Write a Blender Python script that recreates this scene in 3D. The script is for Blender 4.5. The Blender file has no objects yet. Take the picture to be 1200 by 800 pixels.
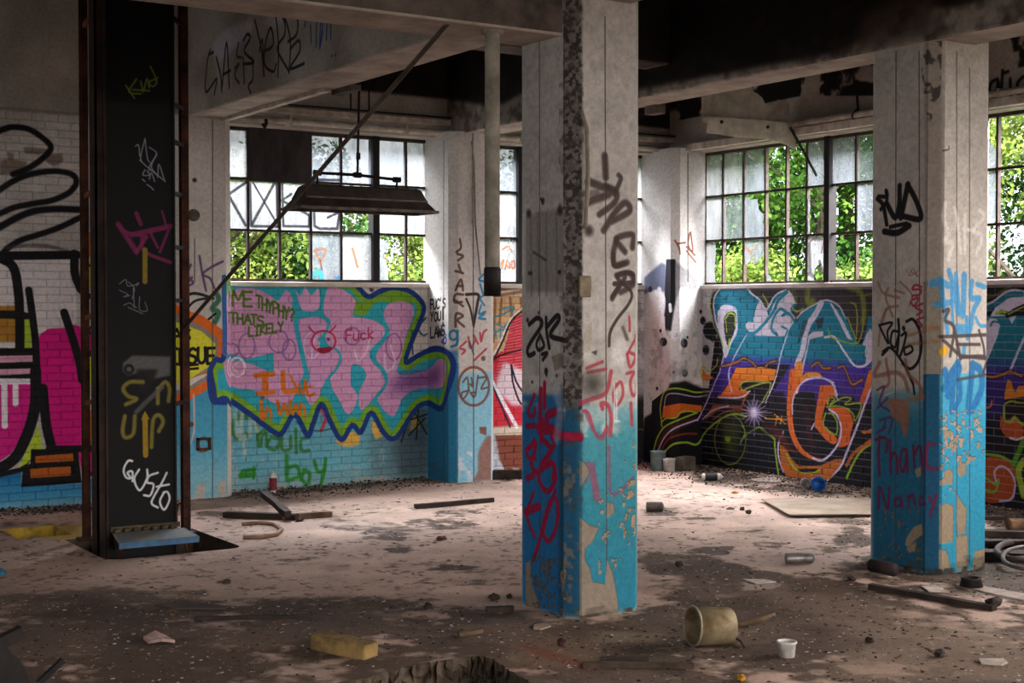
import bpy, bmesh, math, random
import numpy as np
from mathutils import Vector, Matrix

random.seed(7)
RNG = np.random.default_rng(11)
SC = bpy.context.scene
COL = SC.collection

# ------------------------------------------------------------------ camera
F_PX, CAM_H, YAW = 1680.0, 1.7, math.radians(57.2)
PITCH = math.atan(41 / F_PX)
cam_data = bpy.data.cameras.new('camera')
cam_data.sensor_fit = 'HORIZONTAL'
cam_data.sensor_width = 36.0
cam_data.lens = F_PX / 1200 * 36.0
cam_data.clip_end = 300
cam = bpy.data.objects.new('camera', cam_data)
COL.objects.link(cam)
cam.location = (0, 0, CAM_H)
cam.rotation_euler = (math.pi / 2 - PITCH, 0, YAW - math.pi / 2)
SC.camera = cam

# ------------------------------------------------------------------ world, sun, sky light through the windows, added fill lamps
world = bpy.data.worlds.new('overcast_sky')
SC.world = world
world.use_nodes = True
wn, wl = world.node_tree.nodes, world.node_tree.links
wn.clear()
w_out = wn.new('ShaderNodeOutputWorld')
w_bg = wn.new('ShaderNodeBackground')
w_bg.inputs['Color'].default_value = (0.90, 0.95, 1.0, 1)
w_bg.inputs['Strength'].default_value = 1.5
wl.new(w_bg.outputs[0], w_out.inputs[0])

sun_data = bpy.data.lights.new('sun', 'SUN')
sun_data.energy = 2.4
sun_data.angle = math.radians(1.5)
sun_data.color = (1.0, 0.93, 0.78)
sun = bpy.data.objects.new('sun', sun_data)
COL.objects.link(sun)
sun.rotation_euler = Vector((-0.45, -0.55, 0.75)).to_track_quat('Z', 'Y').to_euler()
sun.location = (-4, -5, 12)


def window_portal(loc, rot_z, sx, sz):
    d = bpy.data.lights.new('window_portal', 'AREA')
    d.shape = 'RECTANGLE'
    d.size, d.size_y = sx, sz
    d.cycles.is_portal = True
    o = bpy.data.objects.new('window_portal', d)
    COL.objects.link(o)
    o.location = loc
    o.rotation_euler = (math.pi / 2, 0, rot_z)


WALL_Y, WALL_X = 12.35, 10.05           # inner faces of the back wall and of the right wall
SILL, HEAD = 1.93, 3.34
RIGHT_WINDOWS = [(9.30, 11.83), (5.78, 8.32), (2.26, 4.80), (-1.26, 1.28), (-4.78, -2.24)]
BACK_WINDOWS = [(4.86, 7.0), (7.46, 9.72)]
for a, b in RIGHT_WINDOWS:              # light comes through towards -X
    window_portal((WALL_X + 0.32, (a + b) / 2, (SILL + HEAD) / 2), math.pi / 2, b - a, HEAD - SILL)
for a, b in BACK_WINDOWS:               # light comes through towards -Y
    window_portal(((a + b) / 2, WALL_Y + 0.32, (SILL + HEAD) / 2), math.pi, b - a, HEAD - SILL)



def daylight(name, loc, aim, sx, sz, power, color):
    """large soft area lamp outdoors, added to boost the light through a window"""
    d = bpy.data.lights.new(name, 'AREA')
    d.shape = 'RECTANGLE'
    d.size, d.size_y = sx, sz
    d.energy, d.color = power, color
    o = bpy.data.objects.new(name, d)
    COL.objects.link(o)
    o.location = loc
    o.rotation_euler = (Vector(aim) - Vector(loc)).to_track_quat('-Z', 'Y').to_euler()


WARM, COOL = (1.0, 0.93, 0.87), (0.92, 0.95, 1.0)
REAR_FILL_OPENINGS = [(-5.0, -2.0), (-1.2, 1.8), (2.6, 5.6), (6.4, 9.4)]  # invented openings in the rear wall, letting fill light in
LEFT_FILL_OPENINGS = [(-1.0, 2.0), (3.0, 6.0), (7.0, 10.0)]  # invented openings in the far left wall, for fill light
ZM, ZH = (SILL + HEAD) / 2, HEAD - SILL
daylight('window_daylight', (WALL_X + 6, -.5, 5.6), (4, -.5, 1.4), 11, 5.0, 4200, WARM)      # outside the nearer right windows, not in the picture
daylight('window_daylight', (2.2, -13, 5.6), (2.2, 4, 1.2), 16, 5.0, 6400, WARM)             # added fill outside the invented openings behind the viewer
for a, b in LEFT_FILL_OPENINGS:                                       # added fill at the invented openings in the far left wall
    daylight('window_daylight', (-6.35, (a + b) / 2, ZM), (0, (a + b) / 2, ZM), b - a, ZH, 22, COOL)
daylight('sky_fill', (7.2, WALL_Y + 3.4, 6.6), (6.6, 9.0, 0), 6.5, 3.0, 5200, COOL)     # added lamp above the view, brightening the floor
daylight('sky_fill', (WALL_X + 2.4, 8.6, 6.2), (7.2, 8.6, 0), 6.5, 2.6, 4000, COOL)  # the same outside the right windows, added to brighten the floor

SC.view_settings.view_transform = 'Standard'
SC.view_settings.look = 'None'
SC.view_settings.gamma = 1.0
SC.view_settings.use_curve_mapping = False
SC.view_settings.exposure = 0.82
SC.cycles.diffuse_bounces = 6
SC.cycles.max_bounces = 14
SC.cycles.transparent_max_bounces = 16

# ------------------------------------------------------------------ where a sight line of the photograph meets a real surface
_FW = np.array([math.cos(YAW), math.sin(YAW), 0.0])
_RT = np.array([math.sin(YAW), -math.cos(YAW), 0.0])
_UP = np.array([0, 0, 1.0])
_F = _FW * math.cos(PITCH) - _UP * math.sin(PITCH)
_U = _FW * math.sin(PITCH) + _UP * math.cos(PITCH)
_O = np.array([0, 0, CAM_H])


def ray(x, y):
    return _F + _RT * ((x - 600) / F_PX) + _U * ((400 - y) / F_PX)


def ground(x, y, z=0.0):
    d = ray(x, y)
    return Vector(_O + d * ((z - CAM_H) / d[2]))


def on_y(x, y, Y):
    d = ray(x, y)
    return Vector(_O + d * (Y / d[1]))


def on_x(x, y, X):
    d = ray(x, y)
    return Vector(_O + d * (X / d[0]))


# ------------------------------------------------------------------ mesh helpers
class MB:
    def __init__(s):
        s.v, s.f, s.m = [], [], []

    def add(s, vs, fs, mi=0):
        n = len(s.v)
        s.v += [tuple(p) for p in vs]
        s.f += [tuple(i + n for i in f) for f in fs]
        s.m += [mi] * len(fs)
        return s

    def box(s, a, b, mi=0):
        x0, y0, z0 = a
        x1, y1, z1 = b
        vs = [(x0, y0, z0), (x1, y0, z0), (x1, y1, z0), (x0, y1, z0), (x0, y0, z1), (x1, y0, z1), (x1, y1, z1), (x0, y1, z1)]
        return s.add(vs, [(0, 3, 2, 1), (4, 5, 6, 7), (0, 1, 5, 4), (1, 2, 6, 5), (2, 3, 7, 6), (3, 0, 4, 7)], mi)

    def bar(s, p, q, w, h, up=(0, 0, 1), mi=0):
        """a rectangular bar from p to q"""
        p, q = Vector(p), Vector(q)
        d = (q - p).normalized()
        up = Vector(up)
        if abs(d.dot(up)) > 0.98:
            up = Vector((0, 1, 0))
        sx = d.cross(up).normalized()
        sy = sx.cross(d).normalized()
        vs = []
        for c in (p, q):
            for a, b in ((-1, -1), (1, -1), (1, 1), (-1, 1)):
                vs.append(c + sx * (a * w / 2) + sy * (b * h / 2))
        return s.add(vs, [(0, 1, 2, 3), (7, 6, 5, 4), (0, 4, 5, 1), (1, 5, 6, 2), (2, 6, 7, 3), (3, 7, 4, 0)], mi)

    def tube(s, pts, r, n=8, cap=True, mi=0):
        pts = [Vector(p) for p in pts]
        rs = r if isinstance(r, (list, tuple)) else [r] * len(pts)
        base = len(s.v)
        prev = None
        for i, p in enumerate(pts):
            d = (pts[min(i + 1, len(pts) - 1)] - pts[max(i - 1, 0)]).normalized()
            if prev is None:
                t = Vector((0, 0, 1)) if abs(d.z) < 0.9 else Vector((1, 0, 0))
                a = d.cross(t).normalized()
            else:
                a = (prev - d * prev.dot(d)).normalized()
            prev = a
            b = d.cross(a)
            for k in range(n):
                w = 2 * math.pi * k / n
                s.v.append(tuple(p + (a * math.cos(w) + b * math.sin(w)) * rs[i]))
        for i in range(len(pts) - 1):
            for k in range(n):
                k2 = (k + 1) % n
                s.f.append((base + i * n + k, base + i * n + k2, base + (i + 1) * n + k2, base + (i + 1) * n + k))
                s.m.append(mi)
        if cap:
            s.f.append(tuple(base + k for k in range(n))[::-1])
            s.f.append(tuple(base + (len(pts) - 1) * n + k for k in range(n)))
            s.m += [mi, mi]
        return s

    def lathe(s, prof, n=20, mi=0):
        """prof: (radius, z) pairs turned about local z"""
        base = len(s.v)
        for r, z in prof:
            for k in range(n):
                w = 2 * math.pi * k / n
                s.v.append((r * math.cos(w), r * math.sin(w), z))
        for i in range(len(prof) - 1):
            for k in range(n):
                k2 = (k + 1) % n
                s.f.append((base + i * n + k, base + i * n + k2, base + (i + 1) * n + k2, base + (i + 1) * n + k))
                s.m.append(mi)
        return s

    def prism(s, poly, d0, d1, axis='z', mi=0):
        """poly in the plane across `axis`, extruded from d0 to d1"""
        n = len(poly)

        def mk(p, d):
            return {'z': (p[0], p[1], d), 'y': (p[0], d, p[1]), 'x': (d, p[0], p[1])}[axis]
        vs = [mk(p, d0) for p in poly] + [mk(p, d1) for p in poly]
        fs = [tuple(range(n)), tuple(range(2 * n - 1, n - 1, -1))]
        fs += [(i, i + n, (i + 1) % n + n, (i + 1) % n) for i in range(n)]
        return s.add(vs, fs, mi)

    def mesh(s, name, mats, smooth=False):
        me = bpy.data.meshes.new(name)
        me.from_pydata(s.v, [], s.f)
        mats = mats if isinstance(mats, (list, tuple)) else [mats]
        for m in mats:
            me.materials.append(m)
        if len(mats) > 1:
            me.polygons.foreach_set('material_index', s.m)
        bm = bmesh.new()
        bm.from_mesh(me)
        bmesh.ops.recalc_face_normals(bm, faces=bm.faces)
        bm.to_mesh(me)
        bm.free()
        if smooth:
            for p in me.polygons:
                p.use_smooth = True
        me.update()
        return me

    def build(s, name, mats, parent=None, smooth=False, loc=None, rot=None):
        o = bpy.data.objects.new(name, s.mesh(name, mats, smooth))
        COL.objects.link(o)
        if parent:
            o.parent = parent
        if loc is not None:
            o.location = loc
        if rot is not None:
            o.rotation_euler = rot
        return o


def bevel(o, w, seg=1):
    m = o.modifiers.new('bevel', 'BEVEL')
    m.width, m.segments, m.limit_method = w, seg, 'ANGLE'
    return o


def tag(o, label=None, cat=None, group=None, kind=None):
    if label:
        o['label'] = label
    if cat:
        o['category'] = cat
    if group:
        o['group'] = group
    if kind:
        o['kind'] = kind
    return o


def empty(name, loc=(0, 0, 0), rz=0.0):
    o = bpy.data.objects.new(name, None)
    o.empty_display_size = 0.1
    COL.objects.link(o)
    o.location = loc
    o.rotation_euler = (0, 0, rz)
    return o


# ------------------------------------------------------------------ materials
def lin(c):
    """hex or 0-255 triple (sRGB) to linear"""
    if isinstance(c, str):
        c = [int(c[i:i + 2], 16) for i in (0, 2, 4)]
    return tuple(((x / 255) / 12.92 if x <= 10 else (((x / 255) + 0.055) / 1.055) ** 2.4) for x in c)


class NT:
    def __init__(s, name):
        s.mat = bpy.data.materials.new(name)
        s.mat.use_nodes = True
        s.n, s.l = s.mat.node_tree.nodes, s.mat.node_tree.links
        s.n.clear()
        s.out = s.n.new('ShaderNodeOutputMaterial')

    def node(s, t, **kw):
        n = s.n.new(t)
        for k, v in kw.items():
            if k.startswith('i_'):
                n.inputs[k[2:].replace('_', ' ')].default_value = v
            else:
                setattr(n, k, v)
        return n

    def link(s, a, b):
        s.l.new(a, b)

    def noise(s, scale, detail=6, rough=0.6, vec=None, dist=0.0):
        n = s.node('ShaderNodeTexNoise')
        n.inputs['Scale'].default_value = scale
        n.inputs['Detail'].default_value = detail
        n.inputs['Roughness'].default_value = rough
        n.inputs['Distortion'].default_value = dist
        if vec is not None:
            s.link(vec, n.inputs['Vector'])
        return n

    def ramp(s, fac, stops):
        r = s.node('ShaderNodeValToRGB')
        e = r.color_ramp.elements
        while len(e) < len(stops):
            e.new(0.5)
        for i, (p, c) in enumerate(stops):
            e[i].position = p
            e[i].color = (*c, 1) if len(c) == 3 else c
        s.link(fac, r.inputs[0])
        return r

    def mix(s, fac, a, b, mode='MIX'):
        m = s.node('ShaderNodeMix', data_type='RGBA', blend_type=mode)
        for sock, v in ((m.inputs[0], fac), (m.inputs[6], a), (m.inputs[7], b)):
            if hasattr(v, 'links'):
                s.link(v, sock)
            elif isinstance(v, (int, float)):
                sock.default_value = v
            else:
                sock.default_value = (*v, 1)
        return m.outputs[2]

    def math(s, op, a, b=None, clamp=False):
        m = s.node('ShaderNodeMath', operation=op, use_clamp=clamp)
        for sock, v in ((m.inputs[0], a), (m.inputs[1], b)):
            if v is None:
                continue
            if hasattr(v, 'links'):
                s.link(v, sock)
            else:
                sock.default_value = v
        return m.outputs[0]

    def finish(s, color, rough=0.8, metal=0.0, bump=None, bump_s=0.3, dist=0.01, spec=0.3):
        b = s.node('ShaderNodeBsdfPrincipled')
        if hasattr(color, 'links'):
            s.link(color, b.inputs['Base Color'])
        else:
            b.inputs['Base Color'].default_value = (*color, 1)
        if hasattr(rough, 'links'):
            s.link(rough, b.inputs['Roughness'])
        else:
            b.inputs['Roughness'].default_value = rough
        b.inputs['Metallic'].default_value = metal
        b.inputs['Specular IOR Level'].default_value = spec
        if bump is not None:
            bp = s.node('ShaderNodeBump')
            bp.inputs['Strength'].default_value = bump_s
            bp.inputs['Distance'].default_value = dist
            s.link(bump, bp.inputs['Height'])
            s.link(bp.outputs[0], b.inputs['Normal'])
        s.link(b.outputs[0], s.out.inputs[0])
        s.bsdf = b
        return s.mat

    def pos(s):
        return s.node('ShaderNodeNewGeometry').outputs['Position']

    def obj(s):
        return s.node('ShaderNodeTexCoord').outputs['Object']


def plain(name, c, c2=None, scale=8, rough=0.75, metal=0.0, bump=0.25, spec=0.3, stretch=None):
    """two-tone worn surface"""
    t = NT(name)
    c = lin(c)
    c2 = lin(c2) if c2 else tuple(x * 0.6 for x in c)
    v = t.obj()
    if stretch:
        mp = t.node('ShaderNodeMapping')
        mp.inputs['Scale'].default_value = stretch
        t.link(v, mp.inputs[0])
        v = mp.outputs[0]
    n = t.noise(scale, 8, 0.65, v)
    r = t.ramp(n.outputs['Fac'], [(0.38, c2), (0.62, c)])
    n2 = t.noise(scale * 9, 4, 0.6, v)
    return t.finish(r.outputs[0], rough, metal, n2.outputs['Fac'], bump, 0.004, spec)


def image_of(name, img, alpha):
    """a picture drawn below by this script, row 0 at the bottom"""
    h, w, _ = img.shape
    im = bpy.data.images.new(name, w, h, alpha=True)
    im.alpha_mode = 'CHANNEL_PACKED'
    buf = np.ones((h, w, 4), np.float32)
    buf[..., :3] = np.clip(img, 0, 1)
    buf[..., 3] = np.clip(alpha, 0, 1)
    im.pixels.foreach_set(buf.ravel())
    im.update()
    im.pack()
    return im


def uv_from_plane(t, kind, u0, uw, vh, v0=0.0):
    """world position to picture coordinates: kind 'A' u=X, 'B' u=-Y, 'floor' u=X v=Y"""
    sp = t.node('ShaderNodeSeparateXYZ')
    t.link(t.pos(), sp.inputs[0])
    src = {'A': sp.outputs[0], 'B': t.math('MULTIPLY', sp.outputs[1], -1.0), 'floor': sp.outputs[0]}[kind]
    u = t.math('DIVIDE', t.math('SUBTRACT', src, u0), uw)
    vv = sp.outputs[1] if kind == 'floor' else sp.outputs[2]
    v = t.math('DIVIDE', t.math('SUBTRACT', vv, v0), vh)
    cb = t.node('ShaderNodeCombineXYZ')
    t.link(u, cb.inputs[0])
    t.link(v, cb.inputs[1])
    return cb.outputs[0]


def painted(name, im, vec=None, kind=None, dims=None, gain=1.0, mortar=None, rough=0.7, bump=0.5, vary=0.0, grain=35, spec=.18):
    t = NT(name)
    if kind:
        vec = uv_from_plane(t, kind, *dims)
    elif vec is None:
        vec = t.node('ShaderNodeTexCoord').outputs['UV']
    tx = t.node('ShaderNodeTexImage', image=im, extension='EXTEND', interpolation='Cubic')
    t.link(vec, tx.inputs[0])
    c = tx.outputs[0]
    n = t.noise(grain, 6, 0.7, t.pos())
    c = t.mix(1.0, c, t.ramp(n.outputs['Fac'], [(0.3, (0.70,) * 3), (0.6, (1.0,) * 3)]).outputs[0], 'MULTIPLY')
    if gain != 1.0:
        c = t.mix(1.0, c, (gain,) * 3, 'MULTIPLY')
    if mortar:
        c = t.mix(mortar[0], c, lin(mortar[1]))
    if vary:
        oi = t.node('ShaderNodeObjectInfo')
        g = t.ramp(oi.outputs['Random'], [(0.0, (1 - vary,) * 3), (1.0, (1.0,) * 3)])
        c = t.mix(1.0, c, g.outputs[0], 'MULTIPLY')
    hgt = t.math('ADD', t.math('MULTIPLY', tx.outputs[1], 1.2), t.math('MULTIPLY', n.outputs['Fac'], 0.5))
    return t.finish(c, rough, 0, hgt, bump, 0.006, spec)
# ------------------------------------------------------------------ spray paint: pictures drawn stroke by stroke on the walls' own coordinates
def fbm(h, w, cell, octaves=4, seed=0, stretch=(1, 1)):
    r = np.random.default_rng(seed)
    out = np.zeros((h, w))
    amp, tot = 1.0, 0.0
    for o in range(octaves):
        cy, cx = max(cell * stretch[1] / 2 ** o, 1.5), max(cell * stretch[0] / 2 ** o, 1.5)
        gh, gw = int(h / cy) + 3, int(w / cx) + 3
        g = r.random((gh, gw))
        ys, xs = np.arange(h) / cy, np.arange(w) / cx
        y0, x0 = ys.astype(int), xs.astype(int)
        fy, fx = ys - y0, xs - x0
        fy, fx = fy * fy * (3 - 2 * fy), fx * fx * (3 - 2 * fx)
        a = g[y0][:, x0] * (1 - fx) + g[y0][:, x0 + 1] * fx
        b = g[y0 + 1][:, x0] * (1 - fx) + g[y0 + 1][:, x0 + 1] * fx
        out += amp * (a * (1 - fy[:, None]) + b * fy[:, None])
        tot += amp
        amp *= 0.5
    return out / tot


def rgb(c):
    if isinstance(c, str):
        return np.array([int(c[i:i + 2], 16) for i in (0, 2, 4)]) / 255.0
    return np.array(c, float)


def catmull(P, n=7):
    P = [np.array(p, float) for p in P]
    if len(P) < 3:
        return P
    Q = [2 * P[0] - P[1]] + P + [2 * P[-1] - P[-2]]
    out = []
    for i in range(1, len(Q) - 2):
        a, b, c, d = Q[i - 1:i + 3]
        for k in range(n):
            t = k / n
            out.append(0.5 * (2 * b + (c - a) * t + (2 * a - 5 * b + 4 * c - d) * t * t + (3 * b - a - 3 * c + d) * t ** 3))
    out.append(P[-1])
    return out


GLYPH = {  # one-stroke letters on a unit cell, y up
    'A': [[(0, 0), (.4, 1), (.8, 0)], [(.15, .4), (.65, .4)]], 'B': [[(0, 0), (0, 1), (.5, .85), (.45, .6), (0, .52), (.6, .4), (.6, .1), (0, 0)]],
    'C': [[(.7, .85), (.4, 1), (0, .6), (.1, .1), (.5, 0), (.7, .15)]], 'D': [[(0, 0), (0, 1), (.6, .7), (.6, .3), (0, 0)]],
    'E': [[(.6, 1), (0, 1), (0, 0), (.6, 0)], [(0, .5), (.5, .5)]], 'F': [[(.6, 1), (0, 1), (0, 0)], [(0, .5), (.5, .5)]],
    'G': [[(.7, .8), (.4, 1), (0, .6), (.1, .1), (.5, 0), (.7, .3), (.4, .4)]], 'H': [[(0, 0), (0, 1)], [(.6, 0), (.6, 1)], [(0, .5), (.6, .5)]],
    'I': [[(.3, 0), (.3, 1)], [(.05, 1), (.55, 1)], [(.05, 0), (.55, 0)]], 'J': [[(.5, 1), (.5, .2), (.25, 0), (0, .2)]],
    'K': [[(0, 0), (0, 1)], [(.6, 1), (0, .45), (.65, 0)]], 'L': [[(0, 1), (0, 0), (.55, 0)]], 'M': [[(0, 0), (.05, 1), (.4, .4), (.75, 1), (.8, 0)]],
    'N': [[(0, 0), (0, 1), (.6, 0), (.6, 1)]], 'O': [[(.3, 1), (0, .6), (.1, .1), (.4, 0), (.65, .4), (.55, .9), (.3, 1)]],
    'P': [[(0, 0), (0, 1), (.55, .9), (.55, .6), (0, .45)]], 'R': [[(0, 0), (0, 1), (.55, .9), (.5, .6), (0, .5), (.6, 0)]],
    'S': [[(.6, .9), (.3, 1), (.02, .8), (.1, .58), (.5, .45), (.6, .2), (.3, 0), (0, .1)]], 'T': [[(.3, 0), (.3, 1)], [(0, 1), (.65, 1)]],
    'U': [[(0, 1), (0, .25), (.3, 0), (.6, .25), (.6, 1)]], 'V': [[(0, 1), (.3, 0), (.6, 1)]], 'W': [[(0, 1), (.2, 0), (.4, .7), (.6, 0), (.8, 1)]],
    'X': [[(0, 0), (.6, 1)], [(0, 1), (.6, 0)]], 'Y': [[(0, 1), (.3, .5), (.6, 1)], [(.3, .5), (.25, 0)]], 'Z': [[(0, 1), (.6, 1), (0, 0), (.6, 0)]],
    '?': [[(0, .8), (.3, 1), (.55, .75), (.25, .45), (.25, .25)], [(.25, .05), (.26, 0)]], '!': [[(.2, 1), (.2, .3)], [(.2, .05), (.21, 0)]], '=': [[(0, .35), (.6, .35)], [(0, .65), (.6, .65)]],
    ' ': [], '2': [[(0, .8), (.3, 1), (.55, .75), (0, 0), (.65, 0)]], "'": [[(.2, 1), (.15, .75)]],
    'a': [[(.5, .55), (.2, .6), (0, .3), (.2, 0), (.5, .2), (.5, .55), (.55, 0)]], 'b': [[(0, 1), (0, 0), (.4, .02), (.5, .35), (.3, .55), (0, .4)]],
    'c': [[(.5, .5), (.2, .6), (0, .3), (.2, 0), (.5, .08)]], 'd': [[(.5, 1), (.5, 0), (.15, 0), (0, .3), (.2, .55), (.5, .45)]], 'e': [[(0, .3), (.5, .35), (.3, .6), (0, .3), (.2, 0), (.5, .08)]],
    'h': [[(0, 1), (0, 0)], [(0, .4), (.3, .6), (.5, .4), (.5, 0)]], 'i': [[(.2, .6), (.2, 0)], [(.2, .8), (.21, .82)]], 'l': [[(.2, 1), (.2, 0)]],
    'n': [[(0, .6), (0, 0)], [(0, .4), (.3, .6), (.5, .4), (.5, 0)]], 'o': [[(.25, .6), (0, .3), (.25, 0), (.5, .3), (.25, .6)]], 'p': [[(0, .6), (0, -.35)], [(0, .5), (.3, .6), (.5, .3), (.3, 0), (0, .1)]],
    'r': [[(0, .6), (0, 0)], [(0, .35), (.2, .6), (.45, .55)]], 's': [[(.45, .52), (.2, .6), (.05, .45), (.4, .22), (.25, 0), (0, .05)]], 't': [[(.2, .95), (.2, .1), (.45, 0)], [(0, .6), (.45, .6)]],
    'u': [[(0, .6), (0, .15), (.25, 0), (.5, .15), (.5, .6)]], 'y': [[(0, .6), (.25, .15)], [(.5, .6), (.1, -.4)]], 'k': [[(0, 1), (0, 0)], [(.45, .6), (0, .25), (.5, 0)]], 'z': [[(0, .6), (.5, .6), (0, 0), (.5, 0)]],
}


class Canvas:
    def __init__(s, name, w, h, res, base, to_uv, mpp, alpha=1.0):
        s.name, s.w, s.h, s.res, s.to_uv, s.mpp = name, w, h, res, to_uv, mpp
        s.W, s.H = int(round(w * res)), int(round(h * res))
        s.img = np.ones((s.H, s.W, 3)) * rgb(base)
        s.al = np.ones((s.H, s.W)) * alpha
        s.clipm = None
        s.wk = 1.0          # strokes were sprayed wider than a slanting view shows them
        s.fr(0, 0, 1)

    def fr(s, ox, oy, k):
        s.o, s.k = (ox, oy), k
        return s

    def P(s, pts):
        out = []
        for x, y in pts:
            u, v = s.to_uv(s.o[0] + x / s.k, s.o[1] + y / s.k)
            out.append((u * s.res, v * s.res))
        return out

    def poly_mask(s, Q):
        Q = np.array(Q)
        x0, y0 = np.floor(Q.min(0)).astype(int) - 1
        x1, y1 = np.ceil(Q.max(0)).astype(int) + 2
        x0, y0, x1, y1 = max(x0, 0), max(y0, 0), min(x1, s.W), min(y1, s.H)
        if x1 <= x0 or y1 <= y0:
            return None
        acc = np.zeros((y1 - y0, x1 - x0))
        for dy in (.25, .75):
            for dx in (.25, .75):
                X, Y = np.meshgrid(np.arange(x0, x1) + dx, np.arange(y0, y1) + dy)
                ins = np.zeros(X.shape, bool)
                for i in range(len(Q)):
                    (ax, ay), (bx, by) = Q[i], Q[i - 1]
                    if ay == by:
                        continue
                    c = (ay > Y) != (by > Y)
                    ins ^= c & (X < (bx - ax) * (Y - ay) / (by - ay) + ax)
                acc += ins
        return x0, y0, x1, y1, acc / 4

    def put(s, box, m, col, a, al=None):
        x0, y0, x1, y1 = box
        if s.clipm is not None:
            m = m * s.clipm[y0:y1, x0:x1]
        m = (m * a)[..., None]
        s.img[y0:y1, x0:x1] = s.img[y0:y1, x0:x1] * (1 - m) + col * m
        if al is not None:
            s.al[y0:y1, x0:x1] = s.al[y0:y1, x0:x1] * (1 - m[..., 0]) + al * m[..., 0]

    def fill(s, pts, col, a=1.0, soft=0, smooth=False, al=None):
        Q = catmull(list(pts) + [pts[0]], 6) if smooth else pts
        r = s.poly_mask(s.P(Q))
        if r is None:
            return s
        x0, y0, x1, y1, m = r
        if soft:
            n = max(1, int(soft / s.k * s.mpp * s.res))
            pad = 2 * n
            X0, Y0, X1, Y1 = max(x0 - pad, 0), max(y0 - pad, 0), min(x1 + pad, s.W), min(y1 + pad, s.H)
            M = np.zeros((Y1 - Y0, X1 - X0))
            M[y0 - Y0:y1 - Y0, x0 - X0:x1 - X0] = m
            ker = np.ones(2 * n + 1) / (2 * n + 1)
            for _ in range(2):
                M = np.apply_along_axis(lambda q: np.convolve(q, ker, 'same'), 0, M) if M.shape[0] > 2 * n + 1 else M
                M = np.apply_along_axis(lambda q: np.convolve(q, ker, 'same'), 1, M) if M.shape[1] > 2 * n + 1 else M
            x0, y0, x1, y1, m = X0, Y0, X1, Y1, M
        if isinstance(col, list):            # vertical gradient [(frame_y, colour), ...]
            mx = sum(p[0] for p in pts) / len(pts)
            rows = [s.P([(mx, y)])[0][1] for y, _ in col]
            cols = np.array([rgb(c) for _, c in col])
            o = np.argsort(rows)
            yy = np.arange(y0, y1)
            g = np.stack([np.interp(yy, np.array(rows)[o], cols[o, k]) for k in range(3)], -1)[:, None, :]
            s.put((x0, y0, x1, y1), m, g, a, al)
        else:
            s.put((x0, y0, x1, y1), m, rgb(col), a, al)
        return s

    def stroke(s, pts, w, col, a=1.0, soft=0.35, smooth=True, al=None):
        Q = s.P(catmull(pts) if smooth else pts)
        r = w * s.wk / s.k * s.mpp * s.res / 2
        ro = max(r * (1 + soft * 0.5), r + 0.6)
        ri = min(r * (1 - soft * 0.5), r - 0.4)
        Q = np.array(Q)
        x0, y0 = np.floor(Q.min(0) - ro).astype(int)
        x1, y1 = np.ceil(Q.max(0) + ro).astype(int) + 1
        x0, y0, x1, y1 = max(x0, 0), max(y0, 0), min(x1, s.W), min(y1, s.H)
        if x1 <= x0 or y1 <= y0:
            return s
        M = np.zeros((y1 - y0, x1 - x0))
        segs = zip(Q[:-1], Q[1:]) if len(Q) > 1 else [(Q[0], Q[0])]
        for p, q in segs:
            bx0, by0 = np.floor(np.minimum(p, q) - ro).astype(int)
            bx1, by1 = np.ceil(np.maximum(p, q) + ro).astype(int) + 1
            bx0, by0, bx1, by1 = max(bx0, x0), max(by0, y0), min(bx1, x1), min(by1, y1)
            if bx1 <= bx0 or by1 <= by0:
                continue
            X, Y = np.meshgrid(np.arange(bx0, bx1) + .5, np.arange(by0, by1) + .5)
            d = q - p
            L = max(d @ d, 1e-9)
            t = np.clip(((X - p[0]) * d[0] + (Y - p[1]) * d[1]) / L, 0, 1)
            D = np.hypot(X - p[0] - t * d[0], Y - p[1] - t * d[1])
            m = np.clip((ro - D) / (ro - ri), 0, 1)
            sub = M[by0 - y0:by1 - y0, bx0 - x0:bx1 - x0]
            np.maximum(sub, m, out=sub)
        s.put((x0, y0, x1, y1), M, rgb(col), a, al)
        return s

    def dot(s, x, y, r, col, a=1.0, soft=0.6):
        return s.stroke([(x, y), (x + .01, y)], r * 2, col, a, soft, smooth=False)

    def ell(s, x, y, rx, ry, w, col, a=1.0, rot=0, t0=0, t1=360, soft=.35):
        pts = []
        for k in range(25):
            t = math.radians(t0 + (t1 - t0) * k / 24)
            px_, py_ = rx * math.cos(t), ry * math.sin(t)
            c, q = math.cos(math.radians(rot)), math.sin(math.radians(rot))
            pts.append((x + px_ * c - py_ * q, y + px_ * q + py_ * c))
        return s.stroke(pts, w, col, a, soft, smooth=False)

    def text(s, txt, p, q, h, w, col, a=1.0, soft=.35, lean=0.0, adv=None):
        (ax, ay), (bx, by) = p, q
        n = len(txt)
        for i, ch in enumerate(txt):
            t = i / max(n, 1)
            x, y = ax + (bx - ax) * t, ay + (by - ay) * t
            cw = math.hypot(bx - ax, by - ay) / n * 0.95
            jit = ((i * 37) % 10 / 10 - .5) * h * .08
            for g in GLYPH.get(ch, []):
                pts = [(x + gx * cw / .75 + gy * h * lean, y - gy * h + jit + (by - ay) / n * gx) for gx, gy in g]
                s.stroke(pts, w, col, a, soft, smooth=len(pts) > 4)
        return s

    def mottle(s, cell, lo, hi, seed=0, stretch=(1, 1), octaves=4):
        n = fbm(s.H, s.W, cell * s.res, octaves, seed, stretch)
        n = np.clip((n - .3) / .4, 0, 1)
        s.img *= (lo + (hi - lo) * n)[..., None]
        return s

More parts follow.
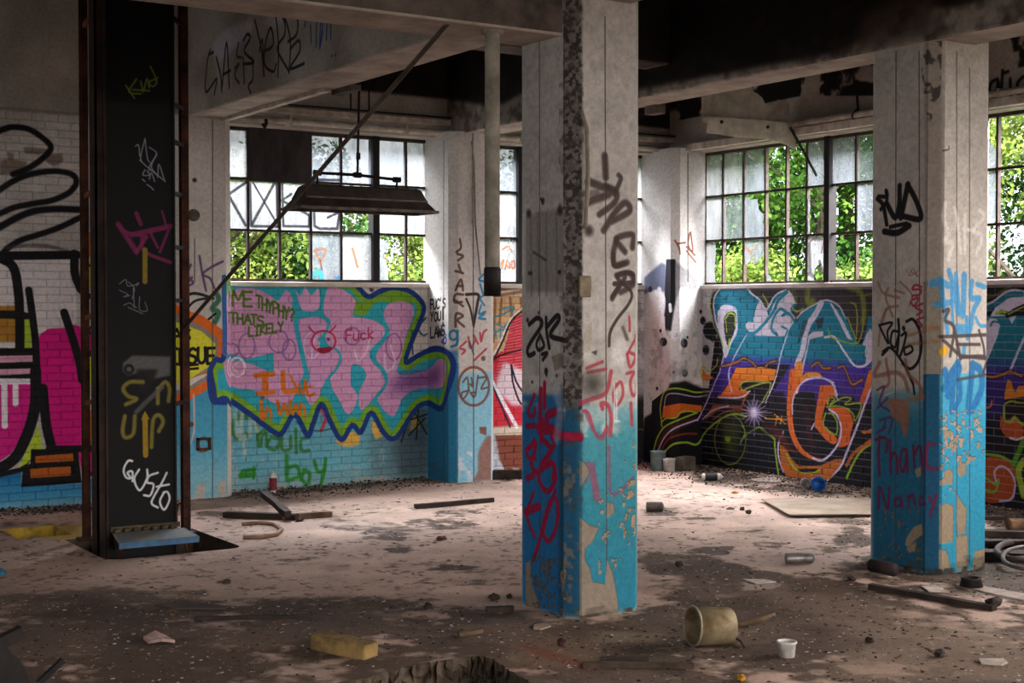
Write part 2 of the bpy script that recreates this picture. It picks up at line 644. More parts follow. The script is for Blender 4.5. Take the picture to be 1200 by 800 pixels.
    def stain(s, cell, thr, width, col, a=1.0, seed=0, stretch=(1, 1), band=None, al=None):
        """irregular patches; band=(frame pts polygon) limits where, with ragged edge"""
        n = fbm(s.H, s.W, cell * s.res, 5, seed, stretch)
        m = np.clip((n - thr) / width, 0, 1)
        if band is not None:
            r = s.poly_mask(s.P(band))
            if r is None:
                return s
            M = np.zeros((s.H, s.W))
            x0, y0, x1, y1, q = r
            M[y0:y1, x0:x1] = q
            m = m * M
        s.put((0, 0, s.W, s.H), m, rgb(col), a, al)
        return s

    def flakes(s, cell, thr, col, seed, band, dark='1c2226'):
        """chipped-off paint: bare spots, each with a shadow painted in beside it"""
        n = fbm(s.H, s.W, cell * s.res, 3, seed)
        r = s.poly_mask(s.P(band))
        if r is None:
            return s
        M = np.zeros((s.H, s.W))
        x0, y0, x1, y1, q = r
        M[y0:y1, x0:x1] = q
        edge = fbm(s.H, s.W, cell * s.res * 6, 3, seed + 500)
        t = thr + (.5 - edge) * .22
        m = np.clip((n - t) / .02, 0, 1) * M
        k = max(1, int(.004 * s.res))
        s.put((0, 0, s.W, s.H), np.roll(np.roll(m, k, 0), -k, 1) * M, rgb(dark), .8)  # painted shadow: dark copy shifted beside each bare spot
        s.put((0, 0, s.W, s.H), m, rgb(col), 1.0, .15)
        return s

    def clip(s, pts=None):
        s.clipm = None
        if pts is not None:
            r = s.poly_mask(s.P(pts))
            s.clipm = np.zeros((s.H, s.W))
            if r:
                x0, y0, x1, y1, m = r
                s.clipm[y0:y1, x0:x1] = m
        return s

    def image(s):
        return image_of(s.name, s.img, s.al)
# ------------------------------------------------------------------ canvases
def plane_a(x0, Y=WALL_Y):
    def f(x, y):
        p = on_y(x, y, Y)
        return p.x - x0, p.z
    return f


def plane_b(y_left, X=WALL_X, z0=0.0):
    def f(x, y):
        p = on_x(x, y, X)
        return y_left - p.y, p.z - z0
    return f


COLUMNS = {  # left x, front y, width, depth, chamfer
    'main': (4.462, 6.33, .505, .56, .072), 'right': (7.13, 6.14, .555, .60, .072),
    'pier_left': (4.32, 12.13, .535, .50, .07), 'pier_mid': (6.965, 11.87, .51, .62, .07), 'pier_corner': (9.665, 11.82, .50, .70, .07)}


def unwrap(key):
    xl, yf, sx, sy, c = COLUMNS[key]
    L, q = sy - 2 * c, c * math.sqrt(2)

    def f(x, y):
        p = on_x(x, y, xl)
        if p.y >= yf + c:
            return (yf + sy - c) - p.y, p.z
        d = ray(x, y)
        k = (xl + yf + c) / (d[0] + d[1])
        p = Vector(_O + d * k)
        if p.x <= xl + c:
            return L + (p.x - xl) / c * q, p.z
        p = on_y(x, y, yf)
        return L + q + (p.x - xl - c), p.z
    return f, L, q


def column_canvas(key, res, base, mpp, h):
    f, L, q = unwrap(key)
    xl, yf, sx, sy, c = COLUMNS[key]
    return Canvas('paint_' + key, L + q + (sx - 2 * c) + q, h, res, base, f, mpp)


NAVY, LIME, CYAN, PINK = '1c3c86', '7fb02a', '2fa9bd', 'd199c4'


def mural_left(c):
    """the pink and cyan piece; drawn on the back wall and on over the two piers beside it"""
    M = lambda: c.fr(240, 310, 4)
    M()
    outer = [(92, 60), (660, 76), (720, 110), (765, 150), (815, 128), (880, 108), (960, 125), (1022, 185), (1015, 250), (975, 345), (940, 455), (1000, 425),
             (1060, 398), (1110, 398), (1152, 430), (1165, 480), (1145, 560), (1110, 672), (1045, 648), (985, 680), (910, 795), (870, 815), (830, 775), (778, 695), (730, 785), (690, 752), (640, 820), (590, 740), (545, 655), (505, 750), (480, 800),
             (420, 703), (360, 790), (320, 782), (210, 700), (100, 628), (40, 640), (22, 520), (48, 448), (92, 415)]
    outer = [tuple(p) for p in catmull(outer + [outer[0]], 5)]
    c.fill(outer, CYAN)
    c.clip(outer)
    c.stroke(outer[1:] , 76, LIME, smooth=False, soft=.2)
    c.stroke([(92, 85), (300, 84), (430, 92), (560, 82), (660, 86)], 26, '6f9a2c', .9)
    c.stroke([(690, 180), (735, 210), (790, 150), (880, 150), (940, 170)], 60, '74a32c', soft=.3)
    c.stroke([(1100, 690), (1090, 600), (1130, 480), (1090, 430)], 20, '2b9a5c', .6)
    c.clip()
    c.fill([(97, 200), (112, 140), (160, 112), (240, 114), (300, 142), (342, 168), (382, 120), (412, 170), (425, 280), (445, 400), (470, 480), (440, 560), (400, 645), (330, 652), (230, 590), (100, 535)], PINK, smooth=True)
    c.fill([(95, 408), (200, 442), (322, 412), (322, 512), (220, 465), (95, 440)], CYAN)
    c.fill([(425, 125), (452, 142), (470, 104), (497, 142), (532, 114), (532, 205), (460, 216)], 'dba4cc', smooth=True)
    c.fill([(440, 255), (520, 243), (562, 262), (578, 300), (552, 332), (540, 400), (600, 392), (635, 430), (622, 480), (572, 540), (545, 600), (500, 658), (468, 600), (490, 520), (465, 430), (440, 330)], PINK, smooth=True)
    c.fill([(555, 190), (572, 120), (600, 104), (660, 125), (706, 172), (692, 240), (742, 250), (800, 265), (842, 300), (832, 340), (780, 400), (792, 450), (830, 510), (842, 560), (800, 610), (760, 662), (728, 675), (722, 600), (756, 520), (732, 478), (690, 472), (684, 560), (716, 620), (672, 702), (620, 620), (588, 560), (598, 500), (640, 430), (612, 390), (575, 372), (560, 300), (580, 260), (550, 240)], 'd59dc4', smooth=True)
    c.fill([(835, 230), (860, 185), (930, 174), (976, 200), (970, 260), (940, 340), (920, 430), (900, 505), (960, 515), (1050, 488), (1095, 445), (1125, 450), (1130, 500), (1108, 575), (1000, 580), (930, 622), (880, 712), (808, 630), (840, 560), (850, 500), (800, 430), (862, 330), (850, 280)], PINK, smooth=True)
    c.fill([(905, 520), (1060, 495), (1110, 460), (1100, 560), (935, 590), (850, 600)], '6d3f86', .75, soft=28)
    for p, w in (([(545, 190), (555, 240), (580, 265), (572, 305), (545, 350), (540, 395)], 15), ([(560, 390), (610, 395), (635, 430), (620, 480), (580, 530), (548, 590)], 13), ([(825, 268), (858, 300), (846, 345), (780, 405), (788, 450), (848, 515), (842, 570), (800, 625)], 15), ([(418, 180), (430, 300), (455, 420), (482, 530)], 24), ([(430, 225), (520, 232), (560, 250)], 18)):
        c.stroke(p, w, CYAN, soft=.2)
    c.stroke(outer[1:] + [outer[0]], 25, NAVY, smooth=False, soft=.25)
    c.stroke([(92, 62), (92, 415)], 18, '2a6fb0', smooth=False)
    # darker ghost lettering and loops
    for x, y, rx, ry in ((196, 382, 38, 58), (345, 360, 44, 52), (395, 400, 30, 48), (120, 400, 40, 30), (885, 385, 36, 62), (690, 335, 38, 40)):
        c.ell(x, y, rx, ry, 8, '8d5f9c', .8)
    for p in ([(500, 440), (505, 380), (520, 340)], [(700, 400), (720, 450), (760, 400), (770, 340)], [(840, 420), (850, 500), (890, 460), (870, 380)], [(150, 500), (130, 480), (170, 450), (185, 480)]):
        c.stroke(p, 9, 'e5cfe6', .8)
    c.ell(150, 480, 38, 44, 9, 'efe2f2', .85)
    c.ell(500, 380, 36, 60, 7, 'e5cfe6', .6)
    c.text('ME', (130, 195), (232, 195), 68, 12, '4f7424', .95)
    c.text('THYPHY?', (242, 202), (424, 272), 56, 10, '4f7424', .95)
    c.text('THATS', (120, 272), (280, 288), 46, 10, '4f7424', .95)
    c.text('LIKELY', (205, 338), (372, 310), 44, 9, '4f7424', .95)
    c.ell(556, 360, 56, 50, 8, 'c4294f')
    c.stroke([(515, 325), (486, 290)], 7, 'c4294f')
    c.stroke([(588, 314), (612, 288)], 7, 'c4294f')
    c.fill([(525, 392), (590, 385), (585, 408), (545, 416)], '8d1832', smooth=True)
    c.dot(535, 352, 8, '35a3b8')
    c.dot(578, 350, 8, '7a2b5e')
    c.text('Fuck', (662, 358), (800, 345), 50, 8, 'b0315e', .9)
    OR = 'd9731f'
    for p, w in (([(238, 520), (318, 512)], 24), ([(280, 515), (284, 600)], 30), ([(248, 604), (322, 598)], 20), ([(366, 505), (372, 590), (425, 592)], 24), ([(400, 520), (440, 600)], 12), ([(440, 560), (460, 605), (470, 540)], 12), ([(470, 545), (482, 610), (512, 605)], 14), ([(470, 575), (505, 570)], 10)):
        c.stroke(p, w, OR, soft=.5)
    for p, w in (([(265, 665), (268, 720)], 20), ([(262, 640), (264, 645)], 18), ([(282, 720), (290, 672), (308, 690), (310, 718)], 14), ([(338, 640), (352, 700), (372, 655), (388, 700), (402, 640)], 16), ([(412, 700), (424, 655), (440, 700)], 13), ([(446, 700), (446, 655), (464, 668), (470, 715)], 13)):
        c.stroke(p, w, OR, soft=.5)
    return c


# ---- back wall
A_X0, A_W, A_H = 2.4, 7.6, 3.45
CA = Canvas('paint_back_wall', A_W, A_H, 225, 'cfc6bf', plane_a(A_X0), 13.4 / F_PX)
c = CA
c.mottle(.5, .90, 1.0, 3)
c.mottle(.06, .93, 1.0, 4)
# exposed plaster beside the black loop
c.fr(0, 130, 4)
for q in ([(0, 232), (50, 225), (125, 240), (120, 275), (60, 295), (0, 300)], [(110, 170), (200, 175), (240, 185), (180, 205), (115, 200)], [(215, 205), (290, 200), (295, 240), (250, 260), (215, 240)], [(30, 190), (65, 200), (60, 240), (40, 235)]):
    c.fill(q, '7b6c60', .9, soft=2)
BK = '141214'
for p, w in (([(-30, 105), (20, 85), (60, 76), (130, 85), (190, 120), (238, 172), (190, 230), (120, 275), (60, 297)], 24), ([(-30, 390), (60, 330), (150, 295), (260, 283), (340, 300), (356, 340), (320, 385), (240, 420), (140, 437), (60, 455), (-20, 490)], 24), ([(-20, 555), (80, 500), (160, 470), (260, 460), (374, 463)], 28), ([(374, 500), (280, 545), (180, 580), (100, 605), (40, 640), (-10, 690)], 24)):
    c.stroke(p, w, BK, soft=.6)
c.stroke([(30, 640), (130, 630), (230, 635), (335, 665)], 16, '4a4446', .6, .8)
c.fr(0, 260, 4)
c.fill([(-30, 160), (80, 165), (350, 175), (360, 470), (200, 520), (-30, 560)], 'ded6d6', .8)
c.fill([(-60, 395), (76, 392), (76, 562), (-60, 566)], 'a8762a')
c.fill([(-60, 562), (76, 562), (76, 590), (-60, 595)], 'd6d0d2')
c.stroke([(-60, 432), (78, 436), (150, 448)], 32, BK, soft=.2)
c.fill([(108, 458), (138, 455), (145, 592), (108, 592)], 'a4bf28')
c.fill([(170, 560), (195, 520), (230, 500), (300, 497), (345, 482), (400, 500), (445, 520), (445, 612), (380, 612), (380, 1050), (240, 1055), (210, 900), (190, 760)], 'd5127e')
c.fr(0, 440, 4)
c.fill([(-60, 20), (152, 15), (152, 110), (132, 205), (100, 285), (50, 365), (-60, 440)], 'cf1a80')
c.fill([(-60, 470), (100, 440), (100, 520), (385, 505), (470, 460), (470, 680), (-60, 690)], [(440, '1d6fa8'), (560, '3f93bf'), (640, '93b3bd')])
c.fill([(365, 362), (445, 350), (445, 462), (385, 462)], 'd81c80')
c.fr(0, 260, 4)
c.fill([(-60, 592), (158, 590), (158, 735), (-60, 740)], BK)
c.fill([(-60, 628), (154, 624), (154, 655), (-60, 662)], 'dca0b8')
c.fill([(-60, 692), (146, 686), (146, 712), (-60, 722)], 'dca0b8')
c.fr(0, 440, 4)
c.fill([(-60, 12), (150, 14), (148, 40), (-60, 44)], 'e8e2e6')
c.stroke([(20, 30), (22, 235)], 26, 'e8e2e6', smooth=False, soft=.2)
c.stroke([(72, 30), (72, 132)], 24, 'e8e2e6', smooth=False, soft=.2)
c.fr(0, 260, 4)
for p, w in (([(-60, 160), (360, 155)], 36), ([(-10, 165), (60, 210), (84, 320), (92, 450), (92, 600)], 38), ([(348, 150), (350, 240), (375, 310)], 36), ([(134, 320), (150, 430), (165, 560), (172, 700), (176, 860)], 30), ([(300, 425), (338, 540), (372, 660), (384, 740)], 34), ([(372, 620), (445, 615)], 24), ([(372, 320), (410, 345), (445, 350)], 22)):
    c.stroke(p, w, BK, soft=.15)
c.fr(0, 440, 4)
for p, w in (([(166, -20), (166, 120), (146, 220), (112, 310), (60, 395), (-50, 462)], 46), ([(200, 60), (215, 220), (240, 335)], 40), ([(230, 345), (445, 342)], 30), ([(-60, 480), (100, 440)], 20), ([(100, 440), (160, 350)], 18), ([(395, 470), (445, 455)], 18)):
    c.stroke(p, w, BK, soft=.15)
c.fill([(180, 232), (197, 342), (120, 415), (88, 432)], 'b5cc2e')
c.fill([(145, 345), (200, 345), (362, 330), (382, 502), (98, 522), (110, 425), (142, 412)], BK)
c.fill([(165, 377), (343, 364), (345, 400), (165, 409)], 'b65f20')
c.fill([(140, 436), (330, 424), (332, 468), (142, 481)], 'b65f20')
c.fr(0, 260, 4)
c.fill([(412, 50), (445, 40), (445, 130), (412, 170)], 'd9641f')
c.fill([(412, 180), (445, 170), (445, 320), (412, 300)], 'b7c92c')
c.fill([(412, 635), (445, 632), (445, 745), (412, 775)], 'b7c92c')
c.stroke([(412, 205), (445, 200)], 10, BK)
c.fr(0, 440, 4)
c.fill([(412, 165), (445, 160), (445, 320), (412, 325)], 'c96a1e')

# wall under the first window
c.fr(240, 440, 4)
c.fill([(92, -60), (1060, -60), (1060, 520), (92, 580)], [(60, '3aa6bd'), (240, '62a9bd'), (420, '6fb4c6'), (500, '8ab3bb')], soft=3)
c.fr(240, 310, 4)
c.fill([(660, 70), (1060, 78), (1060, 430), (930, 460)], 'd5cec9')
c.fr(240, 440, 4)
c.fill([(860, 180), (1060, 130), (1060, 460), (900, 470)], '39424a', .75, soft=30)  # dark patches by the pier, part dirt, part corner shadow painted in
c.fill([(760, 260), (900, 260), (1060, 380), (1060, 470), (780, 470)], '5c7078', .55, soft=30)
c.stain(.14, .62, .1, 'a9b8ba', .5, 21, band=[(92, 200), (900, 300), (900, 500), (92, 560)])
GR = '3a7a35'
for p, w in (([(215, 200), (160, 190), (128, 240), (150, 290), (205, 275)], 24), ([(245, 215), (250, 330)], 16), ([(248, 280), (280, 255), (290, 320)], 14), ([(262, 330), (268, 280), (290, 275)], 14), ([(300, 300), (290, 330), (330, 345), (350, 300), (310, 285)], 18), ([(360, 280), (362, 345), (400, 340), (402, 285)], 16), ([(425, 250), (428, 360)], 16), ([(488, 290), (450, 300), (455, 350), (488, 350)], 16)):
    c.stroke(p, w, GR, .85, .8)
for p, w in (([(382, 375), (384, 488)], 20), ([(384, 430), (430, 425), (440, 470), (390, 490)], 18), ([(470, 440), (452, 480), (480, 508), (490, 460), (462, 440)], 18), ([(512, 400), (530, 450), (560, 440)], 18), ([(565, 390), (558, 450), (540, 520)], 18), ([(165, 465), (185, 445), (232, 440)], 18), ([(170, 470), (228, 462)], 26), ([(230, 430), (228, 480)], 14)):
    c.stroke(p, w, '2f8a2a', .9, .7)
for p in ([(140, 160), (150, 280)], [(175, 170), (165, 300)], [(215, 180), (210, 280)], [(230, 190), (245, 260)], [(185, 280), (185, 375)]):
    c.stroke(p, 20, 'b9c6bf', .75, .8)
for q in ([(612, 305), (660, 268), (700, 262), (728, 285), (720, 325), (670, 335), (625, 325)], [(780, 215), (800, 220), (832, 285), (800, 298), (782, 260)]):
    c.fill(q, 'e3b556', soft=2)
c.fill([(960, 190), (1000, 180), (1010, 240), (960, 260)], 'a98d45', .8, soft=8)
c.stroke([(545, 160), (565, 200), (545, 255)], 18, 'c9304a', .85)
c.stroke([(425, 215), (520, 260), (640, 235)], 6, '3a4a58', .8)
for p in ([(920, 310), (962, 180)], [(975, 160), (1040, 275)], [(935, 215), (1060, 175)], [(955, 280), (1030, 200)], [(1000, 160), (990, 300)], [(860, 235), (820, 260)]):
    c.stroke(p, 8, BK, .85)
mural_left(c)
c.fr(480, 300, 4)
for p in ([(35, 300), (55, 310), (75, 290)], [(30, 330), (60, 370), (90, 360)], [(10, 350), (14, 460)]):
    c.stroke(p, 8, '24407a', .9)
c.fr(240, 440, 4)
c.stain(.09, .56, .1, 'b9aa9c', .8, 22, band=[(92, 500), (1060, 455), (1060, 500), (92, 560)])
c.dot(270, 105, 10, '8a5a60')
c.fr(240, 310, 4)
c.fill([(95, 280), (120, 278), (118, 300), (97, 302)], '27222b', soft=2)
c.fill([(770, 110), (792, 112), (788, 128), (772, 126)], '40352f', soft=2)

# wall under the second window
c.fr(480, 300, 4)
c.fill([(370, 120), (1160, 130), (1160, 1100), (370, 1100)], 'cbb9a6')
c.fill([(372, 200), (548, 190), (548, 500), (372, 500)], 'd2a877', .9)
for p in ([(380, 165), (540, 140)], [(380, 190), (540, 165)], [(430, 200), (420, 320)], [(470, 195), (480, 300)], [(400, 205), (392, 400)], [(520, 200), (525, 260)]):
    c.stroke(p, 16, '8a5b3c', .8)
for p in ([(380, 290), (430, 275), (480, 250)], [(430, 245), (485, 240), (480, 265)], [(385, 330), (410, 320), (440, 335), (460, 310)], [(380, 370), (420, 350), (470, 345)], [(385, 380), (382, 345)], [(405, 385), (400, 345)], [(425, 380), (424, 340)]):
    c.stroke(p, 9, '3f8fb0', .9)
c.fill([(372, 480), (440, 440), (480, 300), (560, 245), (575, 790), (372, 800)], 'c62a3c')
for k in range(22):
    y = 300 + k * 14
    c.stroke([(485 - k * 5, y + 6), (520, y - 8), (575, y - 22)], 4, 'e4a4a8', .7)
c.fill([(395, 620), (440, 495), (540, 540), (560, 700), (480, 700)], 'ded7de', .9, soft=10)
for p, w, q in (([(372, 510), (400, 480), (440, 460), (520, 440)], 7, BK), ([(385, 500), (430, 410), (480, 300), (560, 235)], 10, '2b2024'), ([(378, 490), (425, 400), (470, 300), (550, 225)], 7, 'e9e2e6'), ([(475, 510), (485, 600), (520, 690), (548, 670), (500, 590), (475, 510)], 10, '22192a'), ([(372, 560), (430, 670), (500, 800)], 22, 'e8e2ea'), ([(366, 560), (420, 680), (470, 800)], 10, '2a2333'), ([(368, 560), (372, 800)], 12, 'd8c8c4')):
    c.stroke(p, w, q)
c.fill([(560, 240), (700, 180), (850, 260), (960, 200), (1040, 330), (1010, 640), (880, 790), (570, 790)], 'c62a3c', smooth=True)
for k in range(30):
    c.stroke([(590 + k * 13, 300 + (k * 53) % 90), (640 + k * 13, 270 + (k * 53) % 90)], 5, 'e4a4a8', .7)
c.fill([(640, 380), (760, 330), (800, 470), (720, 620), (620, 600)], 'ded7de', .9, soft=10)
c.fill([(860, 420), (950, 360), (960, 560), (880, 640)], 'ded7de', .9, soft=10)
for p, w, q in (([(560, 235), (700, 175), (850, 255), (960, 195), (1050, 330), (1015, 645), (885, 800)], 12, '22192a'), ([(565, 260), (700, 200), (850, 280), (955, 222), (1025, 335), (995, 630), (870, 780)], 8, 'e9e2e6'), ([(700, 330), (690, 470), (730, 600)], 12, '22192a'), ([(800, 300), (840, 500), (800, 760)], 14, '2a2333'), ([(815, 300), (860, 500), (820, 760)], 10, 'e9e2e6')):
    c.stroke(p, w, q)
c.fr(450, 500, 8)
c.fill([(1000, 80), (2250, 60), (2250, 460), (1150, 430), (1060, 300)], '7c4030')
c.fill([(990, 80), (1040, 60), (1080, 300), (1150, 440), (990, 500)], 'b9bcc6', .9, soft=10)
c.stain(.08, .55, .1, 'b8b0ac', .7, 23, band=[(990, 380), (1500, 380), (1500, 520), (990, 520)])
# strip seen right of the near column, up to the corner
c.fr(740, 310, 4)
c.fill([(0, 90), (110, 90), (110, 700), (0, 700)], 'c9c5c7')
c.stain(.1, .5, .14, '8e888c', .7, 24, band=[(0, 90), (110, 90), (110, 900), (0, 900)])
c.fill([(0, 480), (110, 500), (110, 620), (0, 620)], '8f8a92', .6, soft=16)
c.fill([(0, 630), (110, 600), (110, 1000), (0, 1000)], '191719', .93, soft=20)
c.stroke([(30, 770), (60, 780), (80, 850), (60, 920)], 6, '6f8c2a', .7)

# ---- right wall
B_Y0, B_W, B_H = 12.1, 6.8, 3.45
CB = Canvas('paint_right_wall', B_W, B_H, 225, 'bdb7b5', plane_b(B_Y0), 13.6 / F_PX)
c = CB
c.wk = 1.3
c.mottle(.4, .9, 1.0, 5)


def mural_right(c):
    TEAL, PURP, ORNG, LILAC, DARK, LM = '12819f', '4a2fa0', 'd9741f', 'cfc4e8', '131016', '93b52a'
    G = [(90, TEAL), (500, '157f9a'), (570, PURP), (760, '3a2478')]
    S = lambda: c.fr(800, 320, 5.217)
    S()
    c.fill([(90, 64), (1180, 55), (1180, 500), (90, 500)], '3c3a3d')
    c.fill([(88, 64), (190, 64), (170, 200), (215, 400), (240, 520), (205, 600), (88, 640)], 'bdb9bd', .95)
    for x, y, rx, ry in ((125, 290, 18, 24), (170, 350, 42, 55), (145, 470, 20, 30), (215, 500, 14, 25), (110, 235, 8, 12), (190, 400, 20, 20)):
        c.fill([(x + rx * math.cos(t), y + ry * math.sin(t)) for t in np.linspace(0, 6.0, 12)], '1b191c', soft=3, smooth=True)
    c.stroke([(225, 100), (205, 200), (230, 320)], 30, '2a2b30', .6, .9)
    c.fr(740, 440, 6.67)
    c.fill([(160, 200), (300, 90), (620, 100), (2100, 60), (2100, 1000), (130, 1000)], DARK)
    S()
    c.fill([(200, 400), (640, 400), (1180, 400), (1180, 800), (150, 800)], DARK)
    # letter bodies
    c.fill([(195, 160), (240, 75), (372, 70), (430, 130), (475, 165), (515, 220), (560, 140), (630, 100), (660, 120), (700, 185), (690, 210), (660, 250), (700, 300), (740, 230), (850, 172), (905, 172), (990, 260), (1060, 420), (1100, 440), (1130, 330), (1135, 262), (1180, 260), (1180, 800), (510, 800), (660, 560), (480, 560), (330, 580), (205, 800), (130, 800), (240, 560), (255, 500), (230, 400), (190, 280)], G)
    c.fill([(215, 235), (250, 195), (320, 205), (335, 250), (335, 360), (300, 430), (265, 520), (240, 430), (218, 330)], 'd4cfe2', smooth=True)
    c.fill([(255, 270), (285, 238), (325, 245), (325, 330), (300, 400), (275, 440), (255, 340)], '2d3426', smooth=True)
    c.stroke([(262, 280), (290, 245), (322, 262), (322, 320)], 9, 'a8c83c')
    c.stroke([(265, 290), (272, 360)], 7, 'a8c83c')
    c.fill([(285, 400), (295, 400), (282, 465), (275, 460)], 'a8c83c')
    c.fill([(385, 285), (430, 290), (450, 220), (475, 170), (515, 225), (530, 255), (570, 170), (640, 105), (665, 120), (700, 182), (680, 190), (660, 230), (690, 280), (650, 350), (630, 385), (500, 385), (455, 382), (390, 345)], 'cfcadb', smooth=True)
    c.stroke([(640, 115), (585, 170), (560, 230), (500, 310), (440, 365), (395, 360), (380, 320), (400, 285), (430, 290)], 17, TEAL, soft=.2)
    c.stroke([(650, 250), (600, 220), (560, 270), (545, 340), (580, 378)], 15, TEAL, soft=.2)
    c.stroke([(690, 300), (650, 245), (610, 260)], 14, TEAL, soft=.2)
    c.stroke([(605, 325), (640, 345), (630, 385)], 9, TEAL)
    c.fill([(245, 160), (285, 125), (275, 165)], '2c4a58', .9)
    c.stroke([(330, 160), (450, 150)], 7, '1f4d5e', .8)
    for p, w, q in (([(640, 380), (605, 490), (570, 640), (510, 790)], 9, LILAC), ([(395, 370), (340, 470), (305, 540), (285, 620), (310, 725)], 8, LILAC), ([(255, 500), (240, 560), (215, 640), (140, 790)], 9, LILAC), ([(240, 75), (192, 165), (205, 290), (240, 400), (258, 500)], 11, 'dcd8ec'), ([(372, 70), (430, 130), (475, 165), (515, 220), (565, 140), (632, 100)], 9, 'dcd8ec'), ([(700, 275), (745, 228), (850, 172), (905, 170), (960, 205), (1000, 280)], 9, 'cfcadd')):
        c.stroke(p, w, q)
    c.stroke([(848, 185), (815, 250), (775, 310), (752, 380), (735, 470), (700, 560)], 34, 'd4cfe4', soft=.15)
    c.stroke([(775, 400), (762, 470), (740, 560), (725, 660)], 10, 'd4cfe4')
    c.fill([(765, 390), (800, 358), (860, 355), (860, 385), (780, 405)], 'd4cfe4')
    c.stroke([(870, 392), (930, 392), (990, 480), (1050, 560), (1100, 570), (1140, 545), (1170, 500)], 12, 'dcd8ec')
    c.fill([(900, 178), (930, 200), (985, 300), (1040, 410), (1010, 400), (960, 300)], 'd8d4e8')
    c.stroke([(930, 200), (990, 275), (1030, 360)], 12, TEAL, .9)
    c.fill([(1060, 420), (1100, 435), (1130, 370), (1180, 330), (1180, 520), (1120, 560), (1130, 450)], 'd4cfe4')
    c.stroke([(1130, 375), (1150, 350), (1120, 500), (1180, 480)], 8, 'd4cfe4')
    c.fill([(815, 290), (865, 265), (855, 330), (830, 340)], '2b3440', .9)
    c.fill([(735, 290), (770, 285), (745, 370), (700, 440)], '2b4450', .6)
    # orange lower bodies
    OG = [(560, 'e08a22'), (700, 'd5661e'), (800, 'c6541c')]
    c.fill([(330, 578), (480, 572), (575, 588), (560, 655), (500, 660), (370, 665), (345, 710), (410, 720), (380, 760), (230, 755), (290, 660)], OG)
    c.fill([(700, 540), (735, 540), (735, 660), (720, 690), (690, 800), (640, 800), (660, 660)], OG)
    c.fill([(725, 640), (760, 605), (830, 605), (870, 640), (770, 650), (730, 680)], 'dd8a24')
    c.fill([(845, 690), (910, 680), (935, 715), (940, 800), (830, 800)], OG)
    c.fill([(1140, 600), (1180, 570), (1180, 640), (1120, 800), (1080, 800)], OG)
    c.fill([(190, 640), (150, 660), (110, 640), (125, 585), (150, 620), (185, 632)], 'c9701f')
    c.stroke([(720, 760), (700, 720), (745, 660), (830, 640), (900, 660), (940, 720), (950, 800)], 9, 'dcd8ec')
    for p in ([(240, 570), (300, 555), (340, 540), (375, 520), (420, 540), (450, 570)], [(510, 570), (540, 545), (580, 535)], [(790, 570), (830, 545), (860, 580), (910, 580)], [(950, 580), (985, 570), (1010, 620), (1040, 680), (1100, 650)]):
        c.stroke(p, 22, '2a1a2e', .7, .9)
        c.stroke(p, 9, 'c27a26', .9)
    # lime lines
    for p, w in (([(215, 85), (180, 130), (170, 220), (190, 310), (235, 400), (250, 460)], 8), ([(215, 520), (210, 560), (165, 600), (130, 570), (105, 600), (130, 650)], 8), ([(530, 665), (400, 660), (360, 680), (370, 715), (430, 690), (540, 672), (490, 790)], 9), ([(490, 130), (520, 180), (522, 200)], 10), ([(670, 210), (700, 235), (740, 215)], 9), ([(890, 340), (910, 390), (960, 410), (1060, 430), (1100, 360), (1110, 220)], 7), ([(1060, 420), (1070, 300), (1060, 200), (1030, 180)], 8), ([(1060, 400), (1010, 270)], 7)):
        c.stroke(p, w, 'a3b83e', .9)
    c.stroke([(770, 70), (765, 130), (770, 180), (800, 170)], 34, '8a9c34', .75, .8)
    c.stroke([(1010, 80), (1090, 120), (1110, 220), (1105, 300)], 30, '8a9c34', .75, .8)
    c.stroke([(655, 90), (680, 110), (700, 170)], 26, '53602c', .7, .9)
    c.stroke([(1120, 130), (1160, 125)], 7, 'a8772c', .8)
    # lower right: the big loop
    c.fr(880, 440, 5.33)
    c.stroke([(262, -20), (250, 100), (245, 230), (262, 350), (310, 450), (390, 500), (450, 510)], 42, 'cf6322', soft=.15)
    c.fill([(275, 120), (330, 100), (395, 115), (405, 200), (385, 330), (420, 420), (480, 500), (420, 515), (330, 460), (275, 350), (262, 220)], '141017', smooth=True)
    c.fill([(330, 190), (360, 190), (380, 300), (400, 450), (380, 470), (345, 350)], '4a1420', .6, soft=10)
    c.fill([(435, 60), (500, 60), (530, 100), (520, 150), (480, 150), (450, 260), (460, 320), (520, 370), (540, 400), (520, 430), (470, 400), (420, 340), (400, 290)], 'd0621f', smooth=True)
    c.fill([(490, 200), (560, 190), (620, 210), (645, 270), (625, 360), (610, 430), (540, 440), (560, 330), (540, 250)], 'cd5a1e', smooth=True)
    c.fill([(490, 130), (640, 130), (660, 165), (690, 180), (650, 300), (610, 200), (490, 200)], '16131a')
    c.fill([(455, 280), (490, 235), (530, 260), (545, 300), (535, 360), (490, 345), (450, 300)], '131015', smooth=True)
    for p, w in (([(470, 230), (455, 300), (490, 345), (535, 365), (540, 290), (510, 240), (485, 235)], 8), ([(480, 190), (490, 140), (525, 145), (495, 185), (570, 140), (630, 142), (590, 180), (690, 178), (655, 280), (640, 240), (600, 205), (540, 190), (475, 195)], 7), ([(62, 325), (110, 365), (150, 395)], 14), ([(150, 400), (155, 480), (175, 620)], 11), ([(225, 490), (250, 540), (290, 590), (370, 605), (430, 590)], 12), ([(300, 590), (370, 580), (435, 585)], 6), ([(770, 415), (700, 460), (650, 530), (600, 640)], 13)):
        c.stroke(p, w, LM)
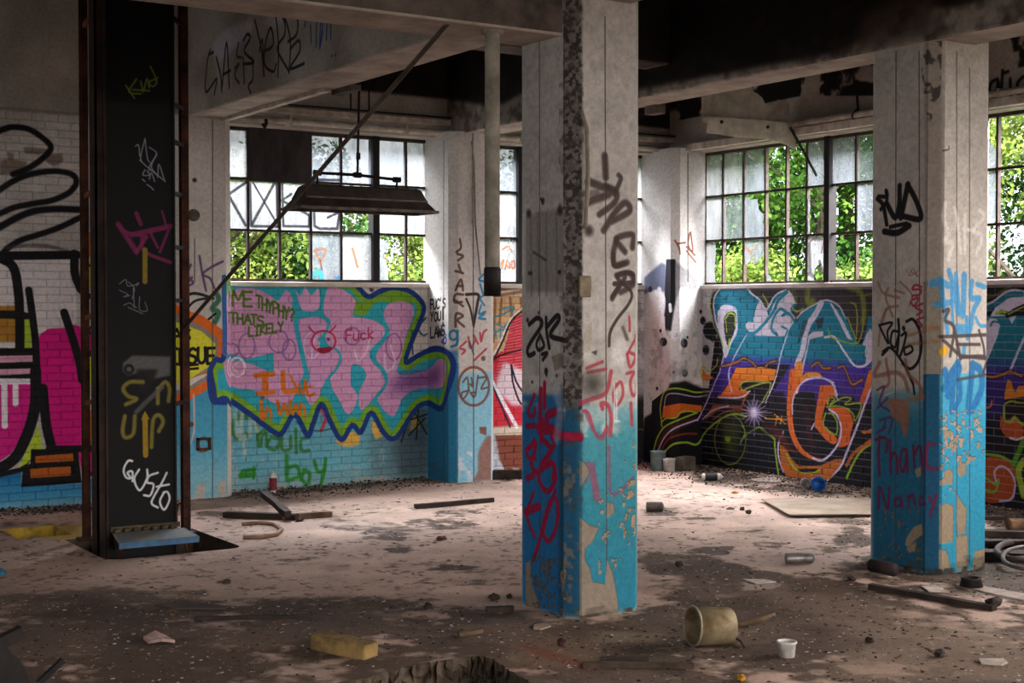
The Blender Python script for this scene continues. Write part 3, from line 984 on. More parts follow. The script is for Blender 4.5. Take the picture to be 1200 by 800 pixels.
    for p, w in (([(520, 45), (440, 12), (360, 18), (300, 70), (265, 150), (262, 240)], 9), ([(490, 210), (540, 250), (565, 330), (550, 420), (490, 500), (440, 530), (390, 515)], 12), ([(380, 335), (400, 295)], 8), ([(525, 60), (530, 120), (545, 150)], 7), ([(760, 60), (710, 190), (660, 330), (600, 480), (560, 570), (480, 650)], 13), ([(205, 350), (175, 420), (175, 510), (205, 600)], 11), ([(710, 355), (770, 335)], 12)):
        c.stroke(p, w, 'cabfe6')
    c.fill([(180, 430), (215, 440), (250, 510), (300, 565), (440, 560), (530, 520), (580, 520), (560, 560), (490, 650), (230, 640), (190, 560)], 'b8611f', .95)
    c.stroke([(225, 490), (250, 540), (290, 590), (370, 605), (430, 590)], 10, LM)
    c.fill([(290, 582), (430, 580), (400, 600), (320, 602)], '16131a')
    c.stroke([(700, 350), (770, 350)], 14, 'c05a22')
    c.stroke([(770, 395), (690, 450), (640, 490), (600, 560)], 20, 'c2602a', .9)
    c.fill([(130, 110), (200, 100), (220, 150), (225, 190), (110, 190), (100, 160)], '17131f', soft=6)
    c.fill([(60, 300), (150, 310), (210, 370), (240, 430), (300, 500), (230, 470), (160, 390)], '5a1d1c', .8, soft=6)
    for p in ([(90, 268), (225, 275)], [(165, 250), (155, 310)], [(195, 250), (185, 300)], [(150, 240), (215, 300)]):
        c.stroke(p, 7, 'd0892a')
    # lower left: bands running on over the corner pier
    c.fr(740, 440, 6.67)
    c.fill([(260, 160), (420, 140), (600, 160), (560, 240), (300, 225)], '1b1620')
    c.fill([(250, 240), (380, 215), (560, 235), (545, 285), (470, 275), (370, 300), (340, 330), (240, 330)], 'c8621f')
    c.fill([(640, 150), (790, 150), (920, 130), (860, 260), (700, 250), (590, 340), (560, 350)], 'a8501f', .9)
    c.fill([(655, 165), (740, 170), (880, 170), (860, 245), (640, 230)], '18131a')
    c.fill([(600, 130), (650, 20), (720, -20), (730, 30), (640, 230), (560, 370), (515, 355)], '201433')
    c.fill([(600, 130), (650, 20), (720, -20), (730, 30), (690, 110), (640, 180)], '38227a')
    c.fill([(180, 540), (260, 420), (400, 340), (510, 320), (510, 360), (360, 430), (220, 570)], '3b1a16')
    for p, w, q in (([(170, 600), (200, 490), (260, 400), (370, 345), (510, 290)], 11, LM), ([(240, 400), (235, 370), (270, 335), (345, 330), (390, 285), (450, 278), (515, 290)], 9, LM), ([(235, 360), (225, 250), (255, 130), (330, 100), (420, 110), (500, 130), (610, 125)], 10, LM), ([(260, 590), (330, 535), (430, 522), (515, 535), (590, 430), (700, 340), (800, 300), (900, 318)], 13, LM), ([(205, 590), (260, 480), (340, 410), (510, 345)], 10, 'c3b8da'), ([(255, 250), (275, 155), (350, 140), (500, 165), (600, 150)], 7, 'b9a9c8'), ([(515, 350), (580, 230), (640, 90), (680, 0)], 10, 'cabfe6'), ([(560, 340), (640, 270), (760, 238)], 11, 'b7a6c6'), ([(680, 170), (790, 175), (870, 165), (930, 120)], 10, 'd4cbe6'), ([(225, 590), (300, 490), (420, 455), (510, 455)], 14, '7a3018'), ([(640, 340), (760, 275), (920, 272)], 9, '8d4f3c'), ([(760, -20), (765, 50), (790, 130)], 8, LILAC), ([(865, 390), (890, 440), (850, 540)], 8, LM), ([(880, 480), (930, 440), (1000, 400)], 13, LM)):
        c.stroke(p, w, q, .95)
    c.ell(775, 500, 122, 195, 10, '7f9a2e', .85)
    c.fill([(700, 360), (850, 360), (830, 620), (730, 620)], '39471c', .8, soft=30)
    c.fill([(730, 470), (780, 480), (775, 520), (735, 515)], '86b020', .9, soft=10)
    c.fill([(900, 420), (1100, 400), (1100, 760), (900, 760)], '121a24', .6, soft=30)
    # starburst
    for a in range(0, 360, 22):
        L = 105 if a % 45 else 140
        c.stroke([(960 + 20 * math.cos(math.radians(a)), 290 + 20 * math.sin(math.radians(a))), (960 + L * math.cos(math.radians(a)), 290 + L * math.sin(math.radians(a)))], 5, 'cdbbe6', .75, .6, False)
    c.stroke([(962, 110), (962, 470)], 6, 'cdbbe6', .8, .6, False)
    c.dot(960, 290, 52, 'c4b3ea', .8, 1.6)
    c.dot(960, 290, 26, 'efe8fb', .95, 1.2)
    return c


mural_right(CB)
# far right piece
c = CB
c.fr(1140, 320, 5.717)
c.fill([(90, 30), (700, 20), (700, 300), (90, 300)], '151215')
c.fill([(60, 285), (700, 285), (700, 1600), (60, 1600)], [(290, '12738c'), (560, '14687f'), (680, '38257f'), (950, '2a1b58'), (1050, '15111a')])
c.fill([(90, 330), (120, 300), (165, 310), (185, 350), (170, 420), (90, 610)], 'c9c2dc')
c.fill([(120, 290), (160, 210), (230, 150), (300, 120), (360, 130), (360, 200), (270, 240), (230, 285)], 'cbc3dd')
c.stroke([(90, 215), (150, 185), (220, 130), (290, 115), (400, 140)], 12, 'cbc3dd')
c.stroke([(90, 245), (160, 205), (240, 150), (330, 140)], 26, '166a80')
c.fill([(150, 275), (190, 245), (235, 255), (240, 278)], '1a1a14')
c.stroke([(165, 270), (195, 258), (232, 266)], 14, '9fb22e')
c.stroke([(230, 285), (300, 245), (400, 205)], 22, '17131a')
c.stroke([(240, 275), (310, 240), (400, 205)], 7, 'a8a83a')
c.stroke([(95, 165), (160, 145), (250, 90)], 12, '55622a', .8)
c.fill([(240, 300), (265, 340), (295, 285)], 'c9c2dc')
c.stroke([(120, 355), (140, 325), (180, 330)], 8, '166a80')
c.stroke([(250, 660), (300, 540), (345, 440), (400, 330)], 14, 'c4bdda')
for p in ([(95, 690), (140, 695), (200, 680), (250, 660), (330, 690)],):
    c.stroke(p, 26, '241426', .7, .9)
    c.stroke(p, 10, 'b87324', .9)
c.fr(1140, 440, 5)
c.fill([(205, 20), (225, 30), (250, 100), (270, 60), (330, 60), (500, 60), (500, 300), (240, 250), (185, 130)], 'c9791f')
c.fill([(190, 140), (260, 130), (330, 120), (500, 130), (500, 330), (300, 290), (190, 240)], '1c1318')
c.fill([(165, 230), (200, 260), (260, 240), (300, 320), (280, 365), (210, 365), (165, 310)], 'a4471c', smooth=True)
c.fill([(60, 480), (150, 470), (220, 500), (255, 590), (240, 700), (180, 740), (60, 720)], '9c431c', smooth=True)
for p, w, q in (([(185, 180), (190, 260), (230, 270), (245, 245), (300, 290), (500, 400)], 11, '8aa02c'), ([(190, 165), (230, 150), (300, 160), (500, 150)], 8, '7d922c'), ([(80, 460), (160, 470), (240, 510)], 11, '6fa02e'), ([(70, 590), (140, 640), (155, 610), (130, 680), (60, 670)], 10, '76a52e'), ([(240, 520), (300, 380)], 24, '4f8a28'), ([(300, 500), (270, 560), (300, 700)], 30, '87a02a'), ([(140, 620), (130, 560), (170, 530), (220, 560), (250, 630), (230, 720), (160, 735)], 9, 'b9a6c8'), ([(220, 365), (260, 375), (300, 360)], 8, 'c9bcd6'), ([(75, 190), (105, 180), (115, 150)], 9, 'b86a50')):
    c.stroke(p, w, q)
c.fr(0, 0, 1)
c.stain(.1, .52, .14, '3a3330', .6, 31, band=[(815, 548), (1030, 578), (1200, 600), (1200, 640), (815, 580)])

# ---- painted panes
GA = Canvas('paint_back_panes', A_W, A_H, 225, '2a2638', plane_a(A_X0, WALL_Y + .05), 13.4 / F_PX, alpha=0.0)
c = GA.fr(240, 140, 4)
DK = '1e1a2e'
for p, w in (([(92, 275), (640, 285)], 14), ([(98, 360), (200, 290)], 13), ([(115, 362), (190, 495)], 14), ([(212, 300), (216, 500), (340, 502)], 13), ([(225, 295), (330, 475)], 10), ([(325, 300), (222, 490)], 14), ([(338, 290), (345, 500)], 18), ([(362, 290), (368, 500), (488, 502), (490, 450), (455, 430), (360, 380), (405, 350)], 12), ([(512, 430), (514, 500), (540, 512), (620, 512), (632, 440)], 14), ([(575, 460), (640, 430)], 12)):
    c.stroke(p, w, DK, .95, .2, False, 1.0)
for p, w, q in (([(515, 610), (565, 612), (540, 660), (515, 610)], 9, 'b5652a'), ([(540, 660), (550, 715)], 8, '7a3018'), ([(692, 605), (715, 690)], 12, 'b5652a'), ([(835, 630), (845, 655)], 10, 'b5652a'), ([(505, 735), (540, 715), (545, 750)], 26, '2f9cb0'), ([(615, 745), (630, 740)], 14, '2f7cb0'), ([(525, 730), (520, 700)], 14, '2f9c78')):
    c.stroke(p, w, q, .95, .4, True, .95)
c.fr(450, 150, 4)
c.text('S', (560, 590), (612, 590), 36, 9, 'a5572a', 1, .4)
for p, w in (([(555, 570), (580, 555), (600, 580)], 9), ([(548, 640), (560, 620), (550, 660)], 10), ([(568, 660), (578, 622), (592, 655), (572, 645)], 10), ([(598, 625), (600, 658), (612, 650), (610, 625), (598, 625)], 9), ([(655, 235), (668, 225)], 22), ([(650, 280), (668, 290)], 16)):
    c.stroke(p, w, 'a5572a' if p[0][0] < 650 else DK, 1, .4, True, .95)
GB = Canvas('paint_right_panes', B_W, B_H, 225, '3a3030', plane_b(B_Y0, WALL_X + .05), 13.6 / F_PX, alpha=0.0)
c = GB.fr(780, 150, 4.1)
for p, w, q in (([(380, 570), (410, 600), (415, 640)], 14, 'c07a50'), ([(415, 590), (440, 570)], 10, 'c07a50'), ([(690, 590), (700, 540), (760, 535)], 12, '6a4038'), ([(690, 560), (695, 690)], 22, '3a3236'), ([(760, 545), (750, 600)], 10, '6a4038'), ([(740, 640), (755, 690)], 18, '3a3236'), ([(690, 700), (720, 715)], 20, '3a3236'), ([(520, 720), (560, 600)], 26, '6d6264')):
    c.stroke(p, w, q, .9, .6, True, .9)
# ---- columns
CRET = '85786a'


def formwork(c, seams):
    for xs in seams:
        c.stroke(xs, 1.1, '4b4440', .85, .5, False, al=.4)


# near column
CM = column_canvas('main', 430, 'cbc4bd', 7.8 / F_PX, 4.5)
c = CM
c.wk = 1.4
c.mottle(.5, .88, 1.0, 7)
c.mottle(.05, .92, 1.0, 8)
c.fr(0, 0, 1)
c.fill([(600, 462), (663, 462), (663, 760), (600, 760)], '20699c', soft=3)
c.fill([(655, 470), (690, 470), (690, 760), (655, 760)], '184a68', soft=4)
c.fill([(680, 476), (760, 470), (760, 760), (680, 760)], [(470, '8fb0b6'), (510, '418c98'), (600, '2a7c8e'), (720, '237690')], soft=5)
c.stain(.12, .45, .2, 'c4beb9', .8, 41, band=[(680, 455), (760, 455), (760, 512), (680, 512)])
c.stain(.10, .5, .15, 'bdb8b5', .8, 42, band=[(600, 440), (663, 440), (663, 482), (600, 482)])
# dark speckle over a greyed chamfer
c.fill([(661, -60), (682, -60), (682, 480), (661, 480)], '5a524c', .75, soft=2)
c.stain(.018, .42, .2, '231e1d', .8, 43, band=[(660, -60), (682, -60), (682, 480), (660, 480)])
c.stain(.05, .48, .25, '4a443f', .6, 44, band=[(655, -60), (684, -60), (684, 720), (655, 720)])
c.stain(.05, .56, .1, '6b5f55', .8, 45, band=[(660, 540), (682, 540), (682, 740), (660, 740)])
c.fill([(616, 252), (632, 248), (660, 244), (661, 342), (616, 342)], '8a8480', .8, soft=2)
for x in (622, 630, 640, 652):
    c.stroke([(x, 250), (x + 1, 345)], 3, '6d6864', .5, .9)
formwork(c, ([(632, 20), (633, 720)], [(709, 20), (711, 735)], [(661, 20), (661, 240)]))
c.fr(450, 150, 4)
BR = '3d2f2c'
for p, w in (([(1035, 130), (1040, 230)], 26), ([(960, 250), (1060, 300), (960, 345)], 28), ([(1080, 310), (1110, 240), (1100, 220)], 18), ([(1010, 405), (1080, 350), (1090, 300), (1040, 270)], 22), ([(1030, 480), (1080, 400), (1130, 350), (1150, 390), (1060, 440)], 24), ([(1165, 560), (1165, 500), (1090, 520), (1130, 580)], 22), ([(1090, 520), (1075, 590), (1085, 640), (1140, 630)], 22), ([(1090, 690), (1150, 680), (1170, 730), (1110, 770)], 20), ([(1130, 700), (1070, 800)], 18)):
    c.stroke(p, w, BR, .85, .8)
c.fr(480, 300, 4)
for p, w in (([(955, -10), (960, 45), (1010, 35)], 18), ([(950, 190), (985, 130), (975, 90), (1040, 80), (1050, 120), (960, 130)], 17), ([(1000, 130), (1040, 170), (1030, 220), (970, 300), (940, 360), (936, 420)], 12)):
    c.stroke(p, w, BR, .9, .5)
c.stroke([(1000, 335), (1020, 390)], 14, '4d4038', .7, 1)
c.fill([(940, 440), (985, 380), (1030, 420), (1010, 510), (960, 520)], 'd8d3d0', .8, soft=14)
RD = 'b03a48'
for p, w in (([(1030, 285), (1032, 350)], 10), ([(1020, 460), (1070, 365)], 10), ([(1020, 460), (1035, 520), (1060, 470), (1030, 450)], 12), ([(1065, 430), (1060, 370)], 8), ([(1018, 550), (1050, 545), (1035, 590), (1045, 650), (1068, 640), (1066, 600)], 12), ([(830, 525), (905, 495)], 12), ([(835, 545), (920, 530)], 12), ([(800, 690), (850, 670), (920, 640), (945, 540)], 16), ([(960, 620), (990, 590), (1000, 650), (970, 700), (955, 650), (970, 600)], 12), ([(905, 715), (900, 690), (930, 700), (945, 760), (940, 840)], 16), ([(815, 725), (840, 740), (870, 830), (900, 845), (925, 800)], 12), ([(1038, 690), (1042, 790)], 14)):
    c.stroke(p, w, RD, .85, .6)
c.dot(858, 600, 34, '2f2c2a', .85, 1.6)
c.dot(860, 590, 52, '57504a', .45, 1.7)
for y0 in (600, 620):
    c.stroke([(960 + (y0 - 600) / 2, y0), (962 + (y0 - 600) / 2, 780)], 5, 'd9d6d4', .8, .3, False)
c.stroke([(962, 770), (985, 775)], 6, 'd9d6d4', .8)
c.fill([(805, 95), (862, 92), (862, 190), (805, 190)], 'b3a898', .8, soft=3)
c.fill([(820, 350), (855, 300), (850, 440), (810, 455)], 'a99e90', .8, soft=3)
c.fill([(838, 105), (850, 100), (852, 160), (840, 165)], '2c2623', .8, soft=3)
c.fill([(850, 450), (880, 440), (875, 465)], '2c2623', .8, soft=2)
for p, w in (([(560, 320), (600, 290), (620, 320), (570, 400), (552, 440), (560, 465), (585, 455)], 17), ([(612, 370), (595, 410), (605, 440), (630, 420), (615, 375)], 14), ([(640, 290), (642, 350), (655, 430)], 16), ([(645, 330), (690, 280), (700, 300), (660, 370), (730, 395)], 18), ([(620, 460), (645, 455), (625, 485)], 14)):
    c.stroke(p, w, '1a1718', .95, .4)
for x, y, r in ((553, 300, 9), (570, 80, 7), (700, 75, 7), (605, 265, 6), (640, 540, 12), (575, 590, 6), (690, 560, 6)):
    c.dot(x, y, r, '1d1918', .8)
c.fill([(665, 470), (720, 450), (720, 520), (680, 540)], '70695f', .7, soft=4)
c.stroke([(640, 530), (642, 560)], 9, '1a1718')
c.fr(450, 150, 4)
for x, y, r in ((678, 400, 14), (825, 385, 16), (745, 340, 10), (680, 680, 7), (825, 675, 8), (960, 480, 18)):
    c.dot(x, y, r, '2b211f', .8, 1)
c.stroke([(735, 330), (745, 355)], 8, '2b211f')
c.stroke([(700, 580), (760, 620)], 10, '4a3838', .7)
c.stroke([(920, 310), (1000, 300)], 20, '3b3330', .55, 1)
c.stroke([(930, 130), (955, 200), (955, 330), (938, 400)], 16, 'b9ae9a', .8)
# red tag low on the left face
c.fr(600, 440, 6.67)
RR = '9c1236'
for p, w in (([(175, 150), (125, 290), (170, 315), (180, 260)], 26), ([(120, 395), (185, 390)], 34), ([(225, 110), (220, 330), (230, 500)], 40), ([(255, 60), (255, 250)], 34), ([(340, 285), (280, 310), (275, 400), (320, 430), (400, 470), (530, 480)], 50), ([(215, 420), (320, 420)], 60), ([(175, 500), (120, 590), (130, 640), (185, 650)], 26), ([(310, 480), (330, 540), (270, 640), (230, 720), (290, 690), (330, 700), (320, 800)], 34), ([(165, 780), (120, 800)], 40)):
    c.stroke(p, w, RR, .93, .4)
c.fr(530, 460, 2.857)
for p, w in (([(300, 90), (300, 150), (330, 190), (300, 240), (290, 290), (318, 330), (345, 290), (335, 235), (300, 255)], 15), ([(250, 190), (280, 170), (265, 240), (285, 270)], 14), ([(345, 330), (320, 400), (305, 470), (325, 495), (350, 440), (350, 360), (325, 370), (290, 500), (272, 560)], 13), ([(272, 335), (250, 410), (275, 480)], 11), ([(246, 400), (290, 380)], 20)):
    c.stroke(p, w, RR, .93, .4)
for p, w in (([(445, 290), (455, 240), (475, 310), (480, 350)], 16), ([(470, 240), (490, 360)], 14), ([(525, 180), (530, 330), (560, 330), (605, 285)], 9), ([(445, 60), (470, 120), (500, 155), (525, 120)], 9)):
    c.stroke(p, w, '8d4a63', .7, .6)
# peeled to bare concrete
c.fr(530, 460, 2.857)
for q in ([(428, 225), (445, 235), (462, 262), (442, 300), (430, 320)], [(428, 415), (455, 440), (492, 452), (470, 500), (445, 520), (445, 560), (462, 590), (470, 632), (512, 640), (520, 560), (545, 640), (555, 700), (556, 790), (428, 800)], [(519, 555), (540, 610), (556, 720), (519, 745)], [(519, 365), (540, 370), (545, 400), (519, 420)], [(246, 570), (262, 560), (268, 640), (300, 740), (380, 790), (246, 790)], [(362, 600), (385, 590), (372, 660), (368, 800), (385, 800)]):
    c.fill(q, CRET, 1, 1, al=.15)
c.flakes(.04, .60, '9a866e', 47, [(565, 190), (630, 170), (630, 480), (575, 500)])
c.flakes(.03, .66, '90806c', 48, [(490, 330), (630, 300), (630, 500), (490, 640)])
c.flakes(.022, .62, '5d5348', 49, [(262, 540), (385, 560), (385, 720), (262, 720)])
c.flakes(.03, .70, '7a5a3a', 50, [(262, 560), (385, 560), (385, 760), (262, 700)])
c.stain(.10, .5, .2, '5f554c', .7, 51, band=[(246, 690), (630, 690), (630, 800), (246, 800)])
c.stroke([(350, 0), (362, 60), (350, 150)], 30, 'b9b4c6', .5, .9)
c.stain(.06, .38, .25, '40352d', .9, 52, band=[(246, 715), (440, 745), (630, 712), (630, 800), (246, 800)])

# far column on the right
CR = column_canvas('right', 400, 'c9c1b8', 9.2 / F_PX, 4.5)
c = CR
c.wk = 1.25
c.mottle(.5, .88, 1.0, 9)
c.mottle(.05, .93, 1.0, 10)
c.fr(0, 0, 1)
c.fill([(1010, 462), (1089, 452), (1089, 700), (1010, 700)], [(440, '9aa6a8'), (490, '2b6f8c'), (560, '206585'), (700, '225a76')], soft=4)
c.fill([(1082, 438), (1108, 438), (1108, 700), (1082, 700)], '164e6c')
c.fill([(1101, 438), (1170, 436), (1170, 700), (1101, 700)], [(436, '58aac6'), (500, '3197bc'), (600, '2b8fb0'), (700, '368aa4')], soft=1)
c.fill([(1082, 330), (1103, 330), (1103, 438), (1082, 438)], '7d7568', .85)
c.fill([(1084, 45), (1104, 45), (1104, 335), (1084, 335)], '857b70', .7, soft=2)
formwork(c, ([(1050, 60), (1049, 660)], [(1121, 60), (1121, 662)], [(1136, 80), (1136, 662)], [(1077, 60), (1078, 660)]))
c.stain(.05, .5, .1, '3a322e', .8, 61, band=[(1075, 45), (1104, 45), (1102, 110), (1088, 150)])
c.fr(980, 120, 3.636)
for p, w in (([(175, 410), (200, 440), (215, 520)], 16), ([(180, 400), (215, 400), (215, 380)], 14), ([(190, 455), (215, 420), (212, 375)], 14), ([(215, 430), (250, 490), (268, 440), (270, 355)], 20), ([(275, 490), (305, 350)], 22), ([(305, 350), (345, 430), (358, 495), (285, 485)], 20), ([(205, 550), (260, 555), (310, 525)], 22), ([(230, 530), (300, 515)], 14)):
    c.stroke(p, w, '161314', .97, .45)
for p, w in (([(465, 430), (460, 500), (480, 560), (462, 590), (495, 600), (478, 670)], 18), ([(505, 450), (520, 540), (530, 640)], 15), ([(550, 480), (548, 640)], 16), ([(540, 540), (590, 545)], 12), ([(612, 460), (628, 490), (585, 545), (620, 570), (600, 640)], 16)):
    c.stroke(p, w, 'e2dcd6', .75, .7)
c.stroke([(455, 205), (478, 200), (480, 185)], 5, '4a4038', .8)
c.fr(1010, 300, 6.67)
for p in ([(200, 60), (215, 80), (230, 30), (250, 80), (270, 40), (290, 70)], [(200, 130), (210, 160), (195, 180)]):
    c.stroke(p, 6, '8b93ab', .6)
for p, w in (([(125, 200), (170, 290), (290, 325)], 18), ([(205, 250), (185, 320), (240, 470)], 18), ([(280, 390), (200, 410), (160, 520)], 18), ([(255, 265), (330, 290)], 16), ([(300, 200), (390, 300), (370, 390)], 12), ([(190, 410), (150, 520), (130, 700)], 16)):
    c.stroke(p, w, '8a6a58', .8, .8)
for p in ([(340, 100), (380, 150), (440, 120)], [(360, 160), (400, 100), (430, 160)], [(380, 120), (450, 160)]):
    c.stroke(p, 6, '9a5a58', .7)
for p, w in (([(465, 240), (420, 225), (395, 260), (460, 260), (450, 300), (395, 310)], 15), ([(390, 340), (440, 330), (410, 390), (380, 360)], 15), ([(475, 370), (420, 400), (470, 430), (430, 460)], 14), ([(480, 480), (430, 500), (470, 540), (440, 560)], 14)):
    c.stroke(p, w, '9c2a44', .85, .5)
for p, w in (([(135, 540), (235, 520), (200, 590), (205, 680), (140, 550)], 16), ([(285, 495), (290, 600), (275, 760)], 20), ([(285, 590), (240, 590), (225, 680), (260, 710), (285, 620)], 17), ([(325, 560), (328, 570)], 26), ([(310, 620), (345, 600), (330, 690), (300, 780)], 18), ([(350, 510), (400, 495), (450, 580), (465, 700), (440, 820), (380, 880), (320, 840)], 20), ([(330, 720), (380, 700), (395, 740), (340, 770), (330, 720)], 16), ([(165, 745), (230, 720), (330, 850), (400, 1000)], 18), ([(160, 770), (200, 730)], 20)):
    c.stroke(p, w, '151213', .97, .4)
for p, w in (([(360, 620), (600, 560)], 22), ([(360, 690), (610, 660)], 22), ([(470, 560), (580, 550)], 20)):
    c.stroke(p, w, '8a5a3a', .5, .9)
BL = '3d8fc6'
for p, w in (([(615, 180), (640, 370), (670, 600)], 34), ([(545, 215), (600, 200), (680, 230)], 44), ([(680, 115), (720, 250), (745, 430)], 40), ([(700, 250), (710, 520)], 26), ([(735, 140), (760, 450)], 36), ([(800, 150), (790, 460)], 50), ([(580, 380), (700, 360)], 40), ([(860, 200), (850, 320), (910, 330)], 40), ([(900, 220), (960, 240)], 34), ([(920, 330), (870, 430), (850, 560)], 40), ([(890, 480), (920, 540), (970, 545)], 24), ([(745, 570), (830, 580)], 70), ([(800, 700), (795, 760)], 36), ([(820, 480), (825, 640)], 34)):
    c.stroke(p, w, BL, .85, .35)
for p, w in (([(640, 430), (680, 420), (650, 500), (720, 560), (690, 780)], 24), ([(610, 630), (970, 615)], 22), ([(640, 660), (780, 790)], 24), ([(740, 690), (920, 690)], 20), ([(915, 580), (950, 700), (960, 800)], 20), ([(780, 780), (960, 800)], 22), ([(720, 560), (770, 800)], 26)):
    c.stroke(p, w, '443a3a', .9, .7)
c.stroke([(640, 745), (650, 735)], 60, 'dba32a', .95)
c.fr(1010, 410, 5.33)
for p, w in (([(520, 130), (530, 200), (515, 240)], 40), ([(540, 180), (600, 110), (590, 160), (540, 280)], 50), ([(610, 200), (610, 300), (560, 380), (570, 260)], 34), ([(690, 90), (740, 130), (745, 250), (670, 380), (680, 200), (690, 120)], 44), ([(560, 140), (600, 80)], 40)):
    c.stroke(p, w, '1f6ca6', .9, .4)
c.stroke([(595, 185), (770, 155)], 16, '46424a', .8, .6)
c.stroke([(620, 45), (770, 45), (760, 140)], 18, '443a3a', .9, .6)
for p, w in (([(110, 80), (80, 160), (200, 140), (260, 170), (290, 260)], 22), ([(150, 60), (170, 200), (130, 240)], 18), ([(270, 60), (290, 150), (360, 220), (380, 300)], 20)):
    c.stroke(p, w, '8d5a4c', .75, .8)
c.fill([(150, 310), (220, 300), (290, 320), (300, 420), (285, 530), (260, 545), (240, 460), (190, 420)], '9c6146', .8, soft=6)
c.stroke([(300, 310), (380, 290)], 26, '9c6146', .7, .9)
c.stroke([(320, 210), (328, 275)], 12, '161314')
c.stroke([(140, 285), (200, 260)], 5, 'b8b8b8')
for p in ([(95, 250), (140, 230), (110, 330), (170, 380)], [(100, 360), (160, 300)], [(110, 440), (150, 430), (130, 500)], [(160, 420), (190, 430), (170, 520)], [(90, 520), (150, 480)]):
    c.stroke(p, 13, '5a2a50', .75, .7)
WN = '6a2348'
for p, w in (([(110, 540), (105, 660), (110, 780)], 18), ([(85, 560), (130, 545), (160, 570), (150, 640)], 16), ([(175, 560), (180, 770)], 16), ([(185, 680), (200, 640), (220, 680), (222, 770)], 16), ([(275, 620), (250, 630), (240, 700), (255, 760), (275, 700), (280, 620), (285, 760)], 16), ([(320, 600), (330, 740)], 16), ([(330, 650), (355, 600), (370, 640), (385, 760)], 16), ([(450, 590), (410, 590), (395, 680), (420, 740), (470, 740)], 20)):
    c.stroke(p, w, WN, .9, .5)
c.fr(980, 480, 3.636)
for p, w in (([(180, 420), (185, 330), (220, 420), (225, 330)], 11), ([(265, 375), (250, 385), (255, 410), (275, 405), (275, 370), (282, 412)], 10), ([(305, 365), (310, 410)], 10), ([(310, 380), (325, 360), (338, 405)], 10), ([(370, 370), (355, 380), (358, 405), (380, 400)], 10), ([(395, 370), (410, 395)], 10), ([(428, 360), (400, 450)], 10)):
    c.stroke(p, w, WN, .9, .5)
for q in ([(440, 410), (470, 395), (500, 410), (498, 560), (460, 570), (438, 570)], [(515, 360), (540, 400), (556, 420), (552, 520), (520, 540), (512, 470)], [(512, 540), (560, 530), (560, 680), (512, 680)], [(520, 235), (552, 232), (555, 265), (530, 290), (515, 262)], [(455, 265), (480, 250), (498, 265), (495, 315), (455, 320)], [(590, 600), (640, 590), (640, 680), (580, 680)], [(438, 590), (470, 600), (490, 680), (438, 680)], [(300, 545), (330, 500), (365, 485), (370, 530), (330, 560), (310, 590), (295, 575)], [(335, 255), (360, 240), (362, 280), (345, 290)], [(300, 590), (340, 560), (345, 600), (310, 610)]):
    c.fill(q, '94836d', 1, 1, al=.15)
c.flakes(.028, .60, 'b09884', 62, [(440, 0), (635, 0), (635, 130), (560, 130), (520, 240), (440, 250)])
c.flakes(.045, .68, '9a8672', 63, [(440, 0), (635, 0), (635, 200), (540, 240), (500, 480), (440, 480)])
c.flakes(.03, .70, '6d6458', 64, [(165, 420), (370, 420), (370, 640), (165, 640)])
c.stain(.08, .5, .2, '4f463e', .7, 65, band=[(160, 620), (640, 600), (640, 760), (160, 760)])
c.stain(.06, .4, .25, '3a302a', .9, 66, band=[(160, 645), (400, 675), (640, 655), (640, 760), (160, 760)])

# pier between the two back windows
CP = column_canvas('pier_mid', 300, 'd2ccc7', 13.6 / F_PX, 3.5)
c = CP
c.wk = 1.2
c.mottle(.5, .9, 1.0, 12)
c.fr(480, 300, 4)
c.fill([(80, 480), (228, 500), (228, 1200), (80, 1200)], '2d7ea6', soft=3)
c.fill([(225, 555), (400, 540), (400, 1200), (225, 1200)], '86bdd2', soft=5)
c.fill([(170, 440), (228, 440), (228, 640), (170, 620)], '3a7ea6', .8, soft=8)
mural_left(c)
c.fr(480, 300, 4)
c.text("FUC'S", (98, 250), (170, 240), 44, 7, BK)
c.text('YOU', (98, 305), (150, 300), 40, 7, BK)
c.text('!', (150, 320), (172, 320), 70, 9, BK)
c.text('LAWS', (98, 385), (168, 370), 48, 8, BK)
c.stroke([(150, 350), (170, 370), (150, 400), (165, 410)], 6, '2a4fa0')
c.text('8', (1, 1), (2, 2), 1, 1, BK)
c.ell(165, 395, 8, 14, 6, '2a4fa0')
c.ell(205, 370, 18, 22, 9, '2f7fb0')
c.stroke([(225, 350), (222, 410), (195, 425)], 10, '2f7fb0')
BRN = '5a3a34'
for p in ([(235, -80), (240, -40), (220, -20)], [(225, -10), (250, 0), (228, 20)], [(230, 40), (240, 75)], [(215, 70), (250, 80)], [(215, 160), (240, 110), (250, 160)], [(222, 140), (250, 140)], [(250, 180), (215, 180), (210, 215), (245, 215)], [(210, 205), (250, 235)], [(215, 330), (218, 270), (250, 280), (225, 300), (255, 330)]):
    c.stroke(p, 10, BRN, .85, .6)
c.stroke([(265, 180), (320, 180), (318, 220), (300, 320)], 12, '2c2224', .9, .5)
c.stroke([(265, 200), (285, 250), (300, 330)], 9, '2c2224', .9, .5)
for p in ([(345, 85), (325, 110), (350, 120)], [(330, 130), (345, 180)], [(350, 180), (330, 200), (350, 230)], [(335, 230), (325, 270), (355, 260)], [(350, 270), (325, 290), (355, 295)]):
    c.stroke(p, 9, '2f86b8', .9, .5)
for p in ([(265, 400), (235, 430), (260, 440), (245, 460)], [(275, 380), (285, 430), (310, 390)], [(300, 370), (320, 410)], [(330, 360), (335, 400), (345, 360), (360, 345)], [(300, 490), (358, 435)]):
    c.stroke(p, 9, 'b03a4a', .85, .5)
c.stroke([(280, 400), (300, 460)], 8, '4a4a6a', .8)
c.dot(345, 480, 10, '6d4a3c', .9)
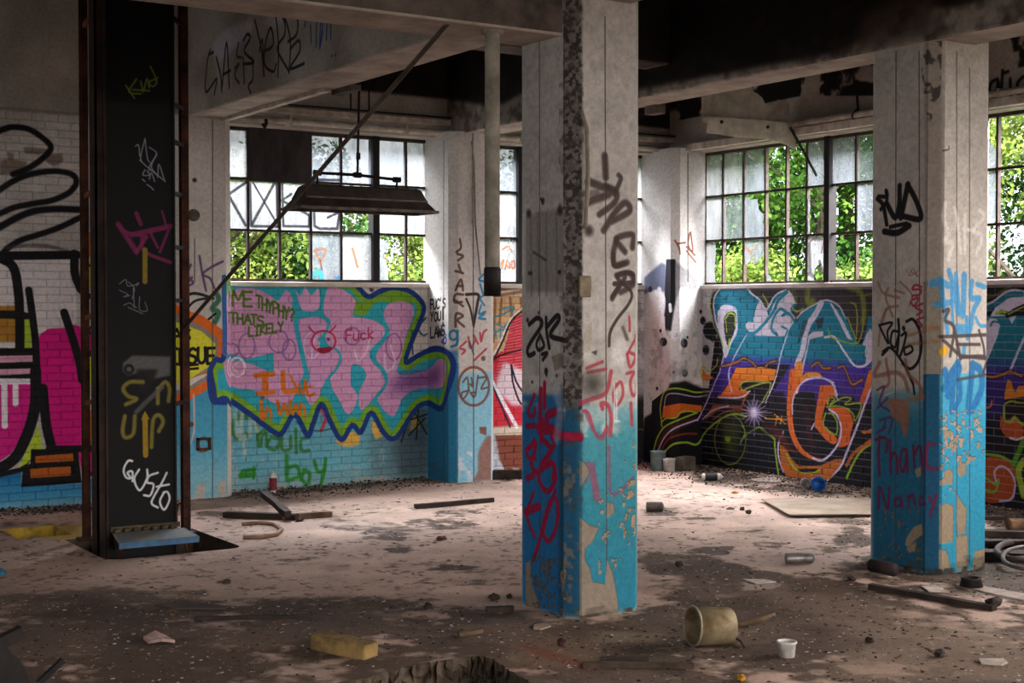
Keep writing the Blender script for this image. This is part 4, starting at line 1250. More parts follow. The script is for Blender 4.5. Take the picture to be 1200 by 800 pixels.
c.ell(300, 610, 72, 90, 11, '7a4a3c', .85)
for p in ([(250, 590), (270, 570), (275, 630), (250, 670), (245, 640), (280, 630)], [(290, 570), (295, 610), (285, 600)], [(285, 640), (310, 640), (300, 660), (285, 640)], [(320, 560), (310, 640)], [(325, 570), (360, 570), (335, 620), (365, 615)]):
    c.stroke(p, 8, '6d4a40', .9)
c.fr(450, 500, 8)
c.fill([(890, 0), (960, 0), (960, 80), (900, 60)], '7a4a3c', .9, soft=6)
c.fill([(960, 90), (900, 190), (880, 260), (880, 420), (830, 520), (1010, 520), (1010, 80)], '8d5a4c', .85, soft=10)
c.stain(.07, .5, .15, 'd6d0d6', .8, 71, band=[(690, 200), (830, 240), (830, 530), (690, 530)])
c.stain(.07, .5, .15, '5d6a7c', .7, 72, band=[(430, 330), (690, 330), (690, 530), (430, 530)])
c.fr(0, 0, 1)
formwork(c, ([(554, 150), (555, 566)], [(520, 165), (520, 565)]))

# pier left of the first window
CL = column_canvas('pier_left', 300, 'cbc3bb', 13.1 / F_PX, 3.5)
c = CL
c.mottle(.5, .9, 1.0, 13)
c.fr(0, 440, 4)
c.fill([(700, 60), (1070, 60), (1070, 640), (700, 640)], [(60, '3e8fb2'), (300, '4c9fbd'), (500, '7fb3c2')], soft=6)
c.fr(0, 260, 4)
for p in ([(895, 200), (878, 245), (905, 285), (870, 300), (900, 260)], [(935, 160), (948, 240), (966, 322)], [(1045, 185), (990, 212), (950, 245), (985, 265), (1005, 310)], [(820, 240), (815, 320)]):
    c.stroke(p, 11, '5a3a66', .85, .5)
c.stroke([(865, 345), (920, 335), (1000, 358)], 13, BK, .9)
c.stroke([(870, 415), (915, 370), (990, 355)], 11, BK, .9)
for p in ([(1012, 330), (1025, 365), (995, 405), (1025, 425), (1000, 485)],):
    c.stroke(p, 24, '2f6a4a', .9, .5)
c.stroke([(960, 470), (1010, 430)], 10, BK)
c.fill([(700, 340), (805, 368), (865, 408), (950, 440), (1048, 508), (1048, 600), (1030, 640), (1000, 700), (870, 740), (700, 800)], 'd8641e')
c.fill([(700, 390), (805, 418), (865, 448), (950, 490), (1022, 548), (1022, 612), (995, 690), (870, 745), (700, 800)], '8a8078')
c.fill([(700, 440), (805, 458), (870, 482), (950, 515), (1010, 570), (1010, 612), (988, 672), (870, 748), (700, 800)], 'd3cf33')
c.fr(0, 440, 4)
c.fill([(700, 100), (810, 75), (870, 60), (985, -10), (990, 20), (870, 90), (700, 140)], '8a8078')
c.fill([(700, 130), (810, 98), (870, 80), (985, 15), (988, 55), (870, 125), (700, 190)], 'd8641e')
c.fr(0, 260, 4)
c.text('AS', (805, 560), (900, 555), 55, 12, BK)
c.text('INSUE', (800, 670), (1015, 660), 72, 14, BK)
c.text('=', (870, 715), (945, 705), 60, 11, BK)
mural_left(c)
c.fr(0, 440, 4)
c.stroke([(985, -20), (1000, 60), (1012, 118), (1060, 125)], 26, NAVY)
c.ell(955, 322, 26, 30, 12, '6d4a34', .95)
c.dot(940, 350, 10, '8a4a2a')
c.stroke([(908, 90), (910, 250), (895, 310), (872, 335)], 9, 'c9aaa6', .9)
c.dot(897, 228, 12, '5a4438')
c.stain(.1, .55, .1, 'b5a596', .9, 73, band=[(870, 500), (1060, 490), (1060, 640), (870, 640)], al=.3)
c.fr(0, 0, 1)
formwork(c, ([(228, 280), (228, 330)], [(249, 140), (249, 585)]))
c.dot(228, 252, 5, '5d584a', .9)
c.dot(228, 211, 2.5, '2a2523', .9)

# pier in the corner
CC = column_canvas('pier_corner', 280, 'd3cdca', 15 / F_PX, 3.5)
c = CC
c.wk = 1.3
c.mottle(.4, .92, 1.0, 14)
c.fr(740, 310, 4)
c.fill([(60, 60), (140, -10), (160, 0), (165, 130), (100, 120), (60, 140)], '5c6076', soft=5)
c.fill([(200, -20), (230, 0), (310, 60), (320, 110), (250, 130), (205, 200)], '8a8788', soft=5)
c.fill([(163, -25), (206, -25), (206, 190), (188, 310), (160, 310), (150, 250)], '16141a', soft=2)
for p, w in (([(130, 120), (140, 200)], 26), ([(115, 130), (150, 160), (140, 280)], 22), ([(180, 190), (182, 215)], 16), ([(240, 130), (220, 220), (205, 330)], 34), ([(260, 120), (235, 200)], 20), ([(150, 250), (150, 300)], 18)):
    c.stroke(p, w, 'e6e2e6', .9, .5)
for x, y, rx, ry in ((150, 362, 17, 20), (247, 368, 16, 22), (250, 508, 14, 17), (198, 505, 6, 7), (88, 115, 10, 14), (120, 650, 12, 16), (262, 340, 5, 6), (120, 580, 6, 8), (136, 310, 6, 8)):
    c.fill([(x + rx * math.cos(t), y + ry * math.sin(t)) for t in np.linspace(0, 6.0, 12)], '18161a', soft=2, smooth=True)
c.stain(.1, .55, .12, '8f8a88', .6, 74, band=[(80, 300), (330, 300), (330, 640), (80, 640)])
c.stain(.1, .62, .1, '8a9a8c', .5, 75, band=[(80, 300), (330, 300), (330, 640), (80, 640)])
c.fr(780, 150, 4.1)
for p in ([(45, 540), (65, 575), (70, 605)], [(60, 555), (95, 550)], [(115, 505), (108, 560), (130, 590), (120, 500)], [(100, 590), (145, 645)], [(100, 570), (140, 610)]):
    c.stroke(p, 7, '8a4a34', .9)
c.fr(740, 440, 6.67)
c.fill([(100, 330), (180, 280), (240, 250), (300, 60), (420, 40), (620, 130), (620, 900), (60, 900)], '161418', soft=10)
mural_right(c)
c.fr(740, 310, 4)
formwork(c.fr(0, 0, 1), ([(806, 180), (806, 330)],))

# ---- beam over the near column and the girder beams
BEAM_Z, SLAB_Z = 3.37, 4.42
X0A, X0B, X1A, X1B = 4.45, 4.87, 7.10, 7.48
CX0 = Canvas('paint_cross_beam', 5.9, 1.05, 220, 'b8afa6', lambda x, y: (12.2 - on_x(x, y, X0A).y, on_x(x, y, X0A).z - BEAM_Z), 10.5 / F_PX)
c = CX0
c.mottle(.6, .85, 1.0, 15)
c.fr(200, 0, 4)
c.fill([(190, 220), (240, 150), (370, 95), (390, 120), (360, 170), (230, 290), (200, 260)], 'cdc8d4', .9, soft=16)
c.fill([(440, 90), (540, 20), (640, 25), (600, 60), (470, 140)], 'cdc8d4', .8, soft=16)
for p, w in (([(185, 235), (170, 300), (165, 430), (215, 370), (205, 440)], 16), ([(180, 255), (200, 245)], 16), ([(215, 270), (235, 360), (240, 430)], 16), ([(240, 420), (262, 200), (275, 410)], 16), ([(245, 350), (280, 330)], 15), ([(318, 200), (310, 260), (330, 270)], 14), ([(300, 320), (320, 300), (300, 350), (320, 390)], 14), ([(340, 190), (360, 160), (372, 180), (345, 240), (390, 290), (340, 300)], 15), ([(385, 290), (385, 370), (365, 400), (375, 435)], 13), ([(340, 270), (345, 390)], 14)):
    c.stroke(p, w, '1b1718', .9, .4)
for p, w in (([(395, 95), (425, 230), (438, 355)], 13), ([(415, 240), (430, 190), (436, 350)], 13), ([(440, 240), (480, 210), (470, 130), (445, 200), (440, 300), (480, 335), (495, 300)], 14), ([(490, 50), (505, 200), (503, 360)], 13), ([(470, 50), (525, 80), (535, 160), (500, 230), (555, 335)], 14), ([(520, 35), (560, 180), (555, 340)], 14), ([(515, 40), (590, 80), (590, 160), (550, 195)], 14), ([(560, 230), (600, 190), (605, 240), (560, 320), (625, 298)], 14)):
    c.stroke(p, w, '1b1718', .9, .4)
for p in ([(628, 120), (650, 40), (660, 90), (672, 40)], [(685, 40), (682, 220)], [(705, 35), (698, 225)], [(720, 35), (705, 190)], [(735, 40), (730, 185)], [(752, 40), (750, 180)], [(656, 120), (658, 200)], [(700, 225), (712, 150)]):
    c.stroke(p, 12, '2f4a8e', .95, .5)
c.stroke([(772, 40), (770, 100)], 8, '2a1f22', .9)
c.stroke([(762, 75), (778, 70)], 6, '2a1f22')
c.dot(755, 262, 7, '241d1c')
c.dot(772, 260, 6, '241d1c')
c.fr(200, 0, 4)
c.stain(.3, .45, .5, '6a5d52', .5, 81)

# ---- belt of the lift
BELT_Y = 10.06
CBELT = Canvas('paint_belt', .56, 3.9, 330, '0a090a', lambda x, y: (on_y(x, y, BELT_Y).x - 3.05, on_y(x, y, BELT_Y).z + .3), 10.2 / F_PX)
c = CBELT
c.mottle(.2, .75, 1.0, 16)
c.fr(0, 0, 4)
for p in ([(590, 400), (630, 460)], [(640, 370), (605, 430), (660, 440)], [(660, 380), (670, 430)], [(675, 420), (690, 370), (700, 410)], [(705, 310), (735, 380), (715, 405), (700, 385), (740, 365)], [(620, 420), (700, 425)]):
    c.stroke(p, 8, '6f7a2a', .9)
c.fr(0, 130, 4)
for p in ([(635, 165), (650, 160), (655, 210)], [(680, 130), (660, 210), (665, 240)], [(680, 130), (690, 215), (700, 240)], [(700, 170), (735, 200), (705, 250), (700, 280)], [(655, 230), (700, 270), (775, 330)], [(735, 200), (710, 260), (735, 300)], [(740, 310), (745, 250), (770, 320)], [(680, 275), (670, 300), (700, 300), (690, 280)], [(700, 320), (710, 290), (725, 330)], [(668, 320), (680, 330)], [(690, 345), (705, 355), (720, 370)]):
    c.stroke(p, 6, '93949c', .9)
for p, w in (([(555, 530), (640, 660)], 26), ([(560, 545), (600, 570), (690, 590)], 16), ([(640, 480), (660, 530)], 22), ([(620, 580), (800, 540)], 26), ([(665, 600), (680, 660), (800, 710)], 18), ([(790, 560), (750, 660)], 14), ([(700, 560), (740, 640)], 14), ([(760, 470), (780, 540)], 12), ([(640, 660), (680, 600)], 20)):
    c.stroke(p, w, '7c2152', .9, .6)
c.stroke([(680, 650), (680, 800)], 24, '8a7420', .9, .2)
c.fr(0, 260, 4)
c.stroke([(680, 140), (680, 275)], 22, '8a7420', .85, .2)
for p in ([(560, 290), (590, 270), (600, 300), (650, 290)], [(560, 320), (600, 340), (580, 350), (610, 345)], [(600, 280), (630, 310), (620, 360)], [(640, 290), (650, 285), (640, 300)], [(625, 310), (630, 390), (640, 400)], [(580, 390), (610, 380), (630, 400)], [(655, 350), (655, 410), (690, 415), (680, 375)], [(600, 400), (670, 430)]):
    c.stroke(p, 4.5, '7e8088', .9)
c.fill([(575, 660), (620, 625), (800, 630), (800, 720), (700, 740), (680, 700), (600, 720), (575, 700)], '6a6a68', .8, soft=5)
c.ell(605, 690, 18, 18, 14, '1a1819')
c.fill([(640, 690), (740, 690), (700, 800), (650, 800)], '161415', .9, soft=6)
c.fr(0, 440, 4)
YL = '9c8c32'
for p in ([(670, 30), (610, 30), (578, 60), (600, 95), (640, 110), (590, 135)], [(740, 60), (740, 130)], [(745, 60), (775, 30), (795, 60), (790, 120)], [(585, 190), (575, 260), (590, 290), (625, 270), (632, 190)], [(710, 335), (718, 210), (745, 185), (765, 215), (745, 260)]):
    c.stroke(p, 20, YL, .75, .9)
c.stroke([(640, 170), (700, 110), (760, 55)], 24, '5c5a58', .8, .9)
c.stroke([(680, 190), (683, 372)], 26, '9a7a18', .95, .1)
c.fill([(660, 210), (680, 165), (702, 205)], '9a7a18')
for p in ([(620, 400), (600, 400), (580, 440), (590, 475), (612, 480), (598, 455), (620, 450), (622, 495)], [(652, 440), (630, 480), (640, 520), (660, 535), (690, 480), (690, 440)], [(740, 455), (700, 470), (690, 500), (720, 510), (705, 560), (675, 560)], [(782, 455), (760, 500), (720, 570), (712, 600), (740, 618)], [(735, 520), (792, 510)], [(770, 545), (750, 590), (770, 628), (795, 580), (785, 545), (765, 550)]):
    c.stroke(p, 11, 'd6d6dc', .97, .35)

# ---- header over the right windows
CHB = Canvas('paint_right_header', 6.8, 1.1, 120, 'b3a99e', plane_b(12.1, 9.9, 3.32), 12.5 / F_PX)
c = CHB
c.mottle(.4, .85, 1.0, 17)
c.fr(900, 0, 4)
for p in ([(1075, 370), (1045, 390), (1040, 440), (1070, 450), (1078, 380), (1085, 450)], [(1100, 330), (1095, 440), (1115, 480)], [(1100, 345), (1125, 335)], [(1135, 370), (1138, 450)], [(1195, 360), (1170, 390), (1172, 440), (1195, 455)]):
    c.stroke(p, 14, '161214', .95, .5)
c.fr(0, 0, 1)
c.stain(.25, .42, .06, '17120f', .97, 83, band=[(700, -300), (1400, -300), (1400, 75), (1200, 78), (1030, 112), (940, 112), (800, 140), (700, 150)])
CHA = Canvas('paint_back_header', 7.6, 1.1, 120, 'b9afa5', lambda x, y: (on_y(x, y, 12.2).x - 2.4, on_y(x, y, 12.2).z - 3.32), 13 / F_PX)
c = CHA
c.mottle(.4, .85, 1.0, 18)
c.fill([(384, 102), (480, 112), (525, 116), (570, 122), (615, 128), (755, 148), (830, 156), (830, -300), (384, -300)], '0f0b09', .97, soft=2)
c.stain(.4, .45, .5, '7d7166', .4, 84)
CX1 = Canvas('paint_far_beam', 7.0, 1.05, 120, 'a39a90', lambda x, y: (12.2 - on_x(x, y, X1A).y, on_x(x, y, X1A).z - BEAM_Z), 10 / F_PX)
c = CX1
c.mottle(.4, .8, 1.0, 19)
c.fill([(540, -200), (1300, -200), (1300, -40), (1105, 10), (1085, 5), (1010, 45), (980, 62), (900, 76), (760, 102), (680, 116), (611, 109), (590, 121), (570, 123), (505, 112), (505, -200)], '140f0d', .97, soft=4)
c.fill([(1000, 62), (1010, 20), (1060, -10), (1100, -10), (1090, 40)], '4a4038', .9, soft=8)
c.stain(.10, .45, .4, '2a221d', .75, 85)
# ------------------------------------------------------------------ materials of the setting
IM = {k: v.image() for k, v in dict(back=CA, right=CB, gback=GA, gright=GB, main=CM, rcol=CR, pmid=CP, pleft=CL, pcorner=CC, x0=CX0, belt=CBELT, hb=CHB, ha=CHA, x1=CX1).items()}
DA, DB = (A_X0, A_W, A_H), (-B_Y0, B_W, B_H)
M_BACK = painted('back_wall_paint', IM['back'], kind='A', dims=DA, vary=.14)
M_BACK_J = painted('back_wall_joints', IM['back'], kind='A', dims=DA, gain=.66)
M_RIGHT = painted('right_wall_paint', IM['right'], kind='B', dims=DB, vary=.12)
M_RIGHT_J = painted('right_wall_joints', IM['right'], kind='B', dims=DB, mortar=(.24, 'b9b4c4'))
M_CONC = plain('grey_concrete', 'a89e94', '8d8379', 3, .85, bump=.5)
M_CONC_D = plain('stained_concrete', '6d6259', '3a322c', 2.5, .9, bump=.5)
M_BLACK_CONC = plain('black_concrete', '241d19', '120e0c', 2, .95, bump=.5)  # near-black concrete for the ceiling and some beam sides
M_WHITE = plain('whitewashed_concrete', 'cfc8c1', 'b3aaa1', 4, .8, bump=.4)
M_STEEL = plain('rusty_window_steel', '4a3a33', '2c211d', 14, .7, .2)
M_DARKST = plain('dark_window_steel', '1d1719', '120e10', 10, .6, .3)
M_RUST = plain('rusted_steel', '5d3524', '2e1b14', 7, .8, .3, .5)
M_BLACK = plain('blackened_steel', '231d1b', '141010', 8, .6, .4)
M_GROUND = plain('outdoor_grass', '4d6a2c', '35491f', .7, .95)


# ------------------------------------------------------------------ floor with its three holes
def arc(cx, cy, r, a0, a1, n=5):
    return [(cx + r * math.cos(math.radians(a0 + (a1 - a0) * k / n)), cy + r * math.sin(math.radians(a0 + (a1 - a0) * k / n))) for k in range(n + 1)]


LIFT_HOLE = [(2.90, 10.52), (2.90, 9.62)] + arc(3.02, 9.62, .12, 180, 270)[1:] + arc(3.77, 9.60, .10, 270, 360) + [(3.87, 10.52)]
YELLOW_HOLE = [(2.62, 11.28), (2.62, 10.74), (3.02, 10.74), (3.02, 11.28)]
_r = random.Random(5)
_pit = [tuple(ground(*p)[:2]) for p in ((300, 815), (360, 803), (420, 797), (455, 786), (500, 776), (548, 770), (562, 767), (578, 772), (598, 786), (625, 800), (640, 830), (560, 850), (400, 850), (310, 840))]
BROKEN_HOLE = []
for i, p in enumerate(_pit):
    q = _pit[(i + 1) % len(_pit)]
    for k in range(9):
        t = k / 9
        BROKEN_HOLE.append((p[0] + (q[0] - p[0]) * t + _r.uniform(-.012, .012), p[1] + (q[1] - p[1]) * t + _r.uniform(-.012, .012)))

X_MIN, X_MAX, Y_MIN, Y_MAX = -6.0, WALL_X + .3, -7.0, WALL_Y + .3
bm = bmesh.new()
edges = []
for loop in ([(X_MIN, Y_MIN), (X_MAX, Y_MIN), (X_MAX, Y_MAX), (X_MIN, Y_MAX)], LIFT_HOLE, YELLOW_HOLE, BROKEN_HOLE):
    vs = [bm.verts.new((x, y, 0)) for x, y in loop]
    for i in range(len(vs)):
        edges.append(bm.edges.new((vs[i], vs[(i + 1) % len(vs)])))
bmesh.ops.triangle_fill(bm, use_beauty=True, edges=edges, normal=(0, 0, 1))
for f in bm.faces:
    if f.normal.z < 0:
        f.normal_flip()
me = bpy.data.meshes.new('floor')
bm.to_mesh(me)
bm.free()
floor = bpy.data.objects.new('floor', me)
COL.objects.link(floor)
tag(floor, kind='structure')

# what lies on the concrete: dust, soot-black dirt, drawn in plan
FX, FY, FWD, FH, FRES = 1.2, 3.6, 9.0, 8.9, 130
CF = Canvas('floor_dirt', FWD, FH, FRES, 'dab8a7', lambda x, y: (ground(x, y).x - FX, ground(x, y).y - FY), 9 / F_PX)
c = CF
c.mottle(1.2, .84, 1.0, 90)
c.mottle(.18, .9, 1.0, 91)
DIRT = np.zeros((c.H, c.W))


def dirt(pts, a, soft):
    """adds to the dirt map a blurred patch given by its outline"""
    k = Canvas('k', FWD, FH, FRES, '000000', c.to_uv, c.mpp)
    k.fill(pts, (1, 1, 1), a, soft)
    np.maximum(DIRT, k.img[..., 0], out=DIRT)


for pts, a, s in (([(-300, 700), (120, 690), (300, 706), (520, 702), (610, 715), (700, 730), (900, 690), (1010, 650), (1400, 610), (1500, 900), (1200, 1500), (300, 1500), (-400, 950)], .86, 26),
                  ([(1150, 570), (1400, 575), (1500, 700), (1160, 660)], .75, 14), ([(750, 648), (820, 650), (900, 668), (1000, 690), (820, 720), (750, 690)], .62, 10),
                  ([(815, 545), (1030, 570), (1200, 590), (1210, 606), (1000, 590), (815, 566)], .7, 8), ([(0, 594), (200, 584), (210, 590), (0, 604)], .4, 4), ([(262, 574), (500, 552), (600, 556), (600, 566), (400, 574), (262, 586)], .55, 5),
                  ([(0, 610), (90, 612), (90, 624), (0, 628)], .5, 6), ([(0, 640), (60, 640), (90, 652), (0, 650)], .4, 6), ([(230, 598), (300, 600), (300, 612), (230, 608)], .55, 5),
                  ([(380, 600), (560, 598), (560, 618), (430, 626), (370, 616)], .42, 9), ([(480, 606), (550, 602), (545, 616), (470, 622)], .5, 5), ([(420, 620), (480, 624), (470, 634), (420, 632)], .5, 5), ([(325, 655), (370, 652), (390, 658), (350, 664), (322, 662)], .62, 3),
                  ([(380, 662), (412, 660), (408, 668), (384, 670)], .55, 3), ([(490, 658), (560, 664), (545, 668), (500, 668)], .5, 3), ([(530, 680), (575, 678), (570, 686), (530, 686)], .5, 3), ([(450, 642), (486, 641), (480, 648), (452, 649)], .55, 3),
                  ([(800, 606), (840, 606), (836, 616), (800, 614)], .5, 3), ([(840, 618), (900, 616), (890, 626), (850, 624)], .5, 3), ([(880, 634), (925, 636), (910, 642), (880, 640)], .45, 3), ([(760, 596), (800, 592), (790, 604), (755, 604)], .4, 4), ([(940, 596), (1020, 610), (1020, 640), (960, 650), (990, 620)], .45, 8), ([(820, 640), (860, 640), (850, 650), (800, 648)], .5, 4),
                  ([(110, 690), (260, 692), (255, 712), (160, 716), (100, 704)], .55, 8), ([(90, 696), (150, 697), (140, 706), (90, 706)], .5, 4)):
    dirt(pts, a, s)
n1, n2 = fbm(c.H, c.W, .55 * FRES, 6, 92), fbm(c.H, c.W, .09 * FRES, 4, 93)
_m = np.clip((DIRT * 1.25 + (n1 - .5) * 2.3 + (n2 - .5) * 1.7 - .38) / .5, 0, 1) * np.clip(DIRT * 5, 0, 1)
_sp = np.clip((fbm(c.H, c.W, .05 * FRES, 3, 94) - .64) / .05, 0, 1) * np.clip((n1 - .40) / .1, 0, 1) * .6
DMAP = np.maximum(_m, _sp)
_dirtcol = np.array([0x48, 0x38, 0x2d]) / 255.0 * (0.75 + .5 * n2)[..., None]
c.img = c.img * (1 - DMAP * .9)[..., None] + _dirtcol * (DMAP * .9)[..., None]
_clear = np.clip((fbm(c.H, c.W, .4 * FRES, 5, 95) - .50) / .1, 0, 1) * np.clip(DIRT * 2, 0, 1) * .35      # swept, dusty lanes in the dirt
c.img = c.img * (1 - _clear)[..., None] + rgb('8a7466') * _clear[..., None]
c.fr(0, 0, 1)
c.fill([(890, 690), (1010, 700), (1080, 720), (1200, 745), (1200, 800), (960, 800), (1010, 740), (900, 705)], '8d7666', .55, 14)
c.fill([(640, 740), (700, 748), (720, 770), (640, 790), (580, 775)], '8a6b52', .5, 12)
c.fill([(600, 752), (640, 760), (700, 780), (690, 786), (630, 768)], '7a3a2a', .6, 4)
c.fill([(690, 738), (780, 742), (770, 752), (700, 754)], '94806c', .6, 6)
c.fill([(48, 618), (96, 614), (96, 634), (60, 632)], 'b8912e', .75, 3)
c.fill([(1120, 686), (1200, 698), (1200, 706), (1140, 694)], 'b9a79c', .8, 1)
c.fill([(870, 680), (920, 684), (905, 690), (870, 692)], 'b9a79c', .7, 2)
t = NT('dusty_concrete_floor')
tx = t.node('ShaderNodeTexImage', image=c.image(), extension='EXTEND', interpolation='Cubic')
t.link(uv_from_plane(t, 'floor', FX, FWD, FH, FY), tx.inputs[0])
ng = t.noise(40, 6, .7, t.pos())
nl = t.noise(2.2, 6, .65, t.pos())
col_ = t.mix(1.0, tx.outputs[0], t.ramp(ng.outputs['Fac'], [(.3, (.74,) * 3), (.62, (1.0,) * 3)]).outputs[0], 'MULTIPLY')
nf = t.noise(95, 3, .6, t.pos())
vo = t.node('ShaderNodeTexVoronoi')
vo.inputs['Scale'].default_value = 55
t.link(t.pos(), vo.inputs['Vector'])
col_ = t.mix(t.ramp(nf.outputs['Fac'], [(.60, (0,) * 3), (.68, (.75,) * 3)]).outputs[0], col_, lin('3a2f29'))
col_ = t.mix(t.ramp(vo.outputs['Distance'], [(.05, (.6,) * 3), (.11, (0,) * 3)]).outputs[0], col_, t.ramp(vo.outputs['Color'], [(.35, lin('5d5048')), (.75, lin('cfc4bb'))]).outputs[0])
t.finish(col_, .85, 0, t.math('ADD', ng.outputs['Fac'], t.math('MULTIPLY', nl.outputs['Fac'], 2.0)), .6, .012)
floor.data.materials.append(t.mat)
M_FLOOR = t.mat

M_PIT = plain('pit_concrete', '5a4c40', '33291f', 5, .95, bump=.8)
M_PITY = plain('yellow_pit_edge', 'b08d2c', '6d5a28', 8, .85, bump=.5)


def pit(loop, depth, m, ragged=0.0):
    b = MB()
    n = len(loop)
    rows = 14 if ragged else 1
    for j in range(rows + 1):
        for x, y in loop:
            jit = _r.uniform(-ragged, ragged) if 0 < j < rows else 0
            b.v.append((x + jit, y + jit, -depth * j / rows))
    for j in range(rows):
        for i in range(n):
            b.f.append((j * n + i, j * n + (i + 1) % n, (j + 1) * n + (i + 1) % n, (j + 1) * n + i))
            b.m.append(0)
    b.f.append(tuple(rows * n + i for i in range(n)))
    b.m.append(0)
    return b.build('pit_lining', m, floor)


pit(LIFT_HOLE, .8, M_PIT)
pit(YELLOW_HOLE, .28, M_PITY)
pit(BROKEN_HOLE, .38, M_PIT, .028)


# ------------------------------------------------------------------ brick walls: every brick its own piece over a recessed bed of mortar
def brick_meshes(mat, length, n):
    out = []
    for k in range(n):
        r = random.Random(k * 31 + int(length * 1000))
        j = lambda a: r.uniform(-a, a)
        w, h, d, e = length, .0588, .03, .0035
        fr = [(0 + e + j(.0015), e + j(.0015)), (w - e + j(.0015), e + j(.0015)), (w - e + j(.0015), h - e + j(.0015)), (e + j(.0015), h - e + j(.0015))]
        bk = [(0, 0), (w, 0), (w, h), (0, h)]
        pr = j(.0018)
        vs = [(x, -.006 + pr, z) for x, z in fr] + [(x, -.002 + pr, z) for x, z in bk] + [(x, d, z) for x, z in bk]
        fs = [(0, 1, 2, 3)] + [(i, i + 4, (i + 1) % 4 + 4, (i + 1) % 4) for i in range(4)] + [(i + 4, i + 8, (i + 1) % 4 + 8, (i + 1) % 4 + 4) for i in range(4)]
        b = MB()
        b.add(vs, fs)
        out.append(b.mesh('brick', mat))
    return out


PITCH_X, PITCH_Z = .2155, .0666


def brick_field(parent, u0, u1, z0, z1, mat, seen, u_seen):
    """running bond in the parent's frame (x along the wall, front at y=0). The nearest 300 in view become single bricks."""
    cells = []
    rows = int((z1 - z0) / PITCH_Z)
    for j in range(rows):
        u = u0 - (PITCH_X / 2 if j % 2 else 0)
        while u < u1:
            a, b = max(u, u0), min(u + PITCH_X - .0072, u1)
            if b - a > .03:
                cells.append((a, b - a, z0 + j * PITCH_Z))
            u += PITCH_X
    vis = [q for q in cells if q[0] + q[1] > u_seen[0] and q[0] < u_seen[1]]
    vis.sort(key=lambda q: seen(q))
    single = set(vis[:300])
    cache = {}
    rest = MB()
    r = random.Random(3)
    for q in cells:
        L = round(q[1], 3)
        if L not in cache:
            cache[L] = brick_meshes(mat, L, 5 if abs(L - (PITCH_X - .0072)) < .002 else 2)
        me_ = r.choice(cache[L])
        if q in single:
            o = bpy.data.objects.new('brick', me_)
            COL.objects.link(o)
            o.parent = parent
            o.location = (q[0], 0, q[2])
        else:
            rest.add([(v.co.x + q[0], v.co.y, v.co.z + q[2]) for v in me_.vertices], [tuple(p.vertices) for p in me_.polygons])
    if rest.v:
        tag(rest.build('bricks', mat, parent), kind='stuff')


def brick_wall(name, kind, u0, u1, z1, mat, joint, u_seen, seen, sill=True):
    root = empty(name, (0, WALL_Y, 0) if kind == 'A' else (WALL_X, 0, 0), 0 if kind == 'A' else -math.pi / 2)
    tag(root, kind='structure')
    MB().box((u0, .001, 0), (u1, .30, z1 - .04)).build('mortar_bed', joint, root)
    if sill:
        bevel(MB().box((u0, -.035, z1 - .045), (u1, .30, z1)).build('sill', M_WHITE, root), .006)
    else:
        MB().box((u0, .001, z1 - .04), (u1, .30, z1)).build('mortar_bed', joint, root)
    brick_field(root, u0, u1, 0.004, z1 - .045, mat, seen, u_seen)
    return root


brick_wall('wall_left', 'A', .9, 4.36, 3.40, M_BACK, M_BACK_J, (2.80, 3.80), lambda q: 0, sill=False)
brick_wall('wall_back', 'A', 4.84, 6.98, SILL, M_BACK, M_BACK_J, (4, 8), lambda q: q[0])
brick_wall('wall_back', 'A', 7.44, 9.70, SILL, M_BACK, M_BACK_J, (7, 10), lambda q: abs(q[0] - 7.4) if q[0] < 8.3 else abs(9.8 - q[0]) * .5)
brick_wall('wall_right', 'B', -11.86, -9.26, SILL, M_RIGHT, M_RIGHT_J, (-12, -9), lambda q: -q[0] if q[0] > -10.2 else 3)
brick_wall('wall_right', 'B', -8.34, -5.76, SILL, M_RIGHT, M_RIGHT_J, (-8.4, -5), lambda q: abs(q[0] + 7.6))

# plain walls: header and piers, and the parts of the room behind the viewer
hdr = MB().box((.9, 12.2, 3.34), (WALL_X + .3, 12.65, SLAB_Z))
M_HA = painted('back_header_paint', IM['ha'], kind='A', dims=(2.4, 7.6, 1.1, 3.32))
tag(hdr.build('trim_1', M_HA), kind='structure')
MB().box((-6.3, 12.35, 0), (.9, 12.65, SLAB_Z)).build('wall_back', M_WHITE)['kind'] = 'structure'
hb = MB().box((9.9, Y_MIN, 3.34), (WALL_X + .3, 12.2, SLAB_Z))
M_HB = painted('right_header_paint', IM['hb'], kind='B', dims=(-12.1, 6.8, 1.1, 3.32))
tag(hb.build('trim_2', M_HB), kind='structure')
piers = [(8.32, 9.28), (4.80, 5.78), (1.28, 2.26), (-2.24, -1.26), (-7.0, -4.78)]
for a, b_ in piers:
    bevel(MB().box((9.93, a, 0), (WALL_X + .3, b_, 3.34)).build('trim_3', M_WHITE), .02)['kind'] = 'structure'
for a, b_ in RIGHT_WINDOWS[2:]:
    MB().box((WALL_X, a, 0), (WALL_X + .3, b_, SILL)).build('wall_right', M_WHITE)['kind'] = 'structure'


def pierced(name, axis, lo, hi, at, holes):
    """a plain wall with openings invented to let fill light in"""
    b = MB()
    x0 = lo
    put = (lambda a, q, z0, z1: b.box((a, at - .3, z0), (q, at, z1))) if axis == 'x' else (lambda a, q, z0, z1: b.box((at - .3, a, z0), (at, q, z1)))
    put(lo, hi, 0, SILL)
    put(lo, hi, HEAD, SLAB_Z)
    for a, q in holes + [(hi, hi)]:
        put(x0, a, SILL, HEAD)
        x0 = q
    b.build(name, M_WHITE)['kind'] = 'structure'


